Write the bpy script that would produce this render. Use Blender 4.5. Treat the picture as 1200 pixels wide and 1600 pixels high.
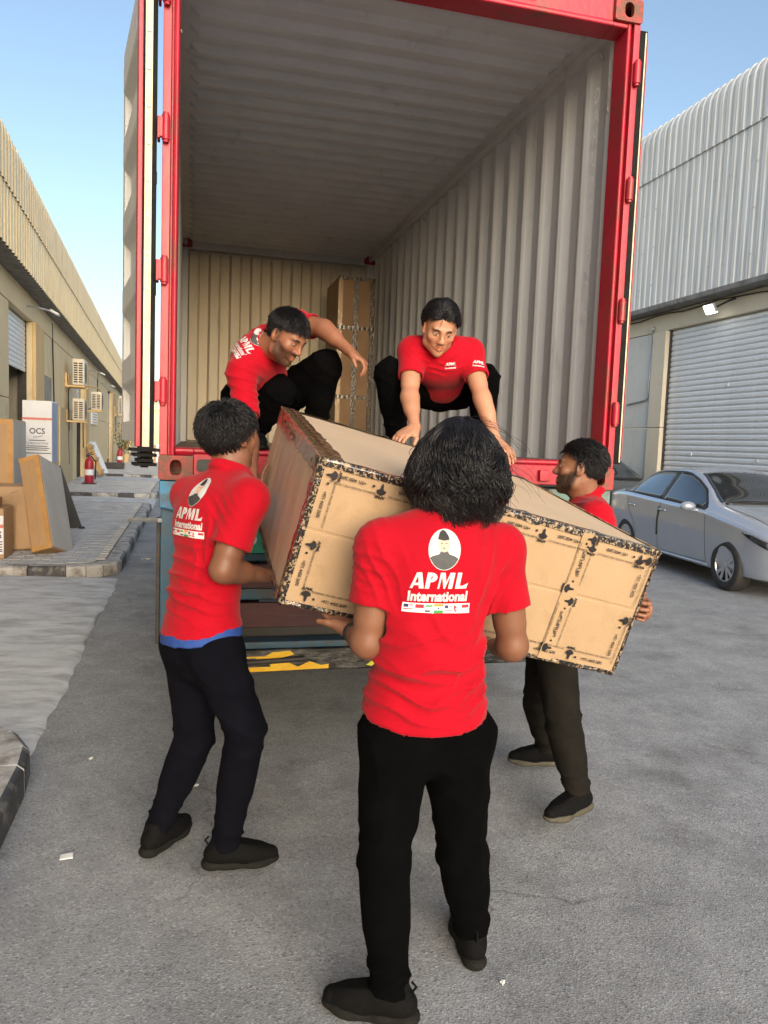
import bpy, bmesh, math, random
import numpy as np
from mathutils import Vector, Matrix, Quaternion
from mathutils.bvhtree import BVHTree

for o in list(bpy.data.objects):
    bpy.data.objects.remove(o, do_unlink=True)
scene = bpy.context.scene
COL = scene.collection
R = math.radians
random.seed(7)
RNG = np.random.default_rng(11)

# ------------------------------------------------------------------ camera
CAM = np.array([0.13337, -3.80589, 1.62])
YAW, PITCH, ROLL, FPX = 0.25407, -0.0882986, 0.0370539, 1194.275
FW = np.array([math.sin(YAW) * math.cos(PITCH), math.cos(YAW) * math.cos(PITCH), math.sin(PITCH)])
_r = np.array([math.cos(YAW), -math.sin(YAW), 0.0])
_u = np.cross(_r, FW)
RT = _r * math.cos(ROLL) + _u * math.sin(ROLL)
UP = -_r * math.sin(ROLL) + _u * math.cos(ROLL)
cam_data = bpy.data.cameras.new("camera")
cam = bpy.data.objects.new("camera", cam_data)
COL.objects.link(cam)
cam.matrix_world = Matrix(((RT[0], UP[0], -FW[0], CAM[0]), (RT[1], UP[1], -FW[1], CAM[1]), (RT[2], UP[2], -FW[2], CAM[2]), (0, 0, 0, 1)))
cam_data.sensor_fit = 'HORIZONTAL'
cam_data.sensor_width = 36.0
cam_data.lens = 36.0 * FPX / 1200.0
cam_data.clip_start = 0.05
cam_data.clip_end = 3000
scene.camera = cam

# ------------------------------------------------------------------ sky and sun
SUN_EL, SUN_AZ = R(14.0), R(2.0)       # low sun behind the photographer, low over the road
sun_dir = Vector((math.sin(SUN_AZ) * math.cos(SUN_EL), -math.cos(SUN_AZ) * math.cos(SUN_EL), math.sin(SUN_EL)))
world = bpy.data.worlds.new("World")
scene.world = world
world.use_nodes = True
wn = world.node_tree
bg = wn.nodes['Background']
sky = wn.nodes.new('ShaderNodeTexSky')
sky.sky_type = 'NISHITA'
sky.sun_disc = False
sky.sun_elevation = SUN_EL
sky.sun_rotation = math.atan2(sun_dir.x, sun_dir.y)
sky.altitude = 0
sky.air_density = 1.0
sky.dust_density = 2.3
sky.ozone_density = 1.0
wn.links.new(sky.outputs[0], bg.inputs['Color'])
bg.inputs['Strength'].default_value = 0.128
sd = bpy.data.lights.new("sun", 'SUN')
sd.energy = 2.2
sd.angle = R(58)
sd.color = (1.0, 0.94, 0.86)
sun = bpy.data.objects.new("sun", sd)
COL.objects.link(sun)
sun.rotation_euler = sun_dir.to_track_quat('Z', 'Y').to_euler()
sun.location = (4, -20, 12)

vs = scene.view_settings
scene.display_settings.display_device = 'sRGB'
vs.view_transform = 'Standard'
vs.look = 'None'
vs.exposure = 1.12
vs.gamma = 1.0
vs.use_curve_mapping = False
scene.render.engine = 'CYCLES'
scene.cycles.use_denoising = True
scene.cycles.max_bounces = 8
scene.cycles.diffuse_bounces = 5
scene.cycles.caustics_reflective = False
scene.cycles.caustics_refractive = False

# ------------------------------------------------------------------ helpers
def at(x, y, Y):
    """world point seen at photograph pixel (x, y) on the plane Y = const"""
    d = FW + RT * ((x - 600) / FPX) - UP * ((y - 800) / FPX)
    return CAM + d * ((Y - CAM[1]) / d[1])

def atx(x, y, X):
    d = FW + RT * ((x - 600) / FPX) - UP * ((y - 800) / FPX)
    return CAM + d * ((X - CAM[0]) / d[0])

def atz(x, y, Z):
    d = FW + RT * ((x - 600) / FPX) - UP * ((y - 800) / FPX)
    return CAM + d * ((Z - CAM[2]) / d[2])

def V(*a):
    return np.array(a[0] if len(a) == 1 else a, float)

def unit(v):
    v = np.asarray(v, float)
    return v / (np.linalg.norm(v) + 1e-12)

def tag(o, label=None, cat=None, group=None, kind=None):
    if label: o['label'] = label
    if cat: o['category'] = cat
    if group: o['group'] = group
    if kind: o['kind'] = kind
    return o

def thing(name, loc, label=None, cat=None, group=None, kind=None):
    o = bpy.data.objects.new(name, None)
    o.empty_display_size = 0.2
    o.location = tuple(float(c) for c in loc)
    COL.objects.link(o)
    return tag(o, label, cat, group, kind)

def world_loc(o):
    l = Vector(o.location)
    p = o.parent
    return l

def attach(o, parent):
    if parent is not None:
        o.parent = parent
        # every mesh is modelled in world coordinates, so undo the parent's place
        m = Matrix.Identity(4)
        q = parent
        chain = []
        while q is not None:
            chain.append(q); q = q.parent
        for q in reversed(chain):
            m = m @ q.matrix_parent_inverse @ Matrix.LocRotScale(q.location, q.rotation_euler, q.scale)
        o.matrix_parent_inverse = m.inverted()
    return o

def link_mesh(name, me, mats, parent=None, smooth=False):
    o = bpy.data.objects.new(name, me)
    if not isinstance(mats, (list, tuple)):
        mats = [mats]
    if len(me.materials) == 0:
        for m in mats:
            me.materials.append(m)
    if smooth:
        me.shade_smooth()
    COL.objects.link(o)
    attach(o, parent)
    return o

class MB:
    """collects boxes, tubes, prisms and quads of ONE object"""
    def __init__(s):
        s.v = []; s.f = []; s.m = []
    def add(s, verts, faces, mi=0):
        b = len(s.v)
        s.v += [tuple(float(c) for c in p) for p in verts]
        s.f += [tuple(b + i for i in f) for f in faces]
        s.m += [mi] * len(faces)
        return s
    def box(s, lo, hi, mi=0):
        x0, y0, z0 = lo; x1, y1, z1 = hi
        v = [(x0, y0, z0), (x1, y0, z0), (x1, y1, z0), (x0, y1, z0), (x0, y0, z1), (x1, y0, z1), (x1, y1, z1), (x0, y1, z1)]
        return s.add(v, [(0, 3, 2, 1), (4, 5, 6, 7), (0, 1, 5, 4), (1, 2, 6, 5), (2, 3, 7, 6), (3, 0, 4, 7)], mi)
    def obox(s, c, ax, h, mi=0):
        c = V(c); a, b, d = [V(q) for q in ax]
        v = []
        for k in (-1, 1):
            for (i, j) in ((-1, -1), (1, -1), (1, 1), (-1, 1)):
                v.append(c + a * h[0] * i + b * h[1] * j + d * h[2] * k)
        return s.add(v, [(0, 3, 2, 1), (4, 5, 6, 7), (0, 1, 5, 4), (1, 2, 6, 5), (2, 3, 7, 6), (3, 0, 4, 7)], mi)
    def bar(s, p, q, w, h, up=(0, 0, 1), mi=0):
        p, q = V(p), V(q); d = unit(q - p); side = unit(np.cross(d, V(up))); u = np.cross(side, d)
        return s.obox((p + q) / 2, (d, side, u), (np.linalg.norm(q - p) / 2, w / 2, h / 2), mi)
    def tube(s, pts, r, n=8, cap=True, mi=0):
        pts = [V(q) for q in pts]
        rr = r if isinstance(r, (list, tuple, np.ndarray)) else [r] * len(pts)
        base = len(s.v); ref = None
        for i, q in enumerate(pts):
            d = unit(pts[min(i + 1, len(pts) - 1)] - pts[max(i - 1, 0)])
            if ref is None:
                ref = unit(np.cross(d, (0, 0, 1) if abs(d[2]) < .9 else (1, 0, 0)))
            else:
                ref = unit(ref - d * np.dot(ref, d))
            b = np.cross(d, ref)
            for k in range(n):
                a = 2 * math.pi * k / n
                s.v.append(tuple(q + rr[i] * (math.cos(a) * ref + math.sin(a) * b)))
        for i in range(len(pts) - 1):
            for k in range(n):
                k2 = (k + 1) % n
                s.f.append((base + i * n + k, base + i * n + k2, base + (i + 1) * n + k2, base + (i + 1) * n + k)); s.m.append(mi)
        if cap:
            s.f.append(tuple(base + k for k in reversed(range(n)))); s.m.append(mi)
            s.f.append(tuple(base + (len(pts) - 1) * n + k for k in range(n))); s.m.append(mi)
        return s
    def lathe(s, prof, origin, axis=(0, 0, 1), n=24, mi=0):
        o = V(origin); a = unit(axis)
        e1 = unit(np.cross(a, (1, 0, 0) if abs(a[0]) < .9 else (0, 1, 0))); e2 = np.cross(a, e1)
        base = len(s.v)
        for (r, h) in prof:
            for k in range(n):
                t = 2 * math.pi * k / n
                s.v.append(tuple(o + a * h + r * (math.cos(t) * e1 + math.sin(t) * e2)))
        for i in range(len(prof) - 1):
            for k in range(n):
                k2 = (k + 1) % n
                s.f.append((base + i * n + k, base + i * n + k2, base + (i + 1) * n + k2, base + (i + 1) * n + k)); s.m.append(mi)
        return s
    def prism(s, poly, o, e1, e2, e3, t0, t1, mi=0):
        """2-D polygon (e1, e2 axes) extruded along e3 from t0 to t1"""
        o, e1, e2, e3 = V(o), V(e1), V(e2), V(e3); n = len(poly)
        v = [o + e1 * a + e2 * b + e3 * t0 for a, b in poly] + [o + e1 * a + e2 * b + e3 * t1 for a, b in poly]
        f = [tuple(reversed(range(n))), tuple(range(n, 2 * n))]
        f += [(i, (i + 1) % n, n + (i + 1) % n, n + i) for i in range(n)]
        return s.add(v, f, mi)
    def plate_hole(s, outer, inner, o, e1, e2, e3, t0, t1, mi=0):
        """plate with a hole; outer and inner loops have the same count"""
        o, e1, e2, e3 = V(o), V(e1), V(e2), V(e3); n = len(outer)
        P = lambda q, t: o + e1 * q[0] + e2 * q[1] + e3 * t
        v = [P(q, t0) for q in outer] + [P(q, t0) for q in inner] + [P(q, t1) for q in outer] + [P(q, t1) for q in inner]
        f = []
        for i in range(n):
            j = (i + 1) % n
            f += [(i, n + i, n + j, j), (2 * n + i, 2 * n + j, 3 * n + j, 3 * n + i), (i, j, 2 * n + j, 2 * n + i), (n + i, 3 * n + i, 3 * n + j, n + j)]
        return s.add(v, f, mi)
    def grid(s, fn, us, vs_, mi=0):
        base = len(s.v); nu, nv = len(us), len(vs_)
        for u in us:
            for w in vs_:
                s.v.append(tuple(float(c) for c in fn(u, w)))
        for i in range(nu - 1):
            for j in range(nv - 1):
                s.f.append((base + i * nv + j, base + (i + 1) * nv + j, base + (i + 1) * nv + j + 1, base + i * nv + j + 1)); s.m.append(mi)
        return s
    def mesh(s, name):
        me = bpy.data.meshes.new(name)
        me.from_pydata(s.v, [], s.f)
        if any(s.m):
            me.polygons.foreach_set('material_index', s.m)
        bm = bmesh.new(); bm.from_mesh(me)
        bmesh.ops.recalc_face_normals(bm, faces=bm.faces)
        bm.to_mesh(me); bm.free()
        me.update()
        return me
    def build(s, name, mats, parent=None, smooth=False, bevel=0, seg=2, solid=0):
        o = link_mesh(name, s.mesh(name), mats, parent, smooth)
        if solid:
            md = o.modifiers.new('thickness', 'SOLIDIFY'); md.thickness = solid; md.offset = 0
        if bevel:
            md = o.modifiers.new('bevel', 'BEVEL'); md.width = bevel; md.segments = seg; md.limit_method = 'ANGLE'; md.angle_limit = R(40)
            o.data.shade_smooth()
            w = o.modifiers.new('normals', 'WEIGHTED_NORMAL'); w.keep_sharp = True
        return o

def rounded(w, h, r, n=4):
    out = []
    for cx, cy, a0 in ((w / 2 - r, h / 2 - r, 0), (-w / 2 + r, h / 2 - r, 90), (-w / 2 + r, -h / 2 + r, 180), (w / 2 - r, -h / 2 + r, 270)):
        for k in range(n + 1):
            a = R(a0 + 90 * k / n)
            out.append((cx + r * math.cos(a), cy + r * math.sin(a)))
    return out

def copy_tree(o, parent=None, inv=None):
    c = o.copy(); COL.objects.link(c)
    if parent is not None: c.parent = parent
    for ch in list(o.children):
        copy_tree(ch, c)
    return c

# ------------------------------------------------------------------ materials
MATS = {}
def mat(name, c1, c2=None, rough=0.6, metal=0.0, scale=6.0, detail=6.0, bump=0.0, bscale=60.0, stretch=(1, 1, 1),
        dirt=None, dirt_amt=0.35, dirt_scale=3.0, rvar=0.0, spec=None, coat=0.0, lo=0.35, hi=0.65, bdist=0.01, sheen=0.0, sub=0.0):
    if name in MATS: return MATS[name]
    m = bpy.data.materials.new(name); MATS[name] = m
    m.use_nodes = True
    nt = m.node_tree; N = nt.nodes; L = nt.links
    b = N['Principled BSDF']
    b.inputs['Roughness'].default_value = rough
    b.inputs['Metallic'].default_value = metal
    if spec is not None: b.inputs['Specular IOR Level'].default_value = spec
    if coat: b.inputs['Coat Weight'].default_value = coat; b.inputs['Coat Roughness'].default_value = 0.06
    if sheen: b.inputs['Sheen Weight'].default_value = sheen
    if sub:
        b.inputs['Subsurface Weight'].default_value = sub
        b.inputs['Subsurface Radius'].default_value = (0.012, 0.005, 0.003)
    tc = N.new('ShaderNodeTexCoord'); mp = N.new('ShaderNodeMapping')
    mp.inputs['Scale'].default_value = stretch
    L.new(tc.outputs['Object'], mp.inputs['Vector'])
    c1 = tuple(c1) + (1,); c2 = (tuple(c2) + (1,)) if c2 else c1
    nz = N.new('ShaderNodeTexNoise'); nz.inputs['Scale'].default_value = scale; nz.inputs['Detail'].default_value = detail
    nz.inputs['Roughness'].default_value = 0.6
    L.new(mp.outputs[0], nz.inputs['Vector'])
    rp = N.new('ShaderNodeValToRGB')
    rp.color_ramp.elements[0].position = lo; rp.color_ramp.elements[0].color = c1
    rp.color_ramp.elements[1].position = hi; rp.color_ramp.elements[1].color = c2
    L.new(nz.outputs['Fac'], rp.inputs['Fac'])
    col = rp.outputs['Color']
    if dirt:
        nd = N.new('ShaderNodeTexNoise'); nd.inputs['Scale'].default_value = dirt_scale; nd.inputs['Detail'].default_value = 9; nd.inputs['Roughness'].default_value = 0.7
        L.new(mp.outputs[0], nd.inputs['Vector'])
        rd = N.new('ShaderNodeValToRGB')
        rd.color_ramp.elements[0].position = 1 - dirt_amt - 0.12; rd.color_ramp.elements[0].color = (0, 0, 0, 1)
        rd.color_ramp.elements[1].position = 1 - dirt_amt + 0.06; rd.color_ramp.elements[1].color = (1, 1, 1, 1)
        L.new(nd.outputs['Fac'], rd.inputs['Fac'])
        mx = N.new('ShaderNodeMix'); mx.data_type = 'RGBA'
        L.new(rd.outputs['Color'], mx.inputs['Factor']); L.new(col, mx.inputs['A']); mx.inputs['B'].default_value = tuple(dirt) + (1,)
        col = mx.outputs['Result']
    L.new(col, b.inputs['Base Color'])
    if rvar:
        mr = N.new('ShaderNodeMapRange'); mr.inputs['To Min'].default_value = max(0.02, rough - rvar); mr.inputs['To Max'].default_value = min(1, rough + rvar)
        L.new(nz.outputs['Fac'], mr.inputs['Value']); L.new(mr.outputs[0], b.inputs['Roughness'])
    if bump:
        nb = N.new('ShaderNodeTexNoise'); nb.inputs['Scale'].default_value = bscale; nb.inputs['Detail'].default_value = 5
        L.new(mp.outputs[0], nb.inputs['Vector'])
        bp = N.new('ShaderNodeBump'); bp.inputs['Strength'].default_value = bump; bp.inputs['Distance'].default_value = bdist
        L.new(nb.outputs['Fac'], bp.inputs['Height']); L.new(bp.outputs[0], b.inputs['Normal'])
    return m

def emit(name, c, s):
    if name in MATS: return MATS[name]
    m = bpy.data.materials.new(name); MATS[name] = m; m.use_nodes = True
    b = m.node_tree.nodes['Principled BSDF']
    b.inputs['Base Color'].default_value = tuple(c) + (1,)
    b.inputs['Emission Color'].default_value = tuple(c) + (1,)
    b.inputs['Emission Strength'].default_value = s
    return m

M_RED = mat('container_red', (0.37, 0.008, 0.026), (0.44, 0.018, 0.038), 0.42, scale=5, dirt=(0.16, 0.045, 0.03), dirt_amt=0.36, dirt_scale=7, bump=0.15, bscale=40, rvar=0.12, stretch=(1, 1, .5))
M_REDRUST = mat('container_red_rusty', (0.42, 0.03, 0.035), (0.35, 0.03, 0.03), 0.6, scale=8, dirt=(0.13, 0.06, 0.035), dirt_amt=0.50, dirt_scale=13, bump=0.3, bscale=60)
M_GREY = mat('container_grey_paint', (0.56, 0.575, 0.59), (0.62, 0.635, 0.65), 0.55, scale=3, dirt=(0.40, 0.40, 0.395), dirt_amt=0.30, dirt_scale=5, bump=0.05, bscale=30, stretch=(1, 1, .35))
M_FLOOR = mat('container_plywood', (0.11, 0.075, 0.05), (0.17, 0.12, 0.08), 0.7, scale=4, stretch=(6, .6, 1), bump=0.1)
M_RUBBER = mat('black_rubber', (0.006, 0.006, 0.006), (0.012, 0.012, 0.012), 0.8, spec=.2, scale=20)
M_CREAM = mat('cream_strip', (0.62, 0.52, 0.36), (0.68, 0.60, 0.44), 0.5, scale=15, dirt=(0.25, 0.2, 0.12), dirt_amt=0.3, dirt_scale=18)
M_BLACK = mat('black_paint', (0.012, 0.012, 0.013), (0.022, 0.021, 0.02), 0.5, scale=12, bump=0.1)
M_DARK = mat('dark_steel', (0.03, 0.03, 0.032), (0.06, 0.055, 0.05), 0.55, metal=0.3, scale=14, dirt=(0.09, 0.05, 0.03), dirt_amt=0.35, dirt_scale=9)
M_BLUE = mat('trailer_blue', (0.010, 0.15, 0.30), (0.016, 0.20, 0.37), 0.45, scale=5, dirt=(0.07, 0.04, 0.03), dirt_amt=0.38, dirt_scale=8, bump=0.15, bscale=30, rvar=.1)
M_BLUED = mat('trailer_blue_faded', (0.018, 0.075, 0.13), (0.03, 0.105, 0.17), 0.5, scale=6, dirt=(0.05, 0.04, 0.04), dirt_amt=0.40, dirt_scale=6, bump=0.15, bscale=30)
M_GREENISH = mat('trailer_green_faded', (0.10, 0.20, 0.18), (0.16, 0.25, 0.22), 0.6, scale=8, dirt=(0.10, 0.07, 0.05), dirt_amt=0.45, dirt_scale=12, bump=.2)
M_STEEL = mat('galvanised', (0.42, 0.43, 0.44), (0.55, 0.56, 0.57), 0.42, metal=0.7, scale=12, rvar=.1)
M_ASPHALT = None
# ================================================================== ground
def asphalt():
    m = bpy.data.materials.new('asphalt'); m.use_nodes = True
    nt = m.node_tree; N = nt.nodes; L = nt.links; b = N['Principled BSDF']
    tc = N.new('ShaderNodeTexCoord')
    def noise(scale, detail=4, rough=0.6):
        n = N.new('ShaderNodeTexNoise'); n.inputs['Scale'].default_value = scale; n.inputs['Detail'].default_value = detail; n.inputs['Roughness'].default_value = rough
        L.new(tc.outputs['Object'], n.inputs['Vector']); return n
    def ramp(src, stops):
        r = N.new('ShaderNodeValToRGB'); cr = r.color_ramp
        while len(cr.elements) < len(stops): cr.elements.new(0.5)
        for e, (p, c) in zip(cr.elements, stops): e.position = p; e.color = tuple(c) + (1,)
        L.new(src, r.inputs['Fac']); return r
    big = noise(0.55, 6); mid = noise(3.5, 8, 0.7)
    r1 = ramp(big.outputs['Fac'], [(0.3, (0.262, 0.270, 0.280)), (0.7, (0.315, 0.322, 0.332))])
    r2 = ramp(mid.outputs['Fac'], [(0.34, (0.82, 0.82, 0.82)), (0.66, (1.14, 1.14, 1.13))])
    mx = N.new('ShaderNodeMix'); mx.data_type = 'RGBA'; mx.blend_type = 'MULTIPLY'; mx.inputs['Factor'].default_value = 1
    L.new(r1.outputs[0], mx.inputs['A']); L.new(r2.outputs[0], mx.inputs['B'])
    vor = N.new('ShaderNodeTexVoronoi'); vor.inputs['Scale'].default_value = 150; vor.inputs['Randomness'].default_value = 1
    L.new(tc.outputs['Object'], vor.inputs['Vector'])
    sp = N.new('ShaderNodeSeparateColor'); L.new(vor.outputs['Color'], sp.inputs['Color'])
    r3 = ramp(sp.outputs[0], [(0.0, (0.60, 0.59, 0.58)), (0.16, (0.90, 0.90, 0.90)), (0.80, (1.05, 1.05, 1.05)), (1.0, (1.38, 1.38, 1.38))])
    mx2 = N.new('ShaderNodeMix'); mx2.data_type = 'RGBA'; mx2.blend_type = 'MULTIPLY'; mx2.inputs['Factor'].default_value = 1
    L.new(mx.outputs['Result'], mx2.inputs['A']); L.new(r3.outputs[0], mx2.inputs['B'])
    # dark oil marks and pale dust with shapes of their own
    oil = noise(1.1, 9, 0.70); ro = ramp(oil.outputs['Fac'], [(0.40, (1.10, 1.09, 1.07)), (0.52, (1, 1, 1)), (0.66, (0.66, 0.65, 0.64))])
    mx3 = N.new('ShaderNodeMix'); mx3.data_type = 'RGBA'; mx3.blend_type = 'MULTIPLY'; mx3.inputs['Factor'].default_value = 1
    L.new(mx2.outputs['Result'], mx3.inputs['A']); L.new(ro.outputs[0], mx3.inputs['B'])
    # fine cracks
    wob = noise(2.3, 6); va = N.new('ShaderNodeVectorMath'); va.operation = 'MULTIPLY_ADD'; va.inputs[1].default_value = (.5, .5, 0); L.new(wob.outputs['Color'], va.inputs[0]); L.new(tc.outputs['Object'], va.inputs[2])
    ve = N.new('ShaderNodeTexVoronoi'); ve.feature = 'DISTANCE_TO_EDGE'; ve.inputs['Scale'].default_value = .42; L.new(va.outputs[0], ve.inputs['Vector'])
    rc = ramp(ve.outputs['Distance'], [(0.0, (0.62, 0.61, 0.60)), (0.0022, (0.75, 0.75, 0.74)), (0.0042, (1, 1, 1))])
    gap = noise(.9, 3); rg_ = ramp(gap.outputs['Fac'], [(0.50, (0, 0, 0)), (0.58, (1, 1, 1))])
    mx4 = N.new('ShaderNodeMix'); mx4.data_type = 'RGBA'; mx4.blend_type = 'MULTIPLY'
    L.new(rg_.outputs[0], mx4.inputs['Factor']); L.new(mx3.outputs['Result'], mx4.inputs['A']); L.new(rc.outputs[0], mx4.inputs['B'])
    L.new(mx4.outputs['Result'], b.inputs['Base Color'])
    b.inputs['Roughness'].default_value = 0.82
    fine = noise(140, 3)
    ad = N.new('ShaderNodeMath'); ad.operation = 'ADD'
    L.new(vor.outputs['Distance'], ad.inputs[0]); L.new(fine.outputs['Fac'], ad.inputs[1])
    bp = N.new('ShaderNodeBump'); bp.inputs['Strength'].default_value = 0.30; bp.inputs['Distance'].default_value = 0.004
    L.new(ad.outputs[0], bp.inputs['Height']); L.new(bp.outputs[0], b.inputs['Normal'])
    return m
M_ASPHALT = asphalt()
mb = MB()
xs = [-600, -60, -8] + [x * 1.0 for x in range(-4, 13)] + [60, 600]
ys = [-600, -60] + [y * 1.0 for y in range(-6, 14)] + [40, 120, 900]
mb.grid(lambda x, y: (x, y, 0.0), xs, ys)
ground = mb.build('road', M_ASPHALT)
tag(ground, kind='structure')

# ------------------------------------------------------------------ concrete apron, kerbs, pavement (left)
KX = -0.60
M_CONC = mat('apron_concrete', (0.50, 0.515, 0.53), (0.64, 0.65, 0.66), 0.7, scale=3.2, stretch=(.8, 1.9, 1), detail=10, dirt=(0.36, 0.355, 0.35), dirt_amt=0.42, dirt_scale=3.5, bump=0.35, bscale=22, bdist=0.006)
M_KERB = mat('kerb_concrete', (0.42, 0.41, 0.40), (0.52, 0.51, 0.49), 0.8, scale=5, dirt=(0.20, 0.18, 0.16), dirt_amt=0.44, dirt_scale=6, bump=0.4, bscale=25)
M_KERBB = mat('kerb_black_paint', (0.035, 0.036, 0.04), (0.06, 0.06, 0.065), 0.6, scale=6, dirt=(0.25, 0.24, 0.22), dirt_amt=0.36, dirt_scale=9, bump=0.3, bscale=30)
M_PAVE = mat('paver_concrete', (0.44, 0.445, 0.45), (0.54, 0.54, 0.54), 0.8, scale=4, dirt=(0.34, 0.33, 0.32), dirt_amt=0.38, dirt_scale=2.2, bump=0.3, bscale=60)
M_SAND = mat('joint_sand', (0.13, 0.12, 0.11), (0.17, 0.16, 0.14), 0.9, scale=20)

rnd = np.random.default_rng(5)
def apron(name, y0, y1, x0, x1):
    us = np.linspace(0, 1, 140); ws = np.linspace(0, 1, 30)
    ph = rnd.uniform(0, 6, 12)
    def fn(u, w):
        y = y0 + (y1 - y0) * u
        edge = 0.012 * math.sin(y * 2.1 + ph[0]) + 0.008 * math.sin(y * 7.7 + ph[1]) + 0.006 * math.sin(y * 19 + ph[2])
        x = x1 + (edge if w == 0 else 0) - (x1 - x0) * w
        d = x1 - x
        z = 0.006 + 0.014 * min(1, d / 0.05) + 0.045 * min(1, d / 1.4) + 0.0012 * math.sin(y * 23 + x * 1.3 + ph[3]) * math.sin(y * 9 + ph[4]) * min(1, d / .1)
        return (x, y, z if w > 0 else 0.002)
    m_ = MB(); m_.grid(fn, us, ws ** 1.6)
    o = m_.build(name, M_CONC, smooth=True)
    return tag(o, kind='structure')
apron('concrete_apron', 0.02, 5.12, -3.6, KX)
apron('concrete_apron', 13.95, 16.4, -3.6, KX)
apron('concrete_apron', 22.3, 26.2, -3.6, KX)

def kerb_section(x_out, h=0.15, w=0.17, ch=0.03):
    return [(x_out, 0), (x_out, h - ch), (x_out - ch, h), (x_out - w, h), (x_out - w, 0)]

def kerb_stones(parent, path, blacks=()):
    """kerb stones along a path of outer-edge points (pavement on the left of travel)"""
    for i in range(len(path) - 1):
        a, b = V(*path[i], 0), V(*path[i + 1], 0)
        d = unit(b - a); nrm = np.cross((0, 0, 1), d)          # points to the pavement side
        g = 0.006
        poly = [(0, 0), (0.0, 0.125), (0.03, 0.15), (0.17, 0.152), (0.17, 0)]
        m_ = MB(); m_.prism(poly, a, nrm, (0, 0, 1), d, g, np.linalg.norm(b - a) - g)
        if i in blacks: m_.m = [0, 0, 1, 1, 0, 0, 0]
        m_.build('kerb_stone', [M_KERB, M_KERBB], parent, bevel=0.008)

def pavement(name, y0, y1, seed, rows_indiv=0, arc=0.55):
    root = thing(name, (KX - 1, (y0 + y1) / 2, 0), kind='structure')
    m_ = MB()
    m_.box((-3.75, y0 + 0.15, 0.0), (KX - 0.16, y1 - 0.15, 0.128))
    m_.build('sub_base', M_SAND, root)
    # kerb: near end run, rounded corner, long run, far corner
    path = []
    x = -3.4
    while x < KX - arc - .3:
        path.append((x, y0)); x += 0.62
    n0 = len(path)
    for k in range(0, 5):
        t = R(-90 + 90 * k / 4)
        path.append((KX - arc + arc * math.cos(t), y0 + arc + arc * math.sin(t)))
    y = y0 + arc + 0.7
    while y < y1 - 0.75:
        path.append((KX, y)); y += 0.72
    for k in range(0, 4):
        t = R(90 * k / 3)
        path.append((KX - .4 + .4 * math.cos(t), y1 - .4 + .4 * math.sin(t)))
    path += [(-1.9, y1), (-3.4, y1)]
    blacks = {1, 3, n0 + 4, n0 + 6, n0 + 8, n0 + 10, n0 + 12, n0 + 14}
    kerb_stones(root, path, blacks)
    # pavers: running rows along the road
    px, py = 0.20, 0.10
    pv = MB(); pv.box((-px / 2 + .004, -py / 2 + .004, -0.03), (px / 2 - .004, py / 2 - .004, 0.0))
    me = pv.mesh('paver'); me.materials.append(M_PAVE)
    rest = MB(); count = 0
    rr = np.random.default_rng(seed)
    ny = int((y1 - y0 - 0.36) / py)
    nx = int((3.7 - 0.6 - 0.2) / px)
    for j in range(ny):
        yy = y0 + 0.18 + (j + .5) * py
        for i in range(nx):
            xx = KX - 0.19 - (i + .5 + (0.5 if j % 2 else 0)) * px
            if (xx + px / 2 > KX - .19): xx = KX - .19 - px / 2 - 0.001
            if yy < y0 + arc and xx > KX - arc:
                if (xx + .06 - (KX - arc)) ** 2 + (yy - .03 - (y0 + arc)) ** 2 > (arc - .2) ** 2: continue
            zz = 0.150 + rr.normal(0, 0.0022)
            if count < rows_indiv:
                o = bpy.data.objects.new('paver', me); COL.objects.link(o)
                o.location = (xx, yy, zz); o.rotation_euler = (rr.normal(0, .008), rr.normal(0, .008), rr.normal(0, .006))
                attach(o, root); count += 1
            else:
                rest.box((xx - px / 2 + .004, yy - py / 2 + .004, zz - .03), (xx + px / 2 - .004, yy + py / 2 - .004, zz))
    o = rest.build('paver_field', M_PAVE, root); o['kind'] = 'stuff'
    return root
pavement('pavement', 5.15, 13.85, 3, 300)
pavement('pavement', 16.5, 22.2, 4)
pavement('pavement', 26.3, 60.0, 5)
# near pavement, from the photographer to the drive
near = thing('pavement', (-2, -3, 0), kind='structure')
m_ = MB(); m_.box((-3.75, -9, 0), (KX - .16, -0.2, 0.146)); m_.build('footway_slab', M_KERB, near)
m_ = MB()
m_.prism([(-3.7, .72), (-1.9, .60), (-1.2, .42), (-.96, .30), (-.80, .12), (KX - .115, -.10), (KX - .115, -.6), (-3.7, -.6)], (0, 0, 0), (1, 0, 0), (0, 1, 0), (0, 0, 1), 0.005, 0.150)
m_.build('mortar_patch', M_CONC, near)
KN = KX + .055
path = [(KN, y) for y in np.arange(-6.0, -0.45, 0.95)] + [(KN, -0.25)]
path += [(KN - .02, -.02), (-.66, .19), (-.83, .38), (-1.12, .56), (-1.9, .78), (-3.2, .9)]
kerb_stones(near, path, set(range(0, 8)))

# litter on the road
M_PAPER = mat('paper', (0.75, 0.75, 0.72), (0.82, 0.82, 0.8), 0.8, scale=20)
def scrap(x, y, w, h, ang, label, flat=True):
    c = atz(x, y, 0.004); m_ = MB()
    ca, sa = math.cos(ang), math.sin(ang)
    n = 6
    def fn(u, v):
        a, b = (u - .5) * w, (v - .5) * h
        return (c[0] + a * ca - b * sa, c[1] + a * sa + b * ca, 0.005 + (0.012 * math.sin(u * 5 + v * 2) ** 2 if not flat else 0.003 * u * v))
    m_.grid(fn, np.linspace(0, 1, n), np.linspace(0, 1, n))
    tag(m_.build('paper_scrap', M_PAPER, solid=.0015, smooth=True), label, 'litter', 'paper scraps on the road')
scrap(104, 1338, .048, .045, .1, 'white square paper scrap on the asphalt left of the walking feet')
scrap(305, 1229, .03, .02, .5, 'crumpled white scrap between the legs of the man at left', False)
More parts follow.
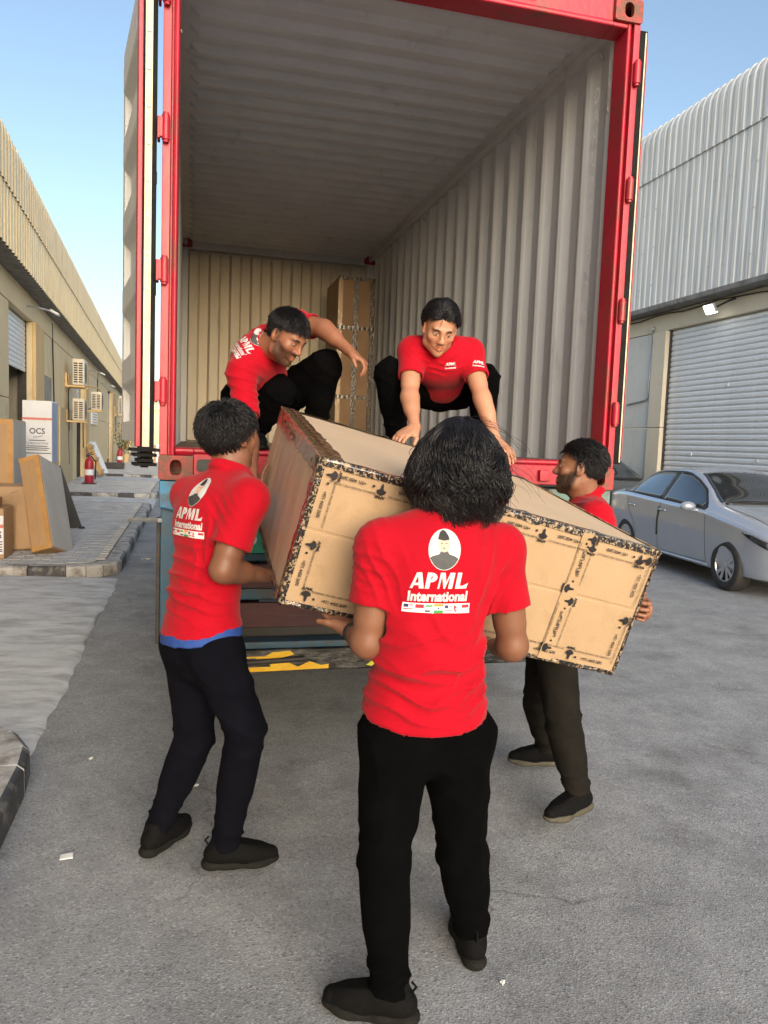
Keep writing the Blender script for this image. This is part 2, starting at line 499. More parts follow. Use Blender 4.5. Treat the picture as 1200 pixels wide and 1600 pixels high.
scrap(142, 1187, .02, .012, 1.0, 'tiny white scrap on the asphalt beside the apron', False)
scrap(785, 1538, .013, .011, .7, 'small white pebble-like scrap at lower right of the asphalt', False)
scrap(228, 874, .12, .06, .3, 'white crumpled scrap in the gutter beside the pavement kerb', False)
# ================================================================== shipping container
ZB = 1.412; CW = 2.438; CH = 2.591; CL = 6.058
ZT = ZB + CH
cont = thing('shipping_container', (CW / 2, CL / 2, ZB), 'open red shipping container with grey corrugated inside, on the blue trailer', 'container')
FL = ZB + 0.155      # floor top
def casting(x0, y0, z0, sx):
    """corner casting with an oblong hole in its end face; x0,z0 lower corner"""
    m_ = MB()
    w, h, dp = 0.162, 0.118, 0.178
    n = 4
    outer = rounded(w, h, 0.014, 5)
    inner = rounded(0.052, 0.075, 0.0258, 5)
    c = (x0 + w / 2 , y0, z0 + h / 2)
    m_.plate_hole(outer, inner, c, (1, 0, 0), (0, 0, 1), (0, 1, 0), 0.0, 0.032)
    m_.plate_hole(outer, rounded(w - .05, h - .05, .01, 5), c, (1, 0, 0), (0, 0, 1), (0, 1, 0), 0.033, dp - .02)
    m_.prism(outer, c, (1, 0, 0), (0, 0, 1), (0, 1, 0), dp - .02, dp)
    return m_
for nm, x0, y0, z0, mt in (('corner_casting', 0, 0, ZB, M_REDRUST), ('corner_casting', CW - .162, 0, ZB, M_REDRUST), ('corner_casting', 0, 0, ZT - .118, M_RED), ('corner_casting', CW - .162, 0, ZT - .118, M_REDRUST),
                           ('corner_casting', 0, CL - .178, ZB, M_RED), ('corner_casting', CW - .162, CL - .178, ZB, M_RED), ('corner_casting', 0, CL - .178, ZT - .118, M_RED), ('corner_casting', CW - .162, CL - .178, ZT - .118, M_RED)):
    casting(x0, y0, z0, 1).build(nm, mt, cont, bevel=0.003)
# rear posts: outer hinge strip, groove, inner strip, deep jamb
for s in (0, 1):
    X = (lambda a: a) if s == 0 else (lambda a: CW - a)
    m_ = MB()
    prof = [(0.003, .012), (0.040, .012), (0.040, .05), (0.052, .05), (0.052, .022), (0.066, .016), (0.074, .022), (0.078, .15), (0.06, .15), (0.03, .11), (0.003, .11)]
    pp = [(X(a), b) for a, b in prof]
    if s: pp = pp[::-1]
    m_.prism(pp, (0, 0, 0), (1, 0, 0), (0, 1, 0), (0, 0, 1), ZB + .118, ZT - .118)
    m_.build('corner_post', M_RED, cont, bevel=0.003)
    # hinge barrels
    for zc in (0.42, 0.98, 1.62, 2.22):
        m_ = MB(); xc = X(0.018)
        m_.tube([(xc, -.004, ZB + zc - .055), (xc, -.004, ZB + zc + .055)], 0.019, 14)
        m_.build('hinge_barrel', M_RED, cont, smooth=False, bevel=.002)
        m_ = MB(); m_.tube([(xc, -.004, ZB + zc - .066), (xc, -.004, ZB + zc + .066)], 0.0135, 12); m_.build('hinge_pin', M_RED, cont)
        if s: continue
        m_ = MB(); m_.box((min(X(.02), X(-.012)), -.016, ZB + zc - .045), (max(X(.02), X(-.012)), .008, ZB + zc + .045))
        m_.box((min(X(-.008), X(-.02)), -.016, ZB + zc - .052), (max(X(-.008), X(-.02)), .05, ZB + zc + .045)); m_.build('hinge_blade', M_RED, cont, bevel=.003)
# front posts
for x0 in (0.0, CW - .12):
    m_ = MB(); m_.box((x0 + .004, CL - .14, ZB + .118), (x0 + .116, CL - .004, ZT - .118)); m_.build('corner_post', M_GREY, cont, bevel=.004)
# header: face, lip and deep underside
m_ = MB()
prof = [(.022, ZT - .012), (.022, ZT - .118), (.014, ZT - .124), (.014, ZT - .140), (.022, ZT - .146), (.15, ZT - .150), (.15, ZT - .012)]
m_.prism(prof, (0, 0, 0), (0, 1, 0), (0, 0, 1), (1, 0, 0), .162, CW - .162)
m_.prism([(.024, ZT - .119), (.016, ZT - .1245), (.016, ZT - .1395), (.024, ZT - .1455), (.149, ZT - .149), (.149, ZT - .119)], (0, 0, 0), (0, 1, 0), (0, 0, 1), (1, 0, 0), .077, .1625)
m_.prism([(.024, ZT - .119), (.016, ZT - .1245), (.016, ZT - .1395), (.024, ZT - .1455), (.149, ZT - .149), (.149, ZT - .119)], (0, 0, 0), (0, 1, 0), (0, 0, 1), (1, 0, 0), CW - .1625, CW - .077)
m_.build('header_beam', M_RED, cont, bevel=.004)
for xc in (0.55, 0.95, 1.49, 1.80):
    m_ = MB(); m_.box((xc - .035, -.002, ZT - .085), (xc + .035, .021, ZT - .03)); m_.box((xc - .022, -.02, ZT - .075), (xc + .022, -.0025, ZT - .05)); m_.build('lock_keeper', M_RED, cont, bevel=.004)
# sill
m_ = MB()
m_.prism([(.03, ZB + .02), (.03, ZB + .128), (.016, ZB + .135), (.016, ZB + .150), (.03, ZB + .156), (.17, ZB + .158), (.17, ZB + .02)], (0, 0, 0), (0, 1, 0), (0, 0, 1), (1, 0, 0), .163, CW - .163)
m_.prism([(.032, ZB + .119), (.018, ZB + .1355), (.018, ZB + .1495), (.032, ZB + .1555), (.169, ZB + .1575), (.169, ZB + .119)], (0, 0, 0), (0, 1, 0), (0, 0, 1), (1, 0, 0), .077, .1635)
m_.prism([(.032, ZB + .119), (.018, ZB + .1355), (.018, ZB + .1495), (.032, ZB + .1555), (.169, ZB + .1575), (.169, ZB + .119)], (0, 0, 0), (0, 1, 0), (0, 0, 1), (1, 0, 0), CW - .1635, CW - .077)
m_.build('door_sill', M_RED, cont, bevel=.004)
for x0 in (.178, CW - .31):
    m_ = MB(); m_.prism(rounded(.13, .062, .02, 4), (x0 + .065, .029, ZB + .072), (1, 0, 0), (0, 0, 1), (0, -1, 0), 0, .004); m_.build('sill_slot', M_BLACK, cont)
for xc in (.42, .78, 1.66, 2.02):
    m_ = MB(); m_.box((xc - .03, .004, ZB + .04), (xc + .03, .0295, ZB + .10)); m_.build('lock_keeper', M_RED, cont, bevel=.004)
# side walls: trapezoid corrugation, as one pressed sheet each
def trap(t, pitch, flat_o, slope, depth):
    u = t % pitch
    flat_i = pitch - flat_o - 2 * slope
    if u < flat_o: return 0.0
    if u < flat_o + slope: return depth * (u - flat_o) / slope
    if u < flat_o + slope + flat_i: return depth
    return depth * (1 - (u - flat_o - slope - flat_i) / slope)
def trap_breaks(t0, t1, pitch, flat_o, slope):
    out = [t0]; k = math.floor(t0 / pitch)
    while k * pitch < t1:
        for q in (0, flat_o, flat_o + slope, pitch - slope):
            for e in (-.006, .006):
                t = k * pitch + q + e
                if t0 < t < t1: out.append(t)
        k += 1
    return out + [t1]
for nm, xo, sg in (('side_wall', 0.008, 1), ('side_wall', CW - 0.008, -1)):
    m_ = MB()
    y0, y1 = 0.15, CL - .14
    bs = trap_breaks(y0, y1, .278, .104, .068)
    m_.grid(lambda y, z: (xo + sg * (0.004 + trap(y - 0.02, .278, .104, .068, .036)), y, z), bs, [ZB + .12, ZB + 1.0, ZB + 1.8, ZT - .075])
    m_.build(nm, M_GREY, cont, solid=.003)
# door-side inner flat strip of the right wall (bright strip beside the post)
for s in (0, 1):
    X = (lambda a: a) if s == 0 else (lambda a: CW - a)
    m_ = MB(); m_.box((min(X(.05), X(.066)), .1505, FL), (max(X(.05), X(.066)), .215, ZT - .08)); m_.build('post_liner', M_GREY, cont, bevel=.004)
# top side rails
for x0 in (.004, CW - .064):
    m_ = MB(); m_.box((x0, .1505, ZT - .074), (x0 + .06, CL - .12, ZT - .012)); m_.build('top_rail', M_GREY, cont, bevel=.004)
for x0 in (.004, CW - .05):
    m_ = MB(); m_.box((x0, .18, ZB + .03), (x0 + .046, CL - .18, ZB + .119)); m_.build('bottom_rail', M_RED, cont, bevel=.004)
# roof: transverse corrugations that fade out at the rails
m_ = MB()
def roof(y, x):
    e = min(1.0, max(0.0, (min(x - .07, CW - .07 - x) - .05) / .05))
    return (x, y, ZT - .022 - e * trap(y, .2095, .115, .024, .040))
bs = trap_breaks(.16, CL - .13, .2095, .115, .024)
m_.grid(roof, bs, [.06, .115, .13, .15, .17, .19, .6, 1.2, 1.8, CW - .19, CW - .17, CW - .15, CW - .13, CW - .115, CW - .06])
m_.build('roof_sheet', M_GREY, cont, solid=.003)
# header plate just inside the door
m_ = MB(); m_.box((.06, .1505, ZT - .034), (CW - .06, .42, ZT - .0275)); m_.build('header_plate', M_GREY, cont)
# front wall (far end)
M_ENDW = mat('end_wall_warm_lit', (0.56, 0.51, 0.41), (0.61, 0.56, 0.45), 0.55, scale=3, dirt=(0.40, 0.36, 0.29), dirt_amt=0.30, dirt_scale=5, stretch=(1, 1, .35))  # warm light on the far wall is put into its cream colour
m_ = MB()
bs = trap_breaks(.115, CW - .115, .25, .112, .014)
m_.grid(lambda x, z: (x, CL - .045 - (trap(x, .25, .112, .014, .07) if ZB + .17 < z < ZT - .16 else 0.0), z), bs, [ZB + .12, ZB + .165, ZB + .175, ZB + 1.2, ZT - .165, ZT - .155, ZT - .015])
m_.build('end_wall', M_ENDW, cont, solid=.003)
m_ = MB(); m_.box((.066, CL - .15, ZT - .13), (CW - .066, CL - .053, ZT - .024)); m_.build('front_header', M_GREY, cont, bevel=.004)
# floor boards
nb = 8; w = (CW - .13) / nb
for i in range(nb):
    m_ = MB(); m_.box((.065 + i * w + .0015, .171, FL - .028), (.065 + (i + 1) * w - .0015, CL - .06, FL)); m_.build('floor_board', M_FLOOR, cont)
# lashing rings on the right wall and header
for yy, zz in ((.33, ZT - .13), (1.45, ZT - .13), (2.6, ZT - .13), (3.7, ZT - .13)):
    m_ = MB(); c = V(CW - .052, yy, zz)
    m_.tube([c + V(-.012 * math.sin(t), .018 * math.cos(t), .020 * math.sin(t) - .01) for t in np.linspace(0, math.pi * 2, 14)], .004, 6); m_.build('lashing_ring', M_STEEL, cont)
# identification code stencilled down the right wall
M_STENCIL = mat('white_stencil', (0.80, 0.80, 0.79), (0.86, 0.86, 0.85), 0.6, scale=40)
def text_mesh(s, size=1.0, offset=0.0, shear=0.0, align='CENTER', sx=1.0):
    cu = bpy.data.curves.new('txt', 'FONT'); cu.body = s; cu.size = size; cu.offset = offset; cu.shear = shear; cu.align_x = align
    cu.resolution_u = 3
    ob = bpy.data.objects.new('txt', cu); COL.objects.link(ob)
    dg = bpy.context.evaluated_depsgraph_get()
    me = bpy.data.meshes.new_from_object(ob.evaluated_get(dg))
    bpy.data.objects.remove(ob); bpy.data.curves.remove(cu)
    v = np.array([tuple(q.co) for q in me.vertices]) if len(me.vertices) else np.zeros((0, 3))
    f = [tuple(p.vertices) for p in me.polygons]
    bpy.data.meshes.remove(me)
    if len(v): v[:, 0] *= sx
    return v, f
codes = list('DAHU') + [' '] + list('211243') + [' '] + ['6']
m_ = MB(); zc = at(936, 150, .42)[2]
ytxt = 0.395
ys_px = [148, 180, 213, 247, None, 287, 322, 356, 385, 420, 450, None, 488]
for ch, py in zip(codes, ys_px):
    if py is None: continue
    v, f = text_mesh(ch, 0.125, 0.0015, 0, 'CENTER', 0.62)
    px = 934 - (py - 148) / 340 * 20
    q = atx(px, py, CW - .052)
    v2 = [(CW - .0505 - .004 , q[1] - a[0], q[2] + a[1] - .045) for a in v]
    m_.add(v2, f)
m_.build('stencil_code', M_STENCIL, cont)
# rope tails hanging from the rings at the door
M_ROPE = mat('rope', (0.38, 0.33, 0.26), (0.5, 0.45, 0.36), 0.9, scale=80, bump=.5, bscale=200)
def rope(pts, r, label):
    m_ = MB(); pts = np.array(pts); t = np.linspace(0, 1, 24)
    P = np.stack([np.interp(t, np.linspace(0, 1, len(pts)), pts[:, k]) for k in range(3)], 1)
    P += 0.004 * np.stack([np.sin(t * 40), np.cos(t * 37), 0 * t], 1)
    m_.tube(P, r, 6)
    tag(m_.build('rope', M_ROPE, smooth=True), label, 'rope', 'rope ends tied at the container door')
rope([at(272, -20, .13), at(273, 30, .13), at(275, 38, .13), at(283, 50, .13)], .006, 'frayed tan rope end hanging inside the upper left post')
rope([at(957, 108, .19), at(953, 130, .19), at(951, 160, .19), at(949, 170, .19), at(950, 175, .19)], .004, 'thin white rope tied to the upper right door post')

# ------------------------------------------------------------------ doors, folded back
def door(hx, hy, ex, ey, label_side):
    """door leaf from the hinge edge (hx,hy) to its free edge; the inside faces away from the container"""
    root_p = cont
    a = V(hx, hy, 0); d = unit(V(ex - hx, ey - hy, 0)); L_ = 1.15
    side = -1 if hx < 1 else 1
    nrm = V(d[1], -d[0], 0) * (-1 if side < 0 else 1)
    # nrm points outward from the container's side (where the inside of the leaf now looks)
    if (nrm[0] < 0) != (side < 0): nrm = -nrm
    z0, z1 = ZB + .175, ZT - .165
    P = lambda s, t, z: tuple(a + d * s + nrm * t + V(0, 0, z))
    m_ = MB()
    ax = (d, nrm, V(0, 0, 1))
    def bx(s0, s1, t0, t1, za, zb_):
        m_.obox(a + d * (s0 + s1) / 2 + nrm * (t0 + t1) / 2 + V(0, 0, (za + zb_) / 2), ax, ((s1 - s0) / 2, (t1 - t0) / 2, (zb_ - za) / 2))
    bx(.0, .09, 0, .05, z0, z1); bx(L_ - .09, L_, 0, .05, z0, z1); bx(.09, L_ - .09, 0, .05, z0, z0 + .11); bx(.09, L_ - .09, 0, .05, z1 - .11, z1)
    leaf = m_.build('door_leaf', M_GREY, cont, bevel=.004)
    # corrugated panel
    m_ = MB(); bs = trap_breaks(z0 + .11, z1 - .11, .42, .18, .05)
    m_.grid(lambda z, s: P(s, .012 + trap(z, .42, .18, .05, .045), z), bs, [.09, .4, .8, L_ - .09])
    m_.build('door_panel', M_GREY, leaf, solid=.003)
    # gasket with retaining strip and bolts along the hinge edge
    m_ = MB(); bx(-.014, -.001, -.004, .058 if side < 0 else .044, z0 - .03, z1 + .03); m_.build('gasket', M_RUBBER, leaf, bevel=.003)
    m_ = MB(); bx(-.0165, -.0145, *((.018, .05) if side < 0 else (.030, .037)), z0 - .02, z1 + .02); m_.build('retaining_strip', M_CREAM, leaf)
    if side < 0:
        m_ = MB(); bx(-.012, .05, .0585, .080, z0 - .02, z1 + .02); m_.build('edge_strip', M_RED, leaf, bevel=.003)
    m_ = MB(); bx(.0, .06, .051, .056, z0, z1); m_.build('edge_flange', M_RED, leaf)
    for k in range(14 if side < 0 else 0):
        zc = z0 + .06 + k * (z1 - z0 - .12) / 13
        m_ = MB(); m_.lathe([(0, .006), (.006, .006), (.009, .001), (.009, 0)], a + d * (-.0165) + nrm * .034 + V(0, 0, zc), -d, 8); m_.build('bolt', M_STEEL, leaf)
    # drip lip at the foot of the gasket
    m_ = MB()
    if side > 0: return
    for (zz, w_) in ((z0 - .035, .13), (z0 - .06, .10), (z0 - .085, .07), (z0 - .105, .10)):
        m_.obox(a + d * .05 + nrm * .035 + V(0, 0, zz), ax, (.09, w_ / 2, .007))
    m_.obox(a + d * .03 + nrm * .035 + V(0, 0, z0 - .065), ax, (.03, .016, .055))
    m_.build('gasket_tail', M_RUBBER, leaf)
    # lock rods on the outer face (between leaf and container)
    for s in ((.35, .8) if side < 0 else ()):
        m_ = MB(); q = a + d * s - nrm * .024
        m_.tube([q + V(0, 0, z0 - .12), q + V(0, 0, z1 + .1)], .017, 10)
        m_.obox(q + V(0, 0, ZB + 1.0), ax, (.05, .02, .08)); m_.obox(q + V(0, 0, ZB + 1.5), ax, (.04, .02, .03))
        m_.build('lock_rod', M_DARK, leaf)
door(-0.027, 0.03, -0.205, 1.15, 'left')
door(CW + 0.006, 0.040, CW + 0.02, 1.15, 'right')

# ================================================================== trailer
trl = thing('truck_trailer', (CW / 2, 3, 0), 'blue skeletal trailer carrying the red container', 'trailer')
m_ = MB()
for x0 in (.62, CW - .78):
    m_.box((x0, .25, 1.0), (x0 + .16, 8.5, 1.395))
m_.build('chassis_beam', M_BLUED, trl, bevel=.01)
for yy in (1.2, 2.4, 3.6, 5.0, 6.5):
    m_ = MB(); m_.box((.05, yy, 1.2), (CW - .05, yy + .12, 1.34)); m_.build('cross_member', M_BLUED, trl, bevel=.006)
# rear bolster ends under the castings
for s in (0, 1):
    X = (lambda a: a) if s == 0 else (lambda a: CW - a)
    m_ = MB()
    poly = [(X(.004), 1.408), (X(.38), 1.408), (X(.38), 1.19), (X(.27), 1.20), (X(.16), 1.225), (X(.08), 1.26), (X(.004), 1.275)]
    if s: poly = poly[::-1]
    m_.prism(poly, (0, 0, 0), (1, 0, 0), (0, 0, 1), (0, 1, 0), .02, .30); m_.build('bolster_end', M_BLUE if s == 0 else M_GREENISH, trl, bevel=.006)
    m_ = MB()
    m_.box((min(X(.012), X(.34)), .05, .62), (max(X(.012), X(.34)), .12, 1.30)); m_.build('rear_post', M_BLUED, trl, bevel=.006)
    m_ = MB(); m_.box((min(X(-.008), X(.010)), .10, .58), (max(X(-.008), X(.010)), .14, 1.22)); m_.build('side_strip', M_DARK, trl, bevel=.003)
m_ = MB(); m_.box((.381, .06, 1.21), (CW - .381, .26, 1.405)); m_.build('rear_bolster', M_BLUE, trl, bevel=.008)
m_ = MB(); m_.box((.345, .10, .80), (CW - .345, .2, .86)); m_.box((.345, .10, 1.0), (CW - .345, .2, 1.04)); m_.build('light_bar', M_BLUED, trl, bevel=.006)
M_REFL = mat('red_reflector', (0.045, 0.004, 0.009), (0.065, 0.006, 0.012), 0.5, scale=4, dirt=(.06, .04, .04), dirt_amt=.33, dirt_scale=14, stretch=(1, 1, 5))
for (xa, xb, za, zb_) in ((.37, .86, .865, .99), (.37, .86, .66, .79), (1.5, 2.05, .865, .99), (1.5, 2.05, .66, .79)):
    m_ = MB(); m_.box((xa, .075, za), (xb, .098, zb_)); m_.build('reflector_panel', M_REFL, trl, bevel=.004)
m_ = MB(); m_.box((1.0, .1, .5), (1.16, .2, .80)); m_.tube([(1.08, .095, .72), (1.06, .08, .66), (1.09, .075, .6), (1.11, .085, .66), (1.09, .095, .73)], .012, 8); m_.build('towing_eye', M_BLUE, trl)
m_ = MB(); m_.box((.42, .15, .45), (1.0, .2, .66)); m_.box((1.17, .15, .45), (2.0, .2, .66)); m_.build('underrun_backing', M_BLACK, trl)
# bumper with chevrons
m_ = MB(); m_.box((.05, .02, .44), (CW - .05, .10, .56)); m_.build('bumper', mat('scuffed_black_steel', (.03, .03, .03), (.16, .155, .15), .5, metal=.3, scale=9, stretch=(1, 1, 3), dirt=(.012, .012, .012), dirt_amt=.5, dirt_scale=7, bump=.4, bscale=30), trl, bevel=.012)
m_ = MB(); m_.box((.05, .021, .563), (CW - .05, .13, .60)); m_.build('bumper_lip', M_BLUED, trl, bevel=.006)
M_YEL = mat('chevron_yellow', (.75, .42, .01), (.85, .55, .02), .5, scale=10, dirt=(.2, .13, .03), dirt_amt=.3, dirt_scale=20)
M_LIME = mat('chevron_lime', (.55, .55, .03), (.65, .62, .04), .5, scale=10, dirt=(.1, .1, .03), dirt_amt=.3, dirt_scale=20)
m_ = MB()
for (poly) in ([(.42, .445), (.86, .452), (.86, .475), (.82, .47), (.76, .492), (.70, .465), (.63, .50), (.55, .50), (.56, .47), (.45, .47)], [(.40, .525), (.53, .525), (.57, .545), (.66, .55), (.68, .53), (.60, .512), (.49, .512), (.48, .518), (.40, .515)]):
    m_.prism(poly, (0, .019, 0), (1, 0, 0), (0, 0, 1), (0, -1, 0), -.001, .001)
m_.build('chevron', M_YEL, trl)
m_ = MB()
for poly in ([(1.06, .548), (1.09, .552), (1.16, .505), (1.09, .455), (1.06, .462), (1.12, .505)], [(1.16, .545), (1.19, .545), (1.16, .505), (1.14, .51)]):
    m_.prism(poly, (0, .019, 0), (1, 0, 0), (0, 0, 1), (0, -1, 0), -.001, .001)
m_.build('chevron', M_LIME, trl)
m_ = MB(); m_.tube([(.40, .005, .495), (.73, -.002, .512)], .014, 8); m_.build('grab_pipe', M_DARK, trl)
# number plate, green with the digit that shows
M_PLATE = mat('green_plate', (.01, .25, .14), (.015, .3, .17), .4, scale=8)
m_ = MB(); m_.box((.33, .04, 1.05), (.66, .055, 1.165)); plate = m_.build('number_plate', M_PLATE, trl, bevel=.003)
v, f = text_mesh('3', .12, .003, 0, 'CENTER', .9)
q = at(395, 838, .037)
m_ = MB(); m_.add([(q[0] + .0 + a[0], .0385, q[2] + a[1] - .04) for a in v], f); m_.build('plate_digit', mat('white_digit', (.75, .76, .75), None, .5), plate)
# wheels
M_TYRE = mat('truck_tyre', (.02, .02, .02), (.04, .038, .035), .8, scale=15, dirt=(.12, .11, .10), dirt_amt=.4, dirt_scale=4, bump=.3)
def wheel_tyre(xc, yc, w, r, sgn):
    m_ = MB()
    m_.lathe([(r * .56, -w / 2 + .02), (r * .78, -w / 2), (r * .94, -w / 2 + .01), (r * .985, -w / 2 + .03), (r, -w / 2 + .06), (r, w / 2 - .06), (r * .985, w / 2 - .03), (r * .94, w / 2 - .01), (r * .78, w / 2), (r * .56, w / 2 - .02)], (xc, yc, r), (1, 0, 0), 48)
    for k in range(44):
        t = 2 * math.pi * k / 44
        for off in (-.33, -.1, .12, .34):
            tt = t + (off > 0) * .07
            c = V(xc + off * w, yc + math.cos(tt) * (r + .004), r + math.sin(tt) * (r + .004))
            m_.obox(c, (V(1, 0, 0), V(0, -math.sin(tt), math.cos(tt)), V(0, math.cos(tt), math.sin(tt))), (w * .09, r * .05, .008))
    o = m_.build('wheel', M_TYRE, trl, smooth=True)
    m_ = MB(); m_.lathe([(r * .56, -w * .3), (r * .5, -w * .25), (r * .46, w * .1), (r * .2, w * .12), (r * .18, -w * .3), (0, -w * .32)], (xc, yc, r), (1, 0, 0), 32); m_.build('rim', M_STEEL, o, smooth=True)
for yc in (2.02, 3.35):
    for xc in (.12, .46, CW - .46, CW - .12):
        wheel_tyre(xc, yc, .27, .50, 1)
for yc in (2.02, 3.35):
    m_ = MB(); m_.tube([(.2, yc, .5), (CW - .2, yc, .5)], .07, 12); m_.build('axle', M_DARK, trl)
for x0 in (.02, CW - .62):
    m_ = MB(); m_.box((x0, 1.36, .36), (x0 + .6, 1.375, .98)); m_.build('mud_flap', M_RUBBER, trl)
m_ = MB(); m_.tube([at(203, 812, .6), at(225, 812, .3), at(250, 813, .03)], .012, 6); m_.build('tie_rod', M_STEEL, trl)

# tall taped carton standing at the back of the container
# ================================================================== warehouses
def wall_mat(name, c1, c2, dirt, damt=.33):
    return mat(name, c1, c2, .8, scale=1.3, detail=8, dirt=dirt, dirt_amt=damt, dirt_scale=1.6, bump=.15, bscale=35, stretch=(1, 1, .5))
M_CLADL = mat('tan_cladding', (.74, .59, .33), (.81, .65, .38), .5, scale=2.2, stretch=(1, 6, .35), dirt=(.52, .42, .26), dirt_amt=.36, dirt_scale=3, detail=8)
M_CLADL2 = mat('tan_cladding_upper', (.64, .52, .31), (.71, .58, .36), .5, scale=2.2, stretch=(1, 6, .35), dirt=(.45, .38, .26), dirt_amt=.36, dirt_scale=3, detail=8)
M_CLADR = mat('white_cladding', (.70, .70, .68), (.78, .78, .76), .75, scale=1.8, stretch=(1, 9, .22), dirt=(.52, .505, .47), dirt_amt=.42, dirt_scale=2.6, detail=8)
M_WALLL = wall_mat('ochre_wall', (.76, .61, .36), (.82, .66, .40), (.60, .47, .27))
M_PILL = wall_mat('ochre_pillar', (.68, .47, .21), (.76, .53, .26), (.5, .34, .16))
M_WALLR = wall_mat('grey_wall', (.66, .66, .61), (.73, .72, .66), (.56, .54, .47))
M_BEAMR = wall_mat('cream_beam', (.68, .61, .47), (.75, .67, .52), (.54, .47, .35))
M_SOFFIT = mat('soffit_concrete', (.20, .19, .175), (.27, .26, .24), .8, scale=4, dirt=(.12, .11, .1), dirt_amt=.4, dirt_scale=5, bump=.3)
M_SHUT = mat('shutter_steel', (.74, .76, .77), (.82, .84, .85), .42, metal=.1, scale=5, dirt=(.58, .58, .56), dirt_amt=.32, dirt_scale=7, stretch=(1, 1, 2))
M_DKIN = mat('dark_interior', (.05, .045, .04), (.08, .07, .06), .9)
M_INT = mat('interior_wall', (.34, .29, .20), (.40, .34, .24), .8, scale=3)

def corrug(u, pitch, flat, slope, d):
    return trap(u, pitch, flat, slope, d)

# ---- left warehouse: front line x = -2.60 - .033 y
LB = lambda y, out=0.0: -2.60 - .033 * y + out
left = thing('warehouse', (LB(30), 30, 0), 'long tan warehouse with ribbed cladding and roller doors along the left pavement', 'building')
dl = unit(V(-.033, 1, 0)); nl = V(dl[1], -dl[0], 0)
LO = V(-2.60, 0, 0)
def LP(y, out, z): return LO + dl * y + nl * out + V(0, 0, z)
Y0L, Y1L = -9.0, 96.0
def lwall(name, mt, y0, y1, o0, o1, z0, z1, parent=left, bevel=0):
    m_ = MB(); m_.obox((LP(y0, o0, z0) + LP(y1, o1, z1)) / 2, (dl, nl, V(0, 0, 1)), ((y1 - y0) / 2, abs(o1 - o0) / 2, (z1 - z0) / 2)); return m_.build(name, mt, parent, bevel=bevel)
# cladding: lower and upper courses of ribbed sheet, rounded crest
def clad_rows(y0, y1, pitch=.25):
    ys_ = []
    y = y0
    while y < y1:
        ys_ += [y, y + pitch * .42, y + pitch * .55, y + pitch * .87]; y += pitch
    return ys_ + [y1]
ysL = clad_rows(Y0L, Y1L)
dep = lambda y, p=.25: .032 if (y % p) / p < .49 else 0.0
def ribv(i): return .03 if (i % 4) in (0, 1) else 0.0
m_ = MB()
idx = list(range(len(ysL)))
def lower(i, z): return LP(ysL[i], .32 + ribv(i), z)
m_.grid(lower, idx, [4.43, 4.9, 5.36]); m_.build('lower_cladding', M_CLADL, left, solid=.004)
m_ = MB()
crest = [(.345, 5.30), (.345, 5.98), (.33, 6.08), (.27, 6.16), (.16, 6.20), (-.4, 6.24), (-4, 6.3)]
m_.grid(lambda i, k: LP(ysL[i], crest[k][0] + ribv(i), crest[k][1]), idx, range(len(crest))); m_.build('upper_cladding', M_CLADL2, left, solid=.004)
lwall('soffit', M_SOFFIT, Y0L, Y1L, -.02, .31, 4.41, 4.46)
lwall('lintel_beam', M_WALLL, Y0L, Y1L, -.25, -.001, 3.93, 4.405)
# bays: openings (y0,y1, shutter bottom height or None for a door leaf)
bays = [(-6.0, -2.5, 1.0), (2.5, 6.0, .3), (11.40, 14.02, 2.86), (23.1, 25.5, 2.45), (38.4, 41.3, .25), (52, 56, .2), (66, 70, .2)]
edges = [Y0L] + [e for b in bays for e in b[:2]] + [Y1L]
for k in range(0, len(edges), 2):
    y0, y1 = edges[k], edges[k + 1]
    # precast panels, joints recessed
    yy = y0
    while yy < y1 - .05:
        w_ = min(4.2, y1 - yy)
        for z0, z1 in ((0.0, 2.20), (2.215, 3.925)):
            lwall('wall_panel', M_WALLL, yy + .006, yy + w_ - .006, -.2, -.02, z0, z1, bevel=.006)
        yy += w_
for (y0, y1, sb) in bays:
    for ys_ in (y0 - 0.0, y1):
        pass
    lwall('pillar', M_PILL, y1, y1 + 1.25, -.019, .055, 0, 3.925, bevel=.01)
    # shutter: curtain of ribbed slats
    m_ = MB(); n = int((3.93 - sb) / .095)
    zz = []
    for i in range(n):
        b = sb + i * .095
        zz += [(b, 0), (b + .02, .014), (b + .075, .014), (b + .094, 0)]
    m_.grid(lambda k2, y: LP(y, -.16 + zz[int(k2)][1], zz[int(k2)][0]), range(len(zz)), [y0, y1]); m_.build('shutter', M_SHUT, left)
    lwall('side_jamb', M_DKIN, y1 - .03, y1 - .002, -.30, -.13, 0, 3.92)
    # room behind
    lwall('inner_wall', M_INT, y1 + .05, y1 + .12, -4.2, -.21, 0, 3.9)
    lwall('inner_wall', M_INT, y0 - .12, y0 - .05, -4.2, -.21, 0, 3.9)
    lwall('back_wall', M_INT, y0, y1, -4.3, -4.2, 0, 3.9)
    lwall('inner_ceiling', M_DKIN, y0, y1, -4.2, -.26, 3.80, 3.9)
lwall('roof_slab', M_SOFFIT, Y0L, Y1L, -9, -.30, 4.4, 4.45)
lwall('end_gable', M_WALLL, Y1L - .2, Y1L, -9, -.3, 0, 6.2)
# grey smudged patch, dark door and door leaf near the doorway
lwall('patch', mat('rubbed_patch', (.34, .31, .26), (.40, .36, .29), .8, scale=6, dirt=(.22, .2, .17), dirt_amt=.4, dirt_scale=5), 15.7, 17.0, -.019, -.012, 1.9, 2.95)
lwall('door_leaf', mat('ochre_door', (.50, .40, .22), (.56, .45, .26), .6, scale=3), 18.4, 21.4, -.019, .03, .12, 2.3, bevel=.01)
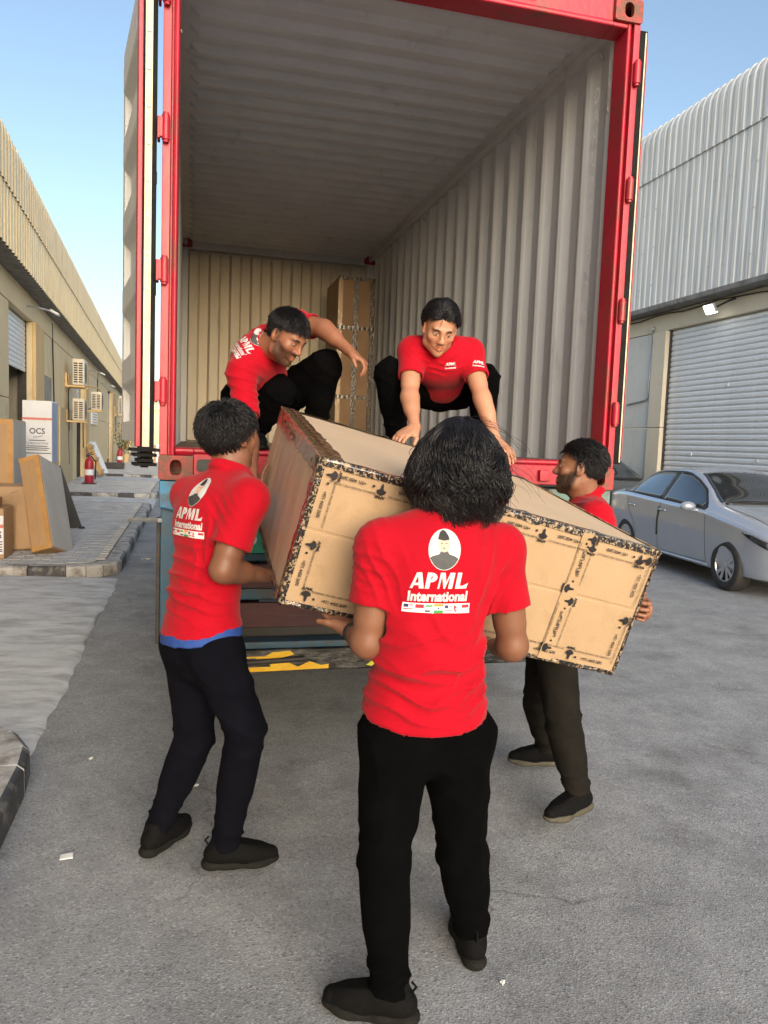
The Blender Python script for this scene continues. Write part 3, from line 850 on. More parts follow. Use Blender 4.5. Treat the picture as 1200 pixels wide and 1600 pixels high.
# details with a look of their own
def ac_unit(y, z, w, h, label, dep_=.32, off=.35):
    root = thing('air_conditioner', LP(y, off, z), label, 'air conditioner', 'outdoor units on the left warehouse')
    ax = (dl, nl, V(0, 0, 1))
    M_AC = mat('ac_casing', (.62, .55, .42), (.68, .6, .47), .5, scale=5, dirt=(.45, .38, .27), dirt_amt=.35, dirt_scale=5)
    m_ = MB(); m_.obox(LP(y, off, z + h / 2), ax, (w / 2, dep_ / 2, h / 2)); body = m_.build('casing', M_AC, root, bevel=.02)
    # louvred end that faces the road's near end
    for c in (-.5, .5):
        for i in range(9):
            m_ = MB(); m_.obox(LP(y - w / 2 - .004, off + c * dep_ * .42, z + h * (.12 + i * .088)), (dl, nl, V(0, 0, 1)), (.006, dep_ * .16, h * .026)); m_.build('louvre', M_DARK, body)
    m_ = MB(); m_.lathe([(.0, .005), (w * .3, .005), (w * .3, .0)], LP(y, off + dep_ / 2 + .002, z + h * .5), nl, 24); m_.build('fan_grille', M_DARK, body)
    for s in (-.42, .42):
        br = MB(); br.bar(LP(y + w * s, -.015, z - .03), LP(y + w * s, off + dep_ * .55, z - .03), .05, .05)
        br.bar(LP(y + w * s, .02, z - .03), LP(y + w * s, .02, z + h * .45), .04, .05, up=nl)
        br.build('bracket', M_PILL, root)
    pp = MB(); pp.tube([LP(y + .1, off - dep_ / 2, z + .1), LP(y + .1, .03, z - .1), LP(y + .12, .03, z - .7), LP(y + .3, .025, z - 1.3)], .02, 6); pp.build('pipe', M_DARK, root)
ac_unit(20.2, 2.98, 1.0, .74, 'tan air conditioner high on the left wall, upper of the two stacked units')
ac_unit(20.2, 1.98, .9, .62, 'tan air conditioner below the highest unit, above the tall white carton')
ac_unit(24.6, 2.42, .95, .62, 'air conditioner mounted over the dark doorway', .34, .5)
ac_unit(45.0, 2.75, 1.3, 1.15, 'tall brown outdoor unit far along the left wall', .36, .4)
ac_unit(50.0, 1.75, 1.0, .6, 'small outdoor unit below the tall brown one far along the left wall', .36, .4)
# sign board
sg = lwall('notice_board', mat('white_board', (.72, .74, .78), (.78, .8, .84), .4, scale=4), 28.3, 31.0, -.015, .04, 1.98, 3.05, None, .01)
tag(sg, 'white notice board on the left warehouse wall beyond the dark doorway', 'sign')
m_ = MB()
for (a, b, z0, z1) in ((29.0, 30.3, 2.68, 2.9), (29.1, 30.2, 2.5, 2.62), (28.6, 30.7, 2.36, 2.41), (28.6, 30.7, 2.26, 2.31), (28.6, 30.5, 2.16, 2.2), (28.6, 30.6, 2.06, 2.1)):
    m_.obox((LP(a, .0415, z0) + LP(b, .0415, z1)) / 2, (dl, nl, V(0, 0, 1)), ((b - a) / 2, .001, (z1 - z0) / 2))
pr = m_.build('notice_print', mat('blue_print', (.2, .25, .35), (.3, .35, .45), .5), sg); pr['kind'] = 'stuff'
# wall lamps
def wall_lamp(y, z, label, reach=.45):
    root = thing('wall_lamp', LP(y, .0, z), label, 'lamp', 'unlit lamps along the left eave')
    m_ = MB(); m_.tube([LP(y, -.01, z + .05), LP(y, reach * .6, z + .02), LP(y, reach, z - .02)], .018, 6); m_.build('arm', M_STEEL, root)
    m_ = MB(); m_.obox(LP(y, reach + .08, z - .05), (dl, unit(nl - V(0, 0, .5)), unit(nl * .5 + V(0, 0, 1))), (.11, .09, .025)); m_.build('lamp_head', mat('lamp_grey', (.5, .5, .48), (.6, .6, .58), .4), root, bevel=.01)
wall_lamp(13.2, 4.08, 'small grey wall lamp above the half-open roller door')
wall_lamp(26.8, 3.9, 'bracket lamp over the second roller door of the left warehouse')
wall_lamp(33.5, 3.85, 'far bracket lamp under the left eave')
m_ = MB(); m_.tube([LP(17.0, .0, 4.3), LP(17.2, .0, 3.4), LP(17.4, -.0, 2.2)], .018, 6); m_.build('conduit', M_DARK, left)
m_ = MB(); m_.tube([LP(31.5, .0, 4.3), LP(31.5, .0, 3.0)], .025, 6); m_.build('conduit', M_DARK, left)
m_ = MB(); m_.tube([LP(25.3, .05, 3.32), LP(26.5, .35, 3.3), LP(27.5, .4, 3.25)], .03, 6); m_.build('conduit', M_PILL, left)
m_ = MB(); m_.box((-4.1, 24.6, .1), (-3.9, 25.2, .12))

# ---- right warehouse: front plane x = XR
XR = 9.5
right = thing('warehouse', (XR + 4, 12, 0), 'white ribbed warehouse with a roller door behind the silver car', 'building')
def rbox(name, mt, y0, y1, x0, x1, z0, z1, parent=right, bevel=0):
    m_ = MB(); m_.box((x0, y0, z0), (x1, y1, z1)); return m_.build(name, mt, parent, bevel=bevel)
Y0R, Y1R = -8.0, 60.0
ysR = clad_rows(Y0R, 26.0, .19) + [Y1R]
def ribv(i): return .012 if (i % 4) in (0, 1) else 0.0
idx = list(range(len(ysR)))
m_ = MB(); m_.grid(lambda i, z: (XR - .30 - ribv(i), ysR[i], z), idx, [4.60, 5.6, 7.20]); m_.build('lower_cladding', M_CLADR, right, solid=.004)
crest = [(.33, 7.14), (.33, 7.85), (.315, 8.0), (.27, 8.12), (.19, 8.21), (.07, 8.27), (-.1, 8.31), (-.9, 8.40), (-5, 8.7)]
m_ = MB(); m_.grid(lambda i, k: (XR - crest[k][0] - ribv(i) * (1 if k < 2 else 1), ysR[i], crest[k][1] + (ribv(i) if k > 3 else 0)), idx, range(len(crest))); m_.build('upper_cladding', M_CLADR, right, solid=.004)
# screw heads in rows
for zz in (5.0, 5.75, 6.5, 7.17):
    for k in range(22):
        y = 5.2 + k * .54 + (.13 if k % 2 else 0)
        m_ = MB(); m_.lathe([(0, .006), (.012, .005), (.018, 0)], (XR - .333, y, zz + .02 * math.sin(k * 2.3)), (-1, 0, 0), 6); m_.build('screw', M_STEEL, right)
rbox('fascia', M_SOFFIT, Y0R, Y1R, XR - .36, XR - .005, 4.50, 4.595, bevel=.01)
rbox('lintel_beam', M_BEAMR, Y0R, Y1R, XR + .0, XR + .35, 4.13, 4.499, bevel=.008)
SY0, SY1 = 5.2, 10.0         # roller door
for (y0, y1) in ((SY1 + .45, SY1 + 4.6), (SY1 + 4.62, SY1 + 9), (SY1 + 9.02, SY1 + 16), (Y0R, SY0 - .45)):
    for z0, z1 in ((0, 2.16), (2.175, 4.12)):
        rbox('wall_panel', M_WALLR, y0 + .006, y1 - .006, XR + .02, XR + .2, z0, z1, bevel=.006)
for (y0, y1) in ((SY1, SY1 + .45), (SY0 - .45, SY0)):
    for z0, z1 in ((0, 2.16), (2.175, 4.12)):
        rbox('pillar', M_BEAMR, y0, y1, XR - .04, XR + .21, z0, z1, bevel=.008)
# slats: each its own piece
prof = []
h = .105
prof = [(0, .0), (-.012, .012), (-.02, .03), (-.02, .07), (-.012, .09), (.004, .1035), (.012, .1035), (-.002, .088), (-.009, .07), (-.009, .03), (-.002, .014), (.012, .0)]
m_ = MB(); m_.prism(prof, (0, 0, 0), (1, 0, 0), (0, 0, 1), (0, 1, 0), 0, SY1 - SY0); slat_me = m_.mesh('slat'); slat_me.materials.append(M_SHUT)
sh = thing('roller_shutter', (XR + .1, (SY0 + SY1) / 2, 0), 'closed white roller door behind the silver car', 'roller door')
nsl = 39
for i in range(nsl):
    o = bpy.data.objects.new('slat', slat_me); COL.objects.link(o); o.location = (XR + .12, SY0, .03 + i * h); attach(o, sh)
rbox('guide_rail', M_DARK, SY1 - .02, SY1 - .001, XR + .05, XR + .18, 0, 4.12, sh)
rbox('guide_rail', M_DARK, SY0 + .001, SY0 + .02, XR + .05, XR + .18, 0, 4.12, sh)
rbox('back_panel', M_DKIN, SY0 + .02, SY1 - .02, XR + .2, XR + .25, 0, 4.12, sh)
for (y, z) in ((9.1, 1.62), (7.3, 1.55), (8.2, 2.9)):
    m_ = MB(); m_.box((XR + .085, y, z), (XR + .0985, y + .06, z + .05)); m_.build('sticker', M_PAPER, sh)
rbox('roof_core', M_SOFFIT, Y0R, Y1R, XR + .4, XR + 6, 4.2, 8.2)
# conduit on the wall
m_ = MB(); a = V(atx(1023, 512, XR)[0] - .0, 0, 0)
c0, c1, c2 = atx(1022, 514, XR - .01), atx(1012, 625, XR - .01), atx(980, 632, XR - .01)
m_.tube([c0, c1 + V(0, 0, .12), c1 + V(0, .02, .03), c1 + V(0, .1, -.0), c2], .02, 8); m_.build('conduit', M_STEEL, right, smooth=True)
m_ = MB(); m_.lathe([(0, .05), (.04, .05), (.045, .0)], c0, (-1, 0, 0), 10); m_.build('junction_box', M_STEEL, right)
m_ = MB(); pts = [V(XR - .02, 5.0 + k * .5, 4.47 - .05 * math.sin(k * .9) ** 2 - (.12 if k < 5 else 0) * math.sin(k * .6)) for k in range(20)]; m_.tube(pts, .012, 6); m_.build('cable', M_BLACK, right)
# lit floodlight
fl = thing('flood_light', atx(1113, 482, XR - .3), 'small lit white flood light above the roller door', 'lamp')
c = atx(1110, 482, XR - .32)
m_ = MB(); m_.obox(c, (V(0, 1, 0), unit(V(-1, 0, -.55)), unit(V(-.55, 0, 1))), (.13, .03, .085)); m_.build('housing', M_STEEL, fl, bevel=.01)
m_ = MB(); m_.obox(c + unit(V(-1, 0, -.55)) * .0 + unit(V(-.55, 0, 1)) * -.088, (V(0, 1, 0), unit(V(-1, 0, -.55)), unit(V(-.55, 0, 1))), (.12, .026, .004)); m_.obox(c + unit(V(-1, 0, -.55)) * .0315, (V(0, 1, 0), unit(V(-1, 0, -.55)), unit(V(-.55, 0, 1))), (.12, .003, .075)); m_.build('lens', emit('lamp_glow', (1, .98, .92), 5), fl)
m_ = MB(); m_.tube([c + V(.05, 0, .0), c + V(.2, -.25, .12), c + V(.31, -.25, .16)], .02, 6); m_.build('arm', M_DARK, fl)
# far end of the street
far = thing('warehouse', (0, 112, 0), 'low pale warehouse closing the far end of the street', 'building')
m_ = MB(); m_.box((-30, 110, 0), (26, 118, 5.2)); m_.build('wall', M_WALLL, far)
m_ = MB(); m_.box((-30.3, 109.7, 5.2), (26.3, 118, 6.0)); m_.build('parapet', M_CLADL, far)
# ================================================================== implicit-surface modelling for bodies, clothes and soft things
class Field:
    def __init__(s, lo, hi, h):
        s.lo = V(lo); s.h = h
        s.n = np.maximum(2, np.ceil((V(hi) - s.lo) / h).astype(int) + 1)
        s.D = np.full(tuple(s.n), 0.5, np.float32)
    def _region(s, lo, hi):
        a = np.clip(np.floor((V(lo) - s.lo) / s.h).astype(int), 0, s.n - 1)
        b = np.clip(np.ceil((V(hi) - s.lo) / s.h).astype(int) + 1, 1, s.n)
        if np.any(b <= a): return None
        ax = [(s.lo[i] + s.h * np.arange(a[i], b[i])).astype(np.float32) for i in range(3)]
        X, Y, Z = np.meshgrid(*ax, indexing='ij')
        return (slice(a[0], b[0]), slice(a[1], b[1]), slice(a[2], b[2])), X, Y, Z
    def comb(s, sl, d, k, op):
        A = s.D[sl]
        if op == 'add':
            if k > 0:
                h = np.maximum(k - np.abs(A - d), 0) / k
                s.D[sl] = np.minimum(A, d) - h * h * k * .25
            else: s.D[sl] = np.minimum(A, d)
        elif op == 'sub':
            nd = -d
            if k > 0:
                h = np.maximum(k - np.abs(A - nd), 0) / k
                s.D[sl] = np.maximum(A, nd) + h * h * k * .25
            else: s.D[sl] = np.maximum(A, nd)
    def cap(s, a, b, r1, r2=None, k=.02, op='add', axis=None, flat=1.0, clip=()):
        r2 = r1 if r2 is None else r2
        a, b = V(a), V(b); m = max(r1, r2) + k + 3 * s.h
        g = s._region(np.minimum(a, b) - m, np.maximum(a, b) + m)
        if g is None: return s
        sl, X, Y, Z = g
        ba = b - a; L2 = float(ba @ ba) + 1e-12
        px, py, pz = X - a[0], Y - a[1], Z - a[2]
        t = np.clip((px * ba[0] + py * ba[1] + pz * ba[2]) / L2, 0, 1)
        qx, qy, qz = px - t * ba[0], py - t * ba[1], pz - t * ba[2]
        r = r1 + (r2 - r1) * t
        if axis is None or flat == 1.0:
            d = np.sqrt(qx * qx + qy * qy + qz * qz) - r
        else:
            ax = unit(axis); qa = qx * ax[0] + qy * ax[1] + qz * ax[2]
            pp = np.maximum(qx * qx + qy * qy + qz * qz - qa * qa, 0)
            f = np.sqrt(pp + (qa / flat) ** 2) + 1e-6
            g_ = np.sqrt(pp + (qa / flat ** 2) ** 2) / f + 1e-6
            d = (f - r) / np.maximum(g_, .5)
        for p0, n_ in clip:
            p0 = V(p0); n_ = unit(n_)
            d = np.maximum(d, (X - p0[0]) * n_[0] + (Y - p0[1]) * n_[1] + (Z - p0[2]) * n_[2])
        s.comb(sl, d.astype(np.float32), k, op); return s
    def ell(s, c, r, k=.02, op='add', rot=None):
        c = V(c); r = V(r); m = r.max() + k + 3 * s.h
        g = s._region(c - m, c + m)
        if g is None: return s
        sl, X, Y, Z = g
        px, py, pz = X - c[0], Y - c[1], Z - c[2]
        if rot is not None:
            M = np.asarray(rot)    # rows are the local axes
            px, py, pz = (M[0, 0] * px + M[0, 1] * py + M[0, 2] * pz, M[1, 0] * px + M[1, 1] * py + M[1, 2] * pz, M[2, 0] * px + M[2, 1] * py + M[2, 2] * pz)
        k0 = np.sqrt((px / r[0]) ** 2 + (py / r[1]) ** 2 + (pz / r[2]) ** 2) + 1e-6
        k1 = np.sqrt((px / r[0] ** 2) ** 2 + (py / r[1] ** 2) ** 2 + (pz / r[2] ** 2) ** 2) + 1e-6
        s.comb(sl, (k0 * (k0 - 1) / k1).astype(np.float32), k, op); return s
    def half(s, p0, n_, lo=None, hi=None):
        """keep only the side the normal points away from"""
        g = s._region(s.lo if lo is None else lo, s.lo + s.h * s.n if hi is None else hi)
        sl, X, Y, Z = g; p0 = V(p0); n_ = unit(n_)
        s.D[sl] = np.maximum(s.D[sl], (X - p0[0]) * n_[0] + (Y - p0[1]) * n_[1] + (Z - p0[2]) * n_[2]); return s
    def mesh(s):
        D = s.D; neg = D < 0
        n = np.array(D.shape) - 1
        cnt = np.zeros(tuple(n), np.int8)
        for i in (0, 1):
            for j in (0, 1):
                for k in (0, 1):
                    cnt += neg[i:i + n[0], j:j + n[1], k:k + n[2]]
        act = (cnt > 0) & (cnt < 8)
        I = np.argwhere(act)
        vid = np.full(tuple(n), -1, np.int64); vid[tuple(I.T)] = np.arange(len(I))
        acc = np.zeros((len(I), 3)); c = np.zeros(len(I))
        cor = np.array([(i, j, k) for i in (0, 1) for j in (0, 1) for k in (0, 1)])
        vals = [D[I[:, 0] + q[0], I[:, 1] + q[1], I[:, 2] + q[2]].astype(float) for q in cor]
        for a in range(8):
            for b in range(a + 1, 8):
                if np.abs(cor[a] - cor[b]).sum() != 1: continue
                va, vb = vals[a], vals[b]; m = (va < 0) != (vb < 0)
                t = np.where(m, va / np.where(m, va - vb, 1), 0)
                acc += m[:, None] * (cor[a] + t[:, None] * (cor[b] - cor[a])); c += m
        P = s.lo + s.h * (I + acc / np.maximum(c, 1)[:, None])
        quads = []
        for ax in range(3):
            o1, o2 = [q for q in range(3) if q != ax]
            sa = [slice(None)] * 3; sb = [slice(None)] * 3
            sa[ax] = slice(0, -1); sb[ax] = slice(1, None)
            A, B = neg[tuple(sa)], neg[tuple(sb)]
            E = np.argwhere(A != B)
            ok = (E[:, o1] > 0) & (E[:, o2] > 0) & (E[:, o1] < n[o1]) & (E[:, o2] < n[o2])
            E = E[ok]; fl = A[tuple(E.T)]
            def cell(d1, d2):
                q = E.copy(); q[:, o1] -= d1; q[:, o2] -= d2
                return vid[tuple(q.T)]
            q = np.stack([cell(0, 0), cell(1, 0), cell(1, 1), cell(0, 1)], 1)
            if ax == 1: fl = ~fl
            q[fl] = q[fl][:, ::-1]
            quads.append(q)
        Q = np.concatenate(quads); Q = Q[(Q >= 0).all(1)]
        return P, Q[:, ::-1]

def smooth_verts(P, Q, it=1, w=.5):
    for _ in range(it):
        acc = np.zeros_like(P); c = np.zeros(len(P))
        for a, b in ((0, 1), (1, 2), (2, 3), (3, 0)):
            np.add.at(acc, Q[:, a], P[Q[:, b]]); np.add.at(acc, Q[:, b], P[Q[:, a]])
            np.add.at(c, Q[:, a], 1); np.add.at(c, Q[:, b], 1)
        P = P + w * (acc / np.maximum(c, 1)[:, None] - P)
    return P

def vnormals(P, Q):
    fn = np.cross(P[Q[:, 2]] - P[Q[:, 0]], P[Q[:, 3]] - P[Q[:, 1]])
    N = np.zeros_like(P)
    for i in range(4): np.add.at(N, Q[:, i], fn)
    return N / (np.linalg.norm(N, axis=1, keepdims=True) + 1e-12)

def np_mesh(name, P, F, cols=None, smooth=True):
    me = bpy.data.meshes.new(name)
    F = np.asarray(F); k = F.shape[1]
    me.vertices.add(len(P)); me.vertices.foreach_set('co', np.asarray(P, np.float32).ravel())
    me.loops.add(F.size); me.loops.foreach_set('vertex_index', F.astype(np.int32).ravel())
    me.polygons.add(len(F)); me.polygons.foreach_set('loop_start', np.arange(0, F.size, k, dtype=np.int32))
    try: me.polygons.foreach_set('loop_total', np.full(len(F), k, np.int32))
    except Exception: pass
    me.update(calc_edges=True); me.validate()
    if cols is not None:
        at_ = me.color_attributes.new('tint', 'FLOAT_COLOR', 'POINT')
        c = np.ones((len(P), 4), np.float32); c[:, :3] = cols
        at_.data.foreach_set('color', c.ravel())
    if smooth: me.shade_smooth()
    return me

_nr = np.random.default_rng(3)
_ND = _nr.normal(size=(24, 3)); _ND /= np.linalg.norm(_ND, axis=1, keepdims=True); _NP = _nr.uniform(0, 6.28, 24)
def snoise(P, f, o=0):
    """cheap smooth noise in about [-1, 1]"""
    out = 0
    for i in range(8):
        j = (i + o * 5) % 24
        out = out + np.sin(f * (P @ _ND[j]) * (0.7 + .09 * i) + _NP[j] + o)
    return out / 3.2

def tint_mat(name, rough=.5, bump=.1, bscale=300, sub=0.0, spec=.5, nscale=60, namt=.12, bdist=.002):
    if name in MATS: return MATS[name]
    m = bpy.data.materials.new(name); MATS[name] = m; m.use_nodes = True
    N = m.node_tree.nodes; L = m.node_tree.links; b = N['Principled BSDF']
    at_ = N.new('ShaderNodeAttribute'); at_.attribute_name = 'tint'
    tc = N.new('ShaderNodeTexCoord')
    nz = N.new('ShaderNodeTexNoise'); nz.inputs['Scale'].default_value = nscale; nz.inputs['Detail'].default_value = 4
    L.new(tc.outputs['Object'], nz.inputs['Vector'])
    mr = N.new('ShaderNodeMapRange'); mr.inputs['To Min'].default_value = 1 - namt; mr.inputs['To Max'].default_value = 1 + namt
    L.new(nz.outputs['Fac'], mr.inputs['Value'])
    mx = N.new('ShaderNodeVectorMath'); mx.operation = 'SCALE'
    L.new(at_.outputs['Color'], mx.inputs[0]); L.new(mr.outputs[0], mx.inputs['Scale'])
    L.new(mx.outputs[0], b.inputs['Base Color'])
    b.inputs['Roughness'].default_value = rough
    b.inputs['Specular IOR Level'].default_value = spec
    if sub: b.inputs['Subsurface Weight'].default_value = sub; b.inputs['Subsurface Radius'].default_value = (.012, .004, .002); b.inputs['Subsurface Scale'].default_value = 1.0
    if bump:
        nb = N.new('ShaderNodeTexNoise'); nb.inputs['Scale'].default_value = bscale; nb.inputs['Detail'].default_value = 3
        L.new(tc.outputs['Object'], nb.inputs['Vector'])
        bp = N.new('ShaderNodeBump'); bp.inputs['Strength'].default_value = bump; bp.inputs['Distance'].default_value = bdist
        L.new(nb.outputs['Fac'], bp.inputs['Height']); L.new(bp.outputs[0], b.inputs['Normal'])
    return m

M_SKIN = tint_mat('skin', .48, .12, 260, .06, .4, 45, .10)
M_HAIR = mat('black_hair', (.005, .005, .006), (.011, .010, .012), .40, scale=40, spec=.40)
M_POLO = mat('red_polo', (.35, .0024, .012), (.40, .003, .014), .85, scale=9, bump=.25, bscale=700, bdist=.0012, spec=.12, sheen=.08)
M_TROUSER = mat('black_trousers', (.0012, .0012, .0014), (.0022, .0022, .0024), .95, scale=12, bump=.2, bscale=500, spec=.05)
M_NAVY = mat('navy_trousers', (.0022, .0024, .0050), (.0038, .0042, .0075), .94, scale=12, bump=.2, bscale=500, spec=.08)
M_CHAR = mat('charcoal_trousers', (.010, .009, .0075), (.015, .0135, .0115), .92, scale=12, bump=.2, bscale=500, spec=.08)
M_SHOE = mat('black_shoe', (.0022, .0022, .0024), (.004, .004, .004), .8, scale=60, spec=.15, bump=.3, bscale=400)
M_SOLE = mat('shoe_sole', (.006, .0058, .005), (.011, .0105, .009), .8, scale=30, spec=.2, bump=.15, bscale=120)
M_UNDER = mat('blue_undershirt', (.012, .05, .24), (.02, .07, .30), .8, scale=9, bump=.2, bscale=600)
M_WHITEP = mat('white_print', (.52, .51, .52), (.58, .57, .57), .6, scale=40)

def ngon(cx, cy, rx, ry, n=28, a0=0, a1=360):
    return [(cx + rx * math.cos(R(a0 + (a1 - a0) * k / n)), cy + ry * math.sin(R(a0 + (a1 - a0) * k / n))) for k in range(n + (0 if a1 - a0 == 360 else 1))]

# ================================================================== the big carton being lifted
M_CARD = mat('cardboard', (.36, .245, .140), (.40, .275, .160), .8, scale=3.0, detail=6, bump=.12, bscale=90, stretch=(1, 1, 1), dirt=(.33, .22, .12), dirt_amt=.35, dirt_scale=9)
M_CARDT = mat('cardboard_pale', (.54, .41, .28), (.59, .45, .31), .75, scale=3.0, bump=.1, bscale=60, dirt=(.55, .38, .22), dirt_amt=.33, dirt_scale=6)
M_CARDS = mat('cardboard_wrapped', (.46, .325, .225), (.53, .38, .27), .4, scale=5, bump=.5, bscale=7, bdist=.02, stretch=(1, 1, .25), dirt=(.44, .28, .20), dirt_amt=.32, dirt_scale=3.5)
M_INK = mat('tape_ink', (.012, .010, .012), (.022, .02, .022), .35, scale=60)
M_INKRED = mat('tape_ink_red', (.42, .02, .03), (.5, .04, .05), .35, scale=60)
def tape_mat(name, c_clear, c_ink, thr, sx):
    m = bpy.data.materials.new(name); m.use_nodes = True; N = m.node_tree.nodes; L = m.node_tree.links; b = N['Principled BSDF']
    tc = N.new('ShaderNodeTexCoord'); mp = N.new('ShaderNodeMapping'); mp.inputs['Scale'].default_value = sx; L.new(tc.outputs['Object'], mp.inputs['Vector'])
    nz = N.new('ShaderNodeTexNoise'); nz.inputs['Scale'].default_value = 95; nz.inputs['Detail'].default_value = 7; nz.inputs['Distortion'].default_value = .8; L.new(mp.outputs[0], nz.inputs['Vector'])
    rp = N.new('ShaderNodeValToRGB'); e = rp.color_ramp.elements; e[0].position = thr; e[0].color = tuple(c_ink) + (1,); e[1].position = thr + .05; e[1].color = tuple(c_clear) + (1,)
    L.new(nz.outputs['Fac'], rp.inputs['Fac']); L.new(rp.outputs[0], b.inputs['Base Color'])
    b.inputs['Roughness'].default_value = .16; b.inputs['Coat Weight'].default_value = .5
    nb = N.new('ShaderNodeTexNoise'); nb.inputs['Scale'].default_value = 55; L.new(mp.outputs[0], nb.inputs['Vector'])
    bp = N.new('ShaderNodeBump'); bp.inputs['Strength'].default_value = .6; bp.inputs['Distance'].default_value = .006; L.new(nb.outputs['Fac'], bp.inputs['Height']); L.new(bp.outputs[0], b.inputs['Normal'])
    return m
M_TAPE = tape_mat('printed_tape', (.33, .24, .15), (.022, .02, .02), .52, (1, 1, 1))
M_TAPEC = mat('clear_tape', (.37, .25, .14), (.42, .29, .165), .18, scale=6, bump=.25, bscale=40, coat=.4)
M_TAPEB = tape_mat('brown_tape', (.30, .19, .11), (.10, .06, .035), .47, (1, 1, 1))

def rot_zxy(a, b, c):
    ca, sa, cb, sb, cc, sc = math.cos(a), math.sin(a), math.cos(b), math.sin(b), math.cos(c), math.sin(c)
    return np.array([[ca, -sa, 0], [sa, ca, 0], [0, 0, 1]]) @ np.array([[1, 0, 0], [0, cb, -sb], [0, sb, cb]]) @ np.array([[cc, 0, sc], [0, 1, 0], [-sc, 0, cc]])
BC = V(1.054, -.959, 1.308); BR = rot_zxy(-.013, .162, .239); BH = V(1.2, 1.178, .459) / 2
def BP(x, y, z): return BC + BR @ V(x, y, z)
carton = thing('carton', BP(0, 0, -BH[2]), 'large flat taped cardboard carton lifted by five men', 'carton')
def boxface(name, o, e1, e2, w, h, nu, nv, mt, bulge, seed, crease=None, parent=carton):
    """one slightly bowed board face; o is its centre"""
    nn = np.cross(e1, e2)
    us = np.linspace(-1, 1, nu); vs_ = sorted(set(list(np.linspace(-1, 1, nv)) + ([crease + d for d in (-.03, -.018, -.012, 0, .012, .018, .03)] if crease is not None else [])))
    ph = np.random.default_rng(seed).uniform(0, 6, 6)
    def fn(u, v):
        e = (1 - u * u) * (1 - v * v)
        z = bulge * e + .0016 * math.sin(u * 9 + ph[0]) * math.sin(v * 5 + ph[1]) * min(1, 8 * e) + .0010 * math.sin(u * 23 + v * 3 + ph[2]) * min(1, 8 * e)
        if crease is not None:
            dv = abs(v - crease)
            z += -.0032 * max(0, 1 - abs(dv - .012) / .008) * min(1, (1 - abs(u)) * 30) + .001 * (dv < .008)
        return o + e1 * u * w / 2 + e2 * v * h / 2 + nn * z
    m_ = MB(); m_.grid(fn, us, vs_); return m_.build(name, mt, parent, smooth=True)
ex, ey, ez = BR[:, 0], BR[:, 1], BR[:, 2]
W_, D_, H_ = BH * 2
core = MB(); core.obox(BC, (ex, ey, ez), (BH[0] - .004, BH[1] - .004, BH[2] - .004)); core.build('core', M_CARD, carton)
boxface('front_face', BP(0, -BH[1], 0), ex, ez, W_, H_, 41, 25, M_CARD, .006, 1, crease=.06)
boxface('back_face', BP(0, BH[1], 0), -ex, ez, W_, H_, 9, 9, M_CARD, .004, 2)
boxface('left_face', BP(-BH[0], 0, 0), -ey, ez, D_, H_, 31, 17, M_CARDS, .010, 3)
boxface('right_face', BP(BH[0], 0, 0), ey, ez, D_, H_, 9, 9, M_CARD, .004, 4)
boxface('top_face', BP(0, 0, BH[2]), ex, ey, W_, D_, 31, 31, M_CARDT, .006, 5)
boxface('bottom_face', BP(0, 0, -BH[2]), ex, -ey, W_, D_, 9, 9, M_CARD, .004, 6)
# tape over the edges, crumpled
def edge_tape(p, q, n1, n2, w1, w2, mt, seed, amp=.0030, name='edge_tape'):
    """tape folded over an edge p-q, w1 down face n2..., slightly wavy"""
    rg = np.random.default_rng(seed); p, q = V(p), V(q); d = q - p; L_ = np.linalg.norm(d); n = max(12, int(L_ / .018))
    prof = [(-w1, 0), (-w1 * .5, 0), (-.006, .0), (0, 1), (.006, 2), (w2 * .5, 2), (w2, 2)]
    jit = rg.normal(0, 1, (n + 1, len(prof))); jit[1:-1] = (jit[:-2] + jit[1:-1] * 2 + jit[2:]) / 3
    m_ = MB()
    def fn(i, k):
        s, m = prof[int(k)]
        b = p + d * (i / n)
        a = amp * jit[int(i), int(k)]
        if m == 0: return b - n2 * abs(s) * (1 + .05 * jit[int(i), 0] * (k == 0)) + n1 * (.0035 + abs(a) * .7)
        if m == 1: return b + (n1 + n2) * (.003 + abs(a) * .5)
        return b - n1 * abs(s) * (1 + .05 * jit[int(i), 1] * (k == 6)) + n2 * (.0035 + abs(a) * .7)
    m_.grid(fn, range(n + 1), range(len(prof))); return m_.build(name, mt, carton, smooth=True)
c = lambda a, b, d: BP(a * BH[0], b * BH[1], d * BH[2])
edge_tape(c(-1, -1, 1), c(1, -1, 1), -ey, ez, .020, .030, M_TAPE, 1)
edge_tape(c(-1, -1, -1), c(1, -1, -1), -ey, -ez, .012, .03, M_TAPE, 2)
edge_tape(c(-1, -1, -1), c(-1, -1, 1), -ey, -ex, .014, .05, M_TAPE, 3, .005)
edge_tape(c(1, -1, -1), c(1, -1, 1), -ey, ex, .006, .04, M_TAPE, 4)
edge_tape(c(-1, -1, 1), c(-1, 1, 1), -ex, ez, .055, .075, M_TAPEB, 5, .003)
edge_tape(c(-1, 1, 1), c(1, 1, 1), ey, ez, .04, .05, M_TAPE, 6)
edge_tape(c(1, 1, 1), c(1, -1, 1), ex, ez, .02, .012, M_TAPEC, 7)
edge_tape(c(-1, -1, -1), c(-1, 1, -1), -ex, -ez, .02, .03, M_TAPE, 8, .004)
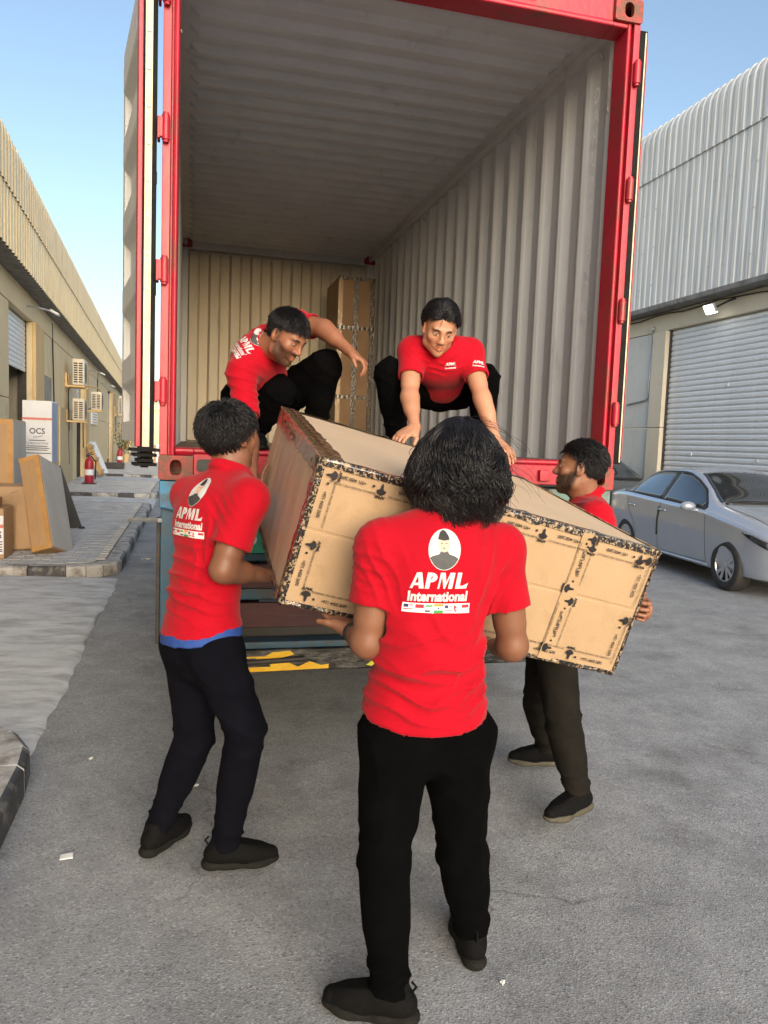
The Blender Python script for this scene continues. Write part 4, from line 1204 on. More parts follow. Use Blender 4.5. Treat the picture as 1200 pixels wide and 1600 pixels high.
# printing on the tape: face frame of the front
def put_print(items, name='tape_print', mt=M_INK, fo=None, e1=None, e2=None, nn=None):
    m_ = MB()
    for (v, f, u0, v0, ang) in items:
        ca, sa = math.cos(ang), math.sin(ang)
        m_.add([fo + e1 * (u0 + a[0] * ca - a[1] * sa) + e2 * (v0 + a[0] * sa + a[1] * ca) + nn * a[2] for a in v], f)
    o = m_.build(name, mt, carton); o['kind'] = 'stuff'; return o
fo = BP(0, -BH[1], 0)
_tA = text_mesh('AGARWAL PACKERS AND CARGO LLC', .0100, .0, 0, 'CENTER', .84)
_tB = text_mesh('+971 4450 2695', .0150, .0003, 0, 'CENTER', .84)
_tC = text_mesh('APML', .0130, .0005, .12, 'CENTER', 1.1)
def z_(t, z): 
    v = t[0].copy(); v[:, 2] = z; return v, t[1]
tA, tB, tC = z_(_tA, .0085), z_(_tB, .0085), z_(_tC, .0085)
dotv = [(a, b, .0085) for a, b in ngon(0, 0, .0042, .0042, 10)]
icon = [(a, b, .0088) for a, b in [(-.016, -.002), (-.012, .007), (-.004, .012), (.005, .0115), (.013, .006), (.016, -.002), (.009, -.0045), (.0055, -.008), (.0045, -.020), (.001, -.025), (-.0025, -.019), (-.0045, -.008), (-.009, -.0045)]]
def lockup(u, v, ang, scale=1.0):
    """icon with the short name above it, then phone and firm name: one repeat of the printed tape"""
    out = []
    ca, sa = math.cos(ang), math.sin(ang)
    def place(vf, dx, dy, a2=0.0):
        vv = [(q[0] * scale, q[1] * scale, q[2]) for q in vf[0]]
        out.append((vv, vf[1], u + dx * ca - dy * sa, v + dx * sa + dy * ca, ang + a2))
    place((icon, [tuple(range(len(icon)))]), -.089, .004, math.pi * 0)
    place(tC, -.089, .018)
    place(tB, .004, -.012); place((dotv, [tuple(range(10))]), -.062, -.0065)
    place(tA, .0, .012)
    return out

PI = math.pi
items = []
ht, hw = H_ / 2, W_ / 2
# along the top edge (upside down), the bottom edge (upright), both sides and the seam
for u in (-.49, -.303, -.116, .071, .258, .445): items += lockup(u, ht - .045, PI)
for u in (-.44, -.253, -.066, .121, .308, .495): items += lockup(u, -ht + .040, 0.0)
for v in (.10, -.12): items += lockup(-hw + .042, v, -PI / 2)
for v in (.10, -.12): items += lockup(hw - .038, v, -PI / 2)
for v in (.12, -.095): items += lockup(.315, v, PI / 2)
for v in (.07, -.15): items += lockup(.335, v + .05, -PI / 2, .95)
put_print(items, 'tape_print', M_INK, fo, ex, ez, -ey)
# red and dark lettering smeared on the wrapped side and along the top left edge
rg = np.random.default_rng(8); its = []
for k in range(16):
    t = text_mesh('FRAGILE'[:int(rg.integers(4, 8))], .034, .002, 0, 'CENTER', .8); t = z_(t, .0155)
    its.append((t[0], t[1], -.52 + .066 * k * .98, ht - .05 - .01 * (k % 2), 0.0))
put_print(its[9:], 'tape_print', M_INKRED, BP(-BH[0], 0, 0), -ey * -1, ez, -ex)
its = []
for k in range(14):
    t = text_mesh('APML', .026, .001, 0, 'CENTER', .8); t = z_(t, .0125); its.append((t[0], t[1], -.5 + .078 * k, hw - .045, 0))
put_print(its, 'tape_print', mat('brown_ink', (.16, .075, .035), (.2, .1, .05), .4), BP(0, 0, BH[2]), ey, -ex, ez)
# seam tape strips
for (u0, u1) in ((.296, .350),):
    m_ = MB(); m_.grid(lambda a, b: fo + ex * a + ez * b - ey * (.0072 + .0006 * math.sin(b * 60)), np.linspace(u0, u1, 4), np.linspace(-ht + .004, ht - .004, 30)); m_.build('seam_tape', M_TAPEC, carton, smooth=True)
# ================================================================== tall carton at the back of the container
M_TAPED = tape_mat('dark_printed_tape', (.16, .10, .055), (.012, .011, .011), .53, (1, 1, 1))
def tall_carton():
    x0, x1 = 1.74, 2.16; y0, y1 = 4.75, 5.5; z0, z1 = FL, FL + 1.90
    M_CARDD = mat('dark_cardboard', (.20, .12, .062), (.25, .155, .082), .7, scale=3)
    root = thing('carton', ((x0 + x1) / 2, (y0 + y1) / 2, FL), 'tall brown taped carton standing in the back right corner of the container', 'carton')
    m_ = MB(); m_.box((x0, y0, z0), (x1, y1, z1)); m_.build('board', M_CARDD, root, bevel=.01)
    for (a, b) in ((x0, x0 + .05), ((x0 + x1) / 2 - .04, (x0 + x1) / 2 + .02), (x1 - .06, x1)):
        m_ = MB(); m_.grid(lambda u, v: (u, y0 - .003 - .003 * abs(math.sin(v * 31 + u * 50)), v), np.linspace(a, b, 5), np.linspace(z0 + .01, z1 - .01, 60)); m_.build('tape', M_TAPEC if a == x0 else M_TAPED, root, smooth=True)
    for zz in (z0 + .55, z0 + 1.32, z1 - .04):
        m_ = MB(); m_.grid(lambda u, v: (u, y0 - .0075 - .002 * abs(math.sin(u * 61)), v), np.linspace(x0, x1, 30), np.linspace(zz, zz + .04, 3)); m_.build('tape', M_TAPED, root, smooth=True)
tall_carton()
# ================================================================== people
def head_frame(fwd, up):
    f = unit(fwd); r = unit(np.cross(f, up)); u = np.cross(r, f)
    return np.stack([r, f, u])      # rows: right, forward, up

def build_head(c, fwd, up, neck_base, skin, beard=0, brow=1.0, size=1.0, gaunt=0.0, smile=0.0, eye_open=1.0, lookdown=.3):
    """returns verts, quads, colours of a head with neck (world space)"""
    Rm = head_frame(fwd, up)
    nb = Rm @ (V(neck_base) - V(c)) / size
    h = .0030
    lo = np.minimum(V(-.105, -.13, -.16), nb - .075); hi = np.maximum(V(.105, .135, .14), nb + .075)
    F = Field(lo, hi, h)
    F.ell((0, -.012, .036), (.0755, .096, .086), 0)
    F.ell((0, .028, -.028), (.062 - gaunt * .004, .064, .088), .03)
    F.cap((-.044, .012, -.070), (0, .066, -.097), .024, .019, .02); F.cap((.044, .012, -.070), (0, .066, -.097), .024, .019, .02)
    F.cap((-.047, -.0, -.02), (-.044, .012, -.07), .022, .023, .02); F.cap((.047, -.0, -.02), (.044, .012, -.07), .022, .023, .02)
    F.cap((-.036, .079, .023), (-.008, .087, .020), .0095, .0095, .018); F.cap((.036, .079, .023), (.008, .087, .020), .0095, .0095, .018)
    for s in (-1, 1):
        F.ell((s * .043, .061, -.020), (.021, .018, .019), .02)
        F.ell((s * .0325, .099, .0035), (.0165, .016, .0105), .014, 'sub')
        F.ell((s * .0315, .0765, .0035), (.0125, .0125, .0125), .003)
        # lids
        F.cap((s * .0185, .0845, .0085 - .003 * (1 - eye_open)), (s * .044, .0775, .0080 - .003 * (1 - eye_open)), .0042, .0038, .004)
        F.cap((s * .0195, .0835, -.0045), (s * .043, .0765, -.003), .0036, .0032, .005)
        # nose wings
        F.ell((s * .0125, .098, -.0325), (.0085, .011, .0085), .008)
        # ears
        e = head_frame((0, .25, 0) + V(s * .9, 0, 0), (0, 0, 1))
        F.ell((s * .079, -.006, .000), (.0085, .019, .032), .006)
        F.ell((s * .086, -.002, .004), (.006, .009, .017), .006, 'sub')
        F.ell((s * .076, .004, -.024), (.007, .009, .010), .006)
    F.cap((0, .085, .017), (0, .104, -.020), .0075, .0105, .014)
    F.ell((0, .107, -.027), (.0115, .012, .0105), .008)
    zm = -.062
    F.cap((-.023 - smile * .005, .078 - smile * .004, zm + smile * .004), (0, .0885, zm + .006), .0058, .0072, .008); F.cap((.023 + smile * .005, .078 - smile * .004, zm + smile * .004), (0, .0885, zm + .006), .0058, .0072, .008)
    F.cap((-.019, .079, zm - .006), (0, .0875, zm - .0095), .006, .0085, .007); F.cap((.019, .079, zm - .006), (0, .0875, zm - .0095), .006, .0085, .007)
    F.cap((-.025 - smile * .006, .086 - smile * .004, zm - .0005 + smile * .003), (0, .1, zm - .002), .0016, .0025, .002, 'sub'); F.cap((.025 + smile * .006, .086 - smile * .004, zm - .0005 + smile * .003), (0, .1, zm - .002), .0016, .0025, .002, 'sub')
    if gaunt or smile:
        for s in (-1, 1): F.cap((s * .021, .0935, -.034), (s * .038, .081, -.066), .0016, .0016, .009, 'sub')
    F.cap((0, -.022, -.05), nb, .056, .060, .03)
    F.cap((0, .01, -.085), nb + V(0, .02, 0), .035, .045, .03)
    P, Q = F.mesh(); P = smooth_verts(P, Q, 1, .4)
    x, y, z = P.T
    col = np.tile(V(skin), (len(P), 1))
    def mixc(m, c2):
        nonlocal col
        m = np.clip(m, 0, 1)[:, None]; col = col * (1 - m) + V(c2) * m
    sk = V(skin)
    mixc(.35 * np.exp(-((x / .05) ** 2 + ((z + .03) / .03) ** 2)) * (y > .06), sk * V(1.25, .95, .9))
    mixc(.30 * np.exp(-(((np.abs(x) - .032) / .018) ** 2 + ((z - .002) / .014) ** 2)) * (y > .05), sk * .55)
    lips = np.exp(-((x / .022) ** 2) ** 2) * np.exp(-((z - zm + .002) / .0105) ** 4) * (y > .076)
    mixc(lips * .75, sk * V(1.05, .62, .62))
    # brows
    bz = .0245 - .25 * (np.abs(x) - .03) ** 2 / .02
    mixc(brow * np.exp(-((z - bz) / .0055) ** 4) * np.exp(-((np.abs(x) - .031) / .0195) ** 4) * (y > .055), (.012, .009, .008))
    # eyes
    ed = np.sqrt((np.abs(x) - .0315) ** 2 + (z - .0015) ** 2 + (y - .0765) ** 2)
    eye = (ed < .0134) & (np.abs(z - .0022) < .0052 * eye_open) & (np.abs(np.abs(x) - .0315) < .0115)
    mixc(eye * 1.0, (.50, .47, .44))
    iris = eye & ((np.abs(x) - .0315) ** 2 + (z - .0022 + .002 * lookdown) ** 2 < .0060 ** 2)
    mixc(iris * 1.0, (.012, .008, .006))
    lid = np.exp(-((z - .0085) / .0022) ** 2) * np.exp(-((np.abs(x) - .0315) / .0125) ** 4) * (y > .07)
    mixc(lid * .8, sk * .25)
    if beard:
        sg = lambda v_: 1 / (1 + np.exp(-np.clip(v_, -30, 30)))
        ay = np.clip(y, -.02, .09)
        line = -.002 - .50 * np.clip(ay, 0, .075) + .010 * np.exp(-((np.abs(x) - .03) / .02) ** 2)
        b_ = sg((line - z) / .0035) * sg((y - .006) / .004) * sg((z + .122) / .005) * sg((y + z * .35 + .012) / .004)
        burn = np.exp(-((y - .014) / .011) ** 2) * sg((z + .03) / .006) * sg((.035 - z) / .006) * (np.abs(x) > .05)
        mous = np.exp(-((z + .0475) / .0068) ** 4) * sg((.031 - np.abs(x)) / .003) * (y > .06)
        chin_gap = np.exp(-((np.abs(x)) / .020) ** 4) * np.exp(-((z - zm + .002) / .011) ** 4) * (y > .07)
        n_ = .5 + .5 * snoise(P, 500)
        m = np.maximum(np.maximum(b_ * (1 - chin_gap), mous), burn * .75)
        mixc(.96 * m * beard * (.85 + .15 * n_), (.010, .008, .007))
    return V(c) + size * (P @ Rm), Q, col

def hand(F, W, d, pn, thumb, curl=(30, 35, 20), spread=.10, point=False, size=1.0, tcurl=.4):
    """palm, four jointed fingers of unequal length and an opposed thumb into field F"""
    d = unit(d); pn = unit(V(pn) - d * np.dot(pn, d)); l = unit(np.cross(d, pn))
    if np.dot(l, thumb) < 0: l = -l
    s = size
    W = V(W)
    F.cap(W + d * .022 * s, W + d * .078 * s, .036 * s, .041 * s, .012, axis=pn, flat=.36)
    F.cap(W, W + d * .03 * s, .026 * s, .030 * s, .015, axis=pn, flat=.7)
    F.cap(W + d * .02 * s + l * .02 * s + pn * .006, W + d * .055 * s + l * .032 * s + pn * .008, .016 * s, .014 * s, .012)
    for i, (o, L_, r) in enumerate(((.031, .074, .0086), (.0105, .083, .0089), (-.0105, .077, .0085), (-.030, .060, .0075))):
        p = W + s * (d * (.088 - .10 * abs(o - .008) * .9) + l * o)
        base_dir = unit(d + l * o * spread * 30)
        cs = curl if not (point and i == 0) else (6, 5, 3)
        ang = 0; segs = (L_ * .45, L_ * .31, L_ * .26); rr = (r, r * .92, r * .85, r * .74)
        F.cap(W + d * .05 * s + l * o * s * .9, p, .0115 * s, rr[0] * s, .008)
        for j in range(3):
            ang += R(cs[j] * (1 + .10 * i))
            dv = unit(base_dir * math.cos(ang) + pn * math.sin(ang))
            q = p + dv * segs[j] * s
            F.cap(p, q, rr[j] * s, rr[j + 1] * s, .0035); p = q
    tb = W + s * (d * .030 + l * .030 + pn * .006)
    t1 = tb + s * .040 * unit(d * .75 + l * .65 + pn * (.25 + tcurl * .5)); t2 = t1 + s * .032 * unit(d * .9 + l * .25 * (1 - tcurl) + pn * (.2 + tcurl))
    F.cap(W + s * (d * .015 + l * .012), tb, .015 * s, .0145 * s, .012); F.cap(tb, t1, .0135 * s, .0105 * s, .008); F.cap(t1, t2, .0105 * s, .0085 * s, .004)

def build_arm(sh, el, wr, hnd, skin, r=(.050, .042, .041, .027), h=.0038):
    pts = np.array([sh, el, wr, V(wr) + unit(hnd['d']) * .19]); m = .13
    F = Field(pts.min(0) - m, pts.max(0) + m, h)
    sh, el, wr = V(sh), V(el), V(wr)
    ua = unit(el - sh); fa = unit(wr - el)
    F.cap(sh, el, r[0], r[1], .02)
    F.cap(sh + (el - sh) * .45, sh + (el - sh) * .75, r[0] * .97, r[1] * 1.05, .03)
    F.cap(el, wr, r[2], r[3], .025)
    F.cap(el + (wr - el) * .12, el + (wr - el) * .42, r[2] * 1.06, r[2] * .90, .03)
    hand(F, wr, **hnd)
    P, Q = F.mesh(); P = smooth_verts(P, Q, 1, .35)
    col = np.tile(V(skin), (len(P), 1)) * (1 + .10 * snoise(P, 30)[:, None])
    # paler palm and finger tips, darker elbow
    dh = np.linalg.norm(P - wr, axis=1); pn = unit(hnd['pn'])
    N = vnormals(P, Q)
    m = np.clip((np.linalg.norm(P - (wr + unit(hnd['d']) * .09), axis=1) < .11) * (N @ pn), 0, 1)[:, None] * .45
    col = col * (1 - m) + np.minimum(V(skin) * V(1.9, 1.7, 1.6) + .05, .5) * m
    me = np.exp(-(np.linalg.norm(P - el, axis=1) / .05) ** 2)[:, None] * .25
    col = col * (1 - me * .6)
    return P, Q, col

def strands(roots, normals, dirfn, n_seg, length, width, seed, wave=0.0, wfreq=60, grav=0.0, phase=None):
    """tapered three-sided locks of hair; returns verts, quads"""
    rg = np.random.default_rng(seed); n = len(roots)
    p = roots.copy(); d = normals.copy()
    L_ = length * rg.uniform(.75, 1.2, n); W = width * rg.uniform(.6, 1.3, n)
    ph = rg.uniform(0, 6.28, n) if phase is None else phase + rg.normal(0, .45, n); A = wave * rg.uniform(.5, 1.4, n)
    rings = []
    side = np.cross(d, rg.normal(size=(n, 3))); side /= np.linalg.norm(side, axis=1, keepdims=True) + 1e-9
    for k in range(n_seg + 1):
        t = k / n_seg
        d2 = dirfn(p, d, t)
        d2 = d2 + V(0, 0, -grav * t)
        d = d2 / (np.linalg.norm(d2, axis=1, keepdims=True) + 1e-9)
        side = side - d * (side * d).sum(1, keepdims=True); side /= np.linalg.norm(side, axis=1, keepdims=True) + 1e-9
        bi = np.cross(d, side)
        wv = (A * t)[:, None] * (np.sin(ph + wfreq * t)[:, None] * side + np.cos(ph * 1.3 + wfreq * t)[:, None] * bi)
        w = W * (1 - t) ** .6 + .0003
        ring = np.stack([p + wv + w[:, None] * (math.cos(a) * side + math.sin(a) * bi) for a in (0, 2.09, 4.19)], 1)
        rings.append(ring)
        p = p + d * (L_ / n_seg)[:, None]
    P = np.stack(rings, 1)          # n, seg+1, 3, xyz
    base = np.arange(n)[:, None, None] * (n_seg + 1) * 3
    Qs = []
    for k in range(n_seg):
        for a in range(3):
            b = (a + 1) % 3
            Qs.append(np.stack([base[:, 0, 0] + k * 3 + a, base[:, 0, 0] + k * 3 + b, base[:, 0, 0] + (k + 1) * 3 + b, base[:, 0, 0] + (k + 1) * 3 + a], 1))
    return P.reshape(-1, 3), np.concatenate(Qs)

def scalp(c, fwd, up, size, mask, n, seed, inflate=.004):
    """random roots on the cranium where mask(local) holds"""
    Rm = head_frame(fwd, up); rg = np.random.default_rng(seed)
    u = rg.normal(size=(n * 4, 3)); u /= np.linalg.norm(u, axis=1, keepdims=True)
    r = V(.0755, .096, .086) + inflate
    loc = V(0, -.012, .036) + u * r
    nn = u / r; nn /= np.linalg.norm(nn, axis=1, keepdims=True)
    m = mask(loc); loc, nn = loc[m][:n], nn[m][:n]
    return V(c) + size * (loc @ Rm), nn @ Rm, Rm, loc

def hair_cap(c, fwd, up, size, mask, thick, lump=.004, seed=1, k=1.0, extra=()):
    Rm = head_frame(fwd, up)
    F = Field((-.13, -.16, -.16), (.13, .14, .17), .004)
    F.ell((0, -.014, .038), V(.0755, .096, .086) + thick, 0)
    for a, b, r1, r2 in extra: F.cap(a, b, r1, r2, .03)
    P, Q = F.mesh(); N = vnormals(P, Q)
    P = P + N * (lump * snoise(P, 120, seed) + lump * .6 * snoise(P, 260, seed + 1))[:, None]
    ok = mask(P); Q = Q[ok[Q].all(1)]
    used = np.unique(Q); mp = -np.ones(len(P), int); mp[used] = np.arange(len(used))
    return V(c) + size * (P[used] @ Rm), mp[Q]

def merge(parts):
    Ps, Qs, Cs, o = [], [], [], 0
    for P, Q, C in parts:
        Ps.append(P); Qs.append(Q + o); Cs.append(C if C is not None else np.ones((len(P), 3))); o += len(P)
    return np.concatenate(Ps), np.concatenate(Qs), np.concatenate(Cs)

def fold(P, N, axes, layers):
    """cloth folds: ridges along given directions, each in its own zone"""
    d = np.zeros(len(P))
    for (c, rad, dirv, lam, amp, seed) in layers:
        q = P - V(c)
        w = np.exp(-((q / V(rad)) ** 2).sum(1))
        ph = 2 * np.pi * (q @ unit(dirv)) / lam + 1.3 * snoise(P, 9 / (lam * 10 + .3) * 3, seed) * 1.6
        rdg = (1 - np.abs(np.sin(ph * .5))) ** 1.8 - .33
        d += w * amp * 1.8 * rdg
    return P + N * d[:, None]

def shoe(name, parent, ankle, toe_dir, heel=None, length=.285, pitch=0.0, label=None, accent=None):
    """trainer: sole and upper; ankle joint given, foot on z0"""
    a = V(ankle); t = unit(V(toe_dir)); z0 = 0.0
    up = V(0, 0, 1); f = unit(t - up * np.dot(t, up)); side = np.cross(f, up)
    base = V(a[0], a[1], a[2] - .085 if heel is None else heel)
    P0 = lambda s, z, l=0: base + f * s + up * z + side * l
    if pitch:
        ca, sa = math.cos(pitch), math.sin(pitch)
        f2 = f * ca - up * sa; u2 = up * ca + f * sa
        piv = base + f * .13
        P0 = lambda s, z, l=0: piv + f2 * (s - .13) + u2 * z + side * l
        upv = u2
    else: upv = up
    pts = np.array([P0(-.09, 0), P0(.22, 0), P0(0, .14)])
    Fu = Field(pts.min(0) - .08, pts.max(0) + .08, .004)
    Fu.cap(P0(-.045, .050), P0(.02, .058), .036, .040, .02)
    Fu.cap(P0(.0, .062), P0(.11, .040), .041, .038, .03)
    Fu.cap(P0(.08, .042), P0(.165, .034), .041, .029, .03)
    Fu.cap(P0(-.025, .06), P0(-.012, .120), .037, .039, .02)
    Fu.cap(P0(.02, .09), P0(.075, .070), .026, .022, .02)
    Fu.half(P0(0, .018), -upv)
    Fu.half(P0(0, .108), upv + .25 * f)
    P, Q = Fu.mesh(); P = smooth_verts(P, Q, 1, .4)
    o = link_mesh(name, np_mesh(name, P, Q), M_SHOE, parent)
    Fs = Field(pts.min(0) - .08, pts.max(0) + .08, .004)
    Fs.cap(P0(-.050, .016), P0(.02, .012), .040, .038, .02, axis=upv, flat=.62)
    Fs.cap(P0(.01, .012), P0(.12, .012), .038, .046, .02, axis=upv, flat=.52)
    Fs.cap(P0(.11, .012), P0(.165, .018), .046, .033, .02, axis=upv, flat=.52)
    Fs.half(P0(0, .001), -upv)
    P, Q = Fs.mesh(); P = smooth_verts(P, Q, 1, .4)
    link_mesh('sole', np_mesh('sole', P, Q), accent or M_SOLE, o)
    m_ = MB()
    for k in range(5):
        s = .035 + k * .018
        m_.tube([P0(s, .084 - k * .0065, -.022), P0(s + .008, .094 - k * .0068, 0), P0(s, .084 - k * .0065, .022)], .0028, 5)
    m_.tube([P0(-.062, .085), P0(-.075, .105), P0(-.062, .118)], .004, 5)
    lo_ = m_.build('lace', M_SHOE, o); lo_['kind'] = 'stuff'
    return o

def decal_bvh(P, Q):
    return BVHTree.FromPolygons([tuple(p) for p in P], [tuple(int(i) for i in q) for q in Q])

def decal(verts2, faces, bvh, c, rt, up, nrm, off=.0022, maxlen=.010, depth=.35):
    """wrap flat print onto cloth along -nrm"""
    bm = bmesh.new()
    vs_ = [bm.verts.new((float(a[0]), float(a[1]), 0)) for a in verts2]
    for f in faces:
        try: bm.faces.new([vs_[i] for i in f])
        except ValueError: pass
    for it in range(5):
        es = [e for e in bm.edges if e.calc_length() > maxlen]
        if not es: break
        bmesh.ops.subdivide_edges(bm, edges=es, cuts=1)
        bmesh.ops.triangulate(bm, faces=[f for f in bm.faces if len(f.verts) > 4])
    bm.verts.ensure_lookup_table(); bm.verts.index_update()
    out = []; miss = set()
    for v in bm.verts:
        o = V(c) + V(rt) * v.co.x + V(up) * v.co.y + V(nrm) * depth * .5
        h, n_, i_, d_ = bvh.ray_cast(Vector(o), Vector(-V(nrm)), depth)
        if h is None: out.append(V(c)); miss.add(v.index)
        else: out.append(V(h) + V(nrm) * off)
    faces = [tuple(v.index for v in f.verts) for f in bm.faces if not any(v.index in miss for v in f.verts)]
    bm.free()
    return out, faces

P_COL = {'dark': mat('print_dark', (.035, .038, .042), (.05, .052, .055), .6, scale=60), 'face': mat('print_face', (.62, .40, .30), (.66, .44, .34), .6, scale=30),
         'hat': mat('print_hat', (.02, .022, .022), None, .6), 'flagblue': mat('print_blue', (.03, .03, .12), None, .6), 'flagred': mat('print_red', (.55, .02, .04), None, .6),
         'flaggreen': mat('print_green', (.02, .25, .05), None, .6), 'flagsaff': mat('print_saffron', (.75, .25, .03), None, .6), 'pale': mat('print_pale', (.74, .70, .72), None, .6)}
def block_apml(w, h, y0):
    """heavy slanted capitals cut as polygons"""
    from mathutils.geometry import tessellate_polygon
    bowl = [(.40 + .48 * math.cos(R(a)), .70 + .30 * math.sin(R(a))) for a in range(-90, 91, 15)] + [(.36 + .16 * math.cos(R(a)), .70 + .15 * math.sin(R(a))) for a in range(90, -91, -15)]
    L_ = [(0.0, 1.06, [[(0, 0), (.20, 0), (.60, .95), (.44, 1)], [(.42, 1), (.80, 1), (1.02, 0), (.66, 0), (.56, .62)], [(.20, .20), (.66, .20), (.62, .36), (.28, .36)]]),
          (1.08, .90, [[(0, 0), (.32, 0), (.46, 1), (.14, 1)], bowl]),
          (2.02, 1.30, [[(0, 0), (.13, 0), (.28, .78), (.46, 0), (.56, 0), (.90, .78), (.80, 0), (1.12, 0), (1.28, 1), (.90, 1), (.62, .42), (.52, 1), (.16, 1)]]),
          (3.36, .95, [[(0, 0), (.88, 0), (1.0, .36), (.60, .18), (.36, .18), (.48, 1), (.14, 1)]])]
    V_, F_ = [], []
    for x0, _, polys in L_:
        for pl in polys:
            b = len(V_); V_ += [((x0 + a) / 4.36 * w - w / 2, y0 + c_ * h) for a, c_ in pl]
            F_ += [tuple(b + i for i in t) for t in tessellate_polygon([[Vector((a, c_, 0)) for a, c_ in pl]])]
    return V_, F_

def back_print(bvh, shirt, c, rt, up, nrm, s=1.0):
    """oval portrait, two lines of lettering and a ribbon of flags on the back of a polo"""
    def put(name, poly, mt, off):
        v, f = decal(poly[0], poly[1], bvh, c, rt, up, nrm, off)
        if not f: return
        m_ = MB(); m_.add(v, f); m_.build(name, mt, shirt)
    one = lambda pts: ([(a * s, b * s) for a, b in pts], [tuple(range(len(pts)))])
    put('portrait_oval', one(ngon(.008, .078, .046, .056)), M_WHITEP, .0020)
    body = [(-.036, .053), (-.028, .060), (-.008, .066), (-.003, .074), (.016, .074), (.021, .066), (.038, .060), (.047, .054)] + [(x_, y_) for x_, y_ in ngon(.008, .078, .044, .054, 16, -28, -152)]
    put('portrait_coat', one(body), P_COL['dark'], .0026)
    put('portrait_face', one(ngon(.006, .091, .0165, .020, 18)), P_COL['face'], .0032)
    put('portrait_cap', one([(-.012, .106), (-.007, .124), (.001, .131), (.009, .129), (.018, .116), (.022, .105), (.005, .102)]), P_COL['hat'], .0038)
    for (a, b, w_, h_) in ((-.001, .095, .005, .0012), (.012, .095, .005, .0012), (.005, .082, .006, .0012)):
        put('portrait_feature', one([(a - w_ / 2, b - h_), (a + w_ / 2, b - h_), (a + w_ / 2, b + h_), (a - w_ / 2, b + h_)]), P_COL['dark'], .0037)
    put('lettering', block_apml(.162 * s, .044 * s, -.028 * s), M_WHITEP, .0022)
    v, f = text_mesh('International', .04, .0016, 0, 'CENTER', 1.0)
    w_ = v[:, 0].max() - v[:, 0].min(); v[:, 0] = (v[:, 0] - (v[:, 0].max() + v[:, 0].min()) / 2) * .166 / w_; v[:, 1] = (v[:, 1] - v[:, 1].min()) * .029 / (v[:, 1].max() - v[:, 1].min()) - .064
    put('lettering', ([(a[0] * s, a[1] * s) for a in v], f), M_WHITEP, .0022)
    put('flag_ribbon', one([(-.094, -.094), (.094, -.096), (.094, -.070), (-.094, -.068)]), P_COL['pale'], .0022)
    def rect(x0, x1, y0, y1, m): put('flag', one([(x0, y0), (x1, y0), (x1, y1), (x0, y1)]), P_COL[m], .0029)
    rect(-.090, -.078, -.081, -.072, 'flagblue'); rect(-.076, -.066, -.076, -.0735, 'flagred'); rect(-.090, -.066, -.087, -.0845, 'flagred')
    rect(-.060, -.038, -.082, -.072, 'flagred')
    rect(-.034, -.014, -.078, -.073, 'flaggreen'); rect(-.034, -.014, -.092, -.087, 'dark')
    rect(-.010, .016, -.077, -.070, 'flagsaff'); rect(-.010, .016, -.095, -.087, 'flaggreen'); put('flag', one(ngon(.003, -.082, .0028, .0028, 8)), P_COL['flagblue'], .003)
    rect(.020, .030, -.082, -.073, 'flagblue'); rect(.032, .042, -.077, -.0745, 'flagred'); rect(.020, .042, -.088, -.0855, 'flagred')
    put('flag', one([(.046, -.092), (.057, -.090), (.050, -.084), (.056, -.080), (.046, -.072)]), P_COL['flagred'], .0029)
    rect(.070, .091, -.082, -.073, 'flagred')

def chest_logo(bvh, shirt, c, rt, up, nrm, w=.05):
    v, f = text_mesh('APML', .03, .0016, .15, 'CENTER', 1.0)
    ww = v[:, 0].max() - v[:, 0].min(); v[:, 0] = (v[:, 0] - (v[:, 0].max() + v[:, 0].min()) / 2) * w / ww; v[:, 1] = v[:, 1] * w / ww * .95
    a, b = decal([(q[0], q[1]) for q in v], f, bvh, c, rt, up, nrm, .0022)
    m_ = MB(); m_.add(a, b); m_.build('lettering', M_WHITEP, shirt)
    v, f = text_mesh('International', .012, .0006, 0, 'CENTER', 1.0)
    ww = v[:, 0].max() - v[:, 0].min(); v[:, 0] *= w / ww
    a, b = decal([(q[0], q[1] - .017) for q in v], f, bvh, c, rt, up, nrm, .0022)
    m_ = MB(); m_.add(a, b); m_.build('lettering', M_WHITEP, shirt)

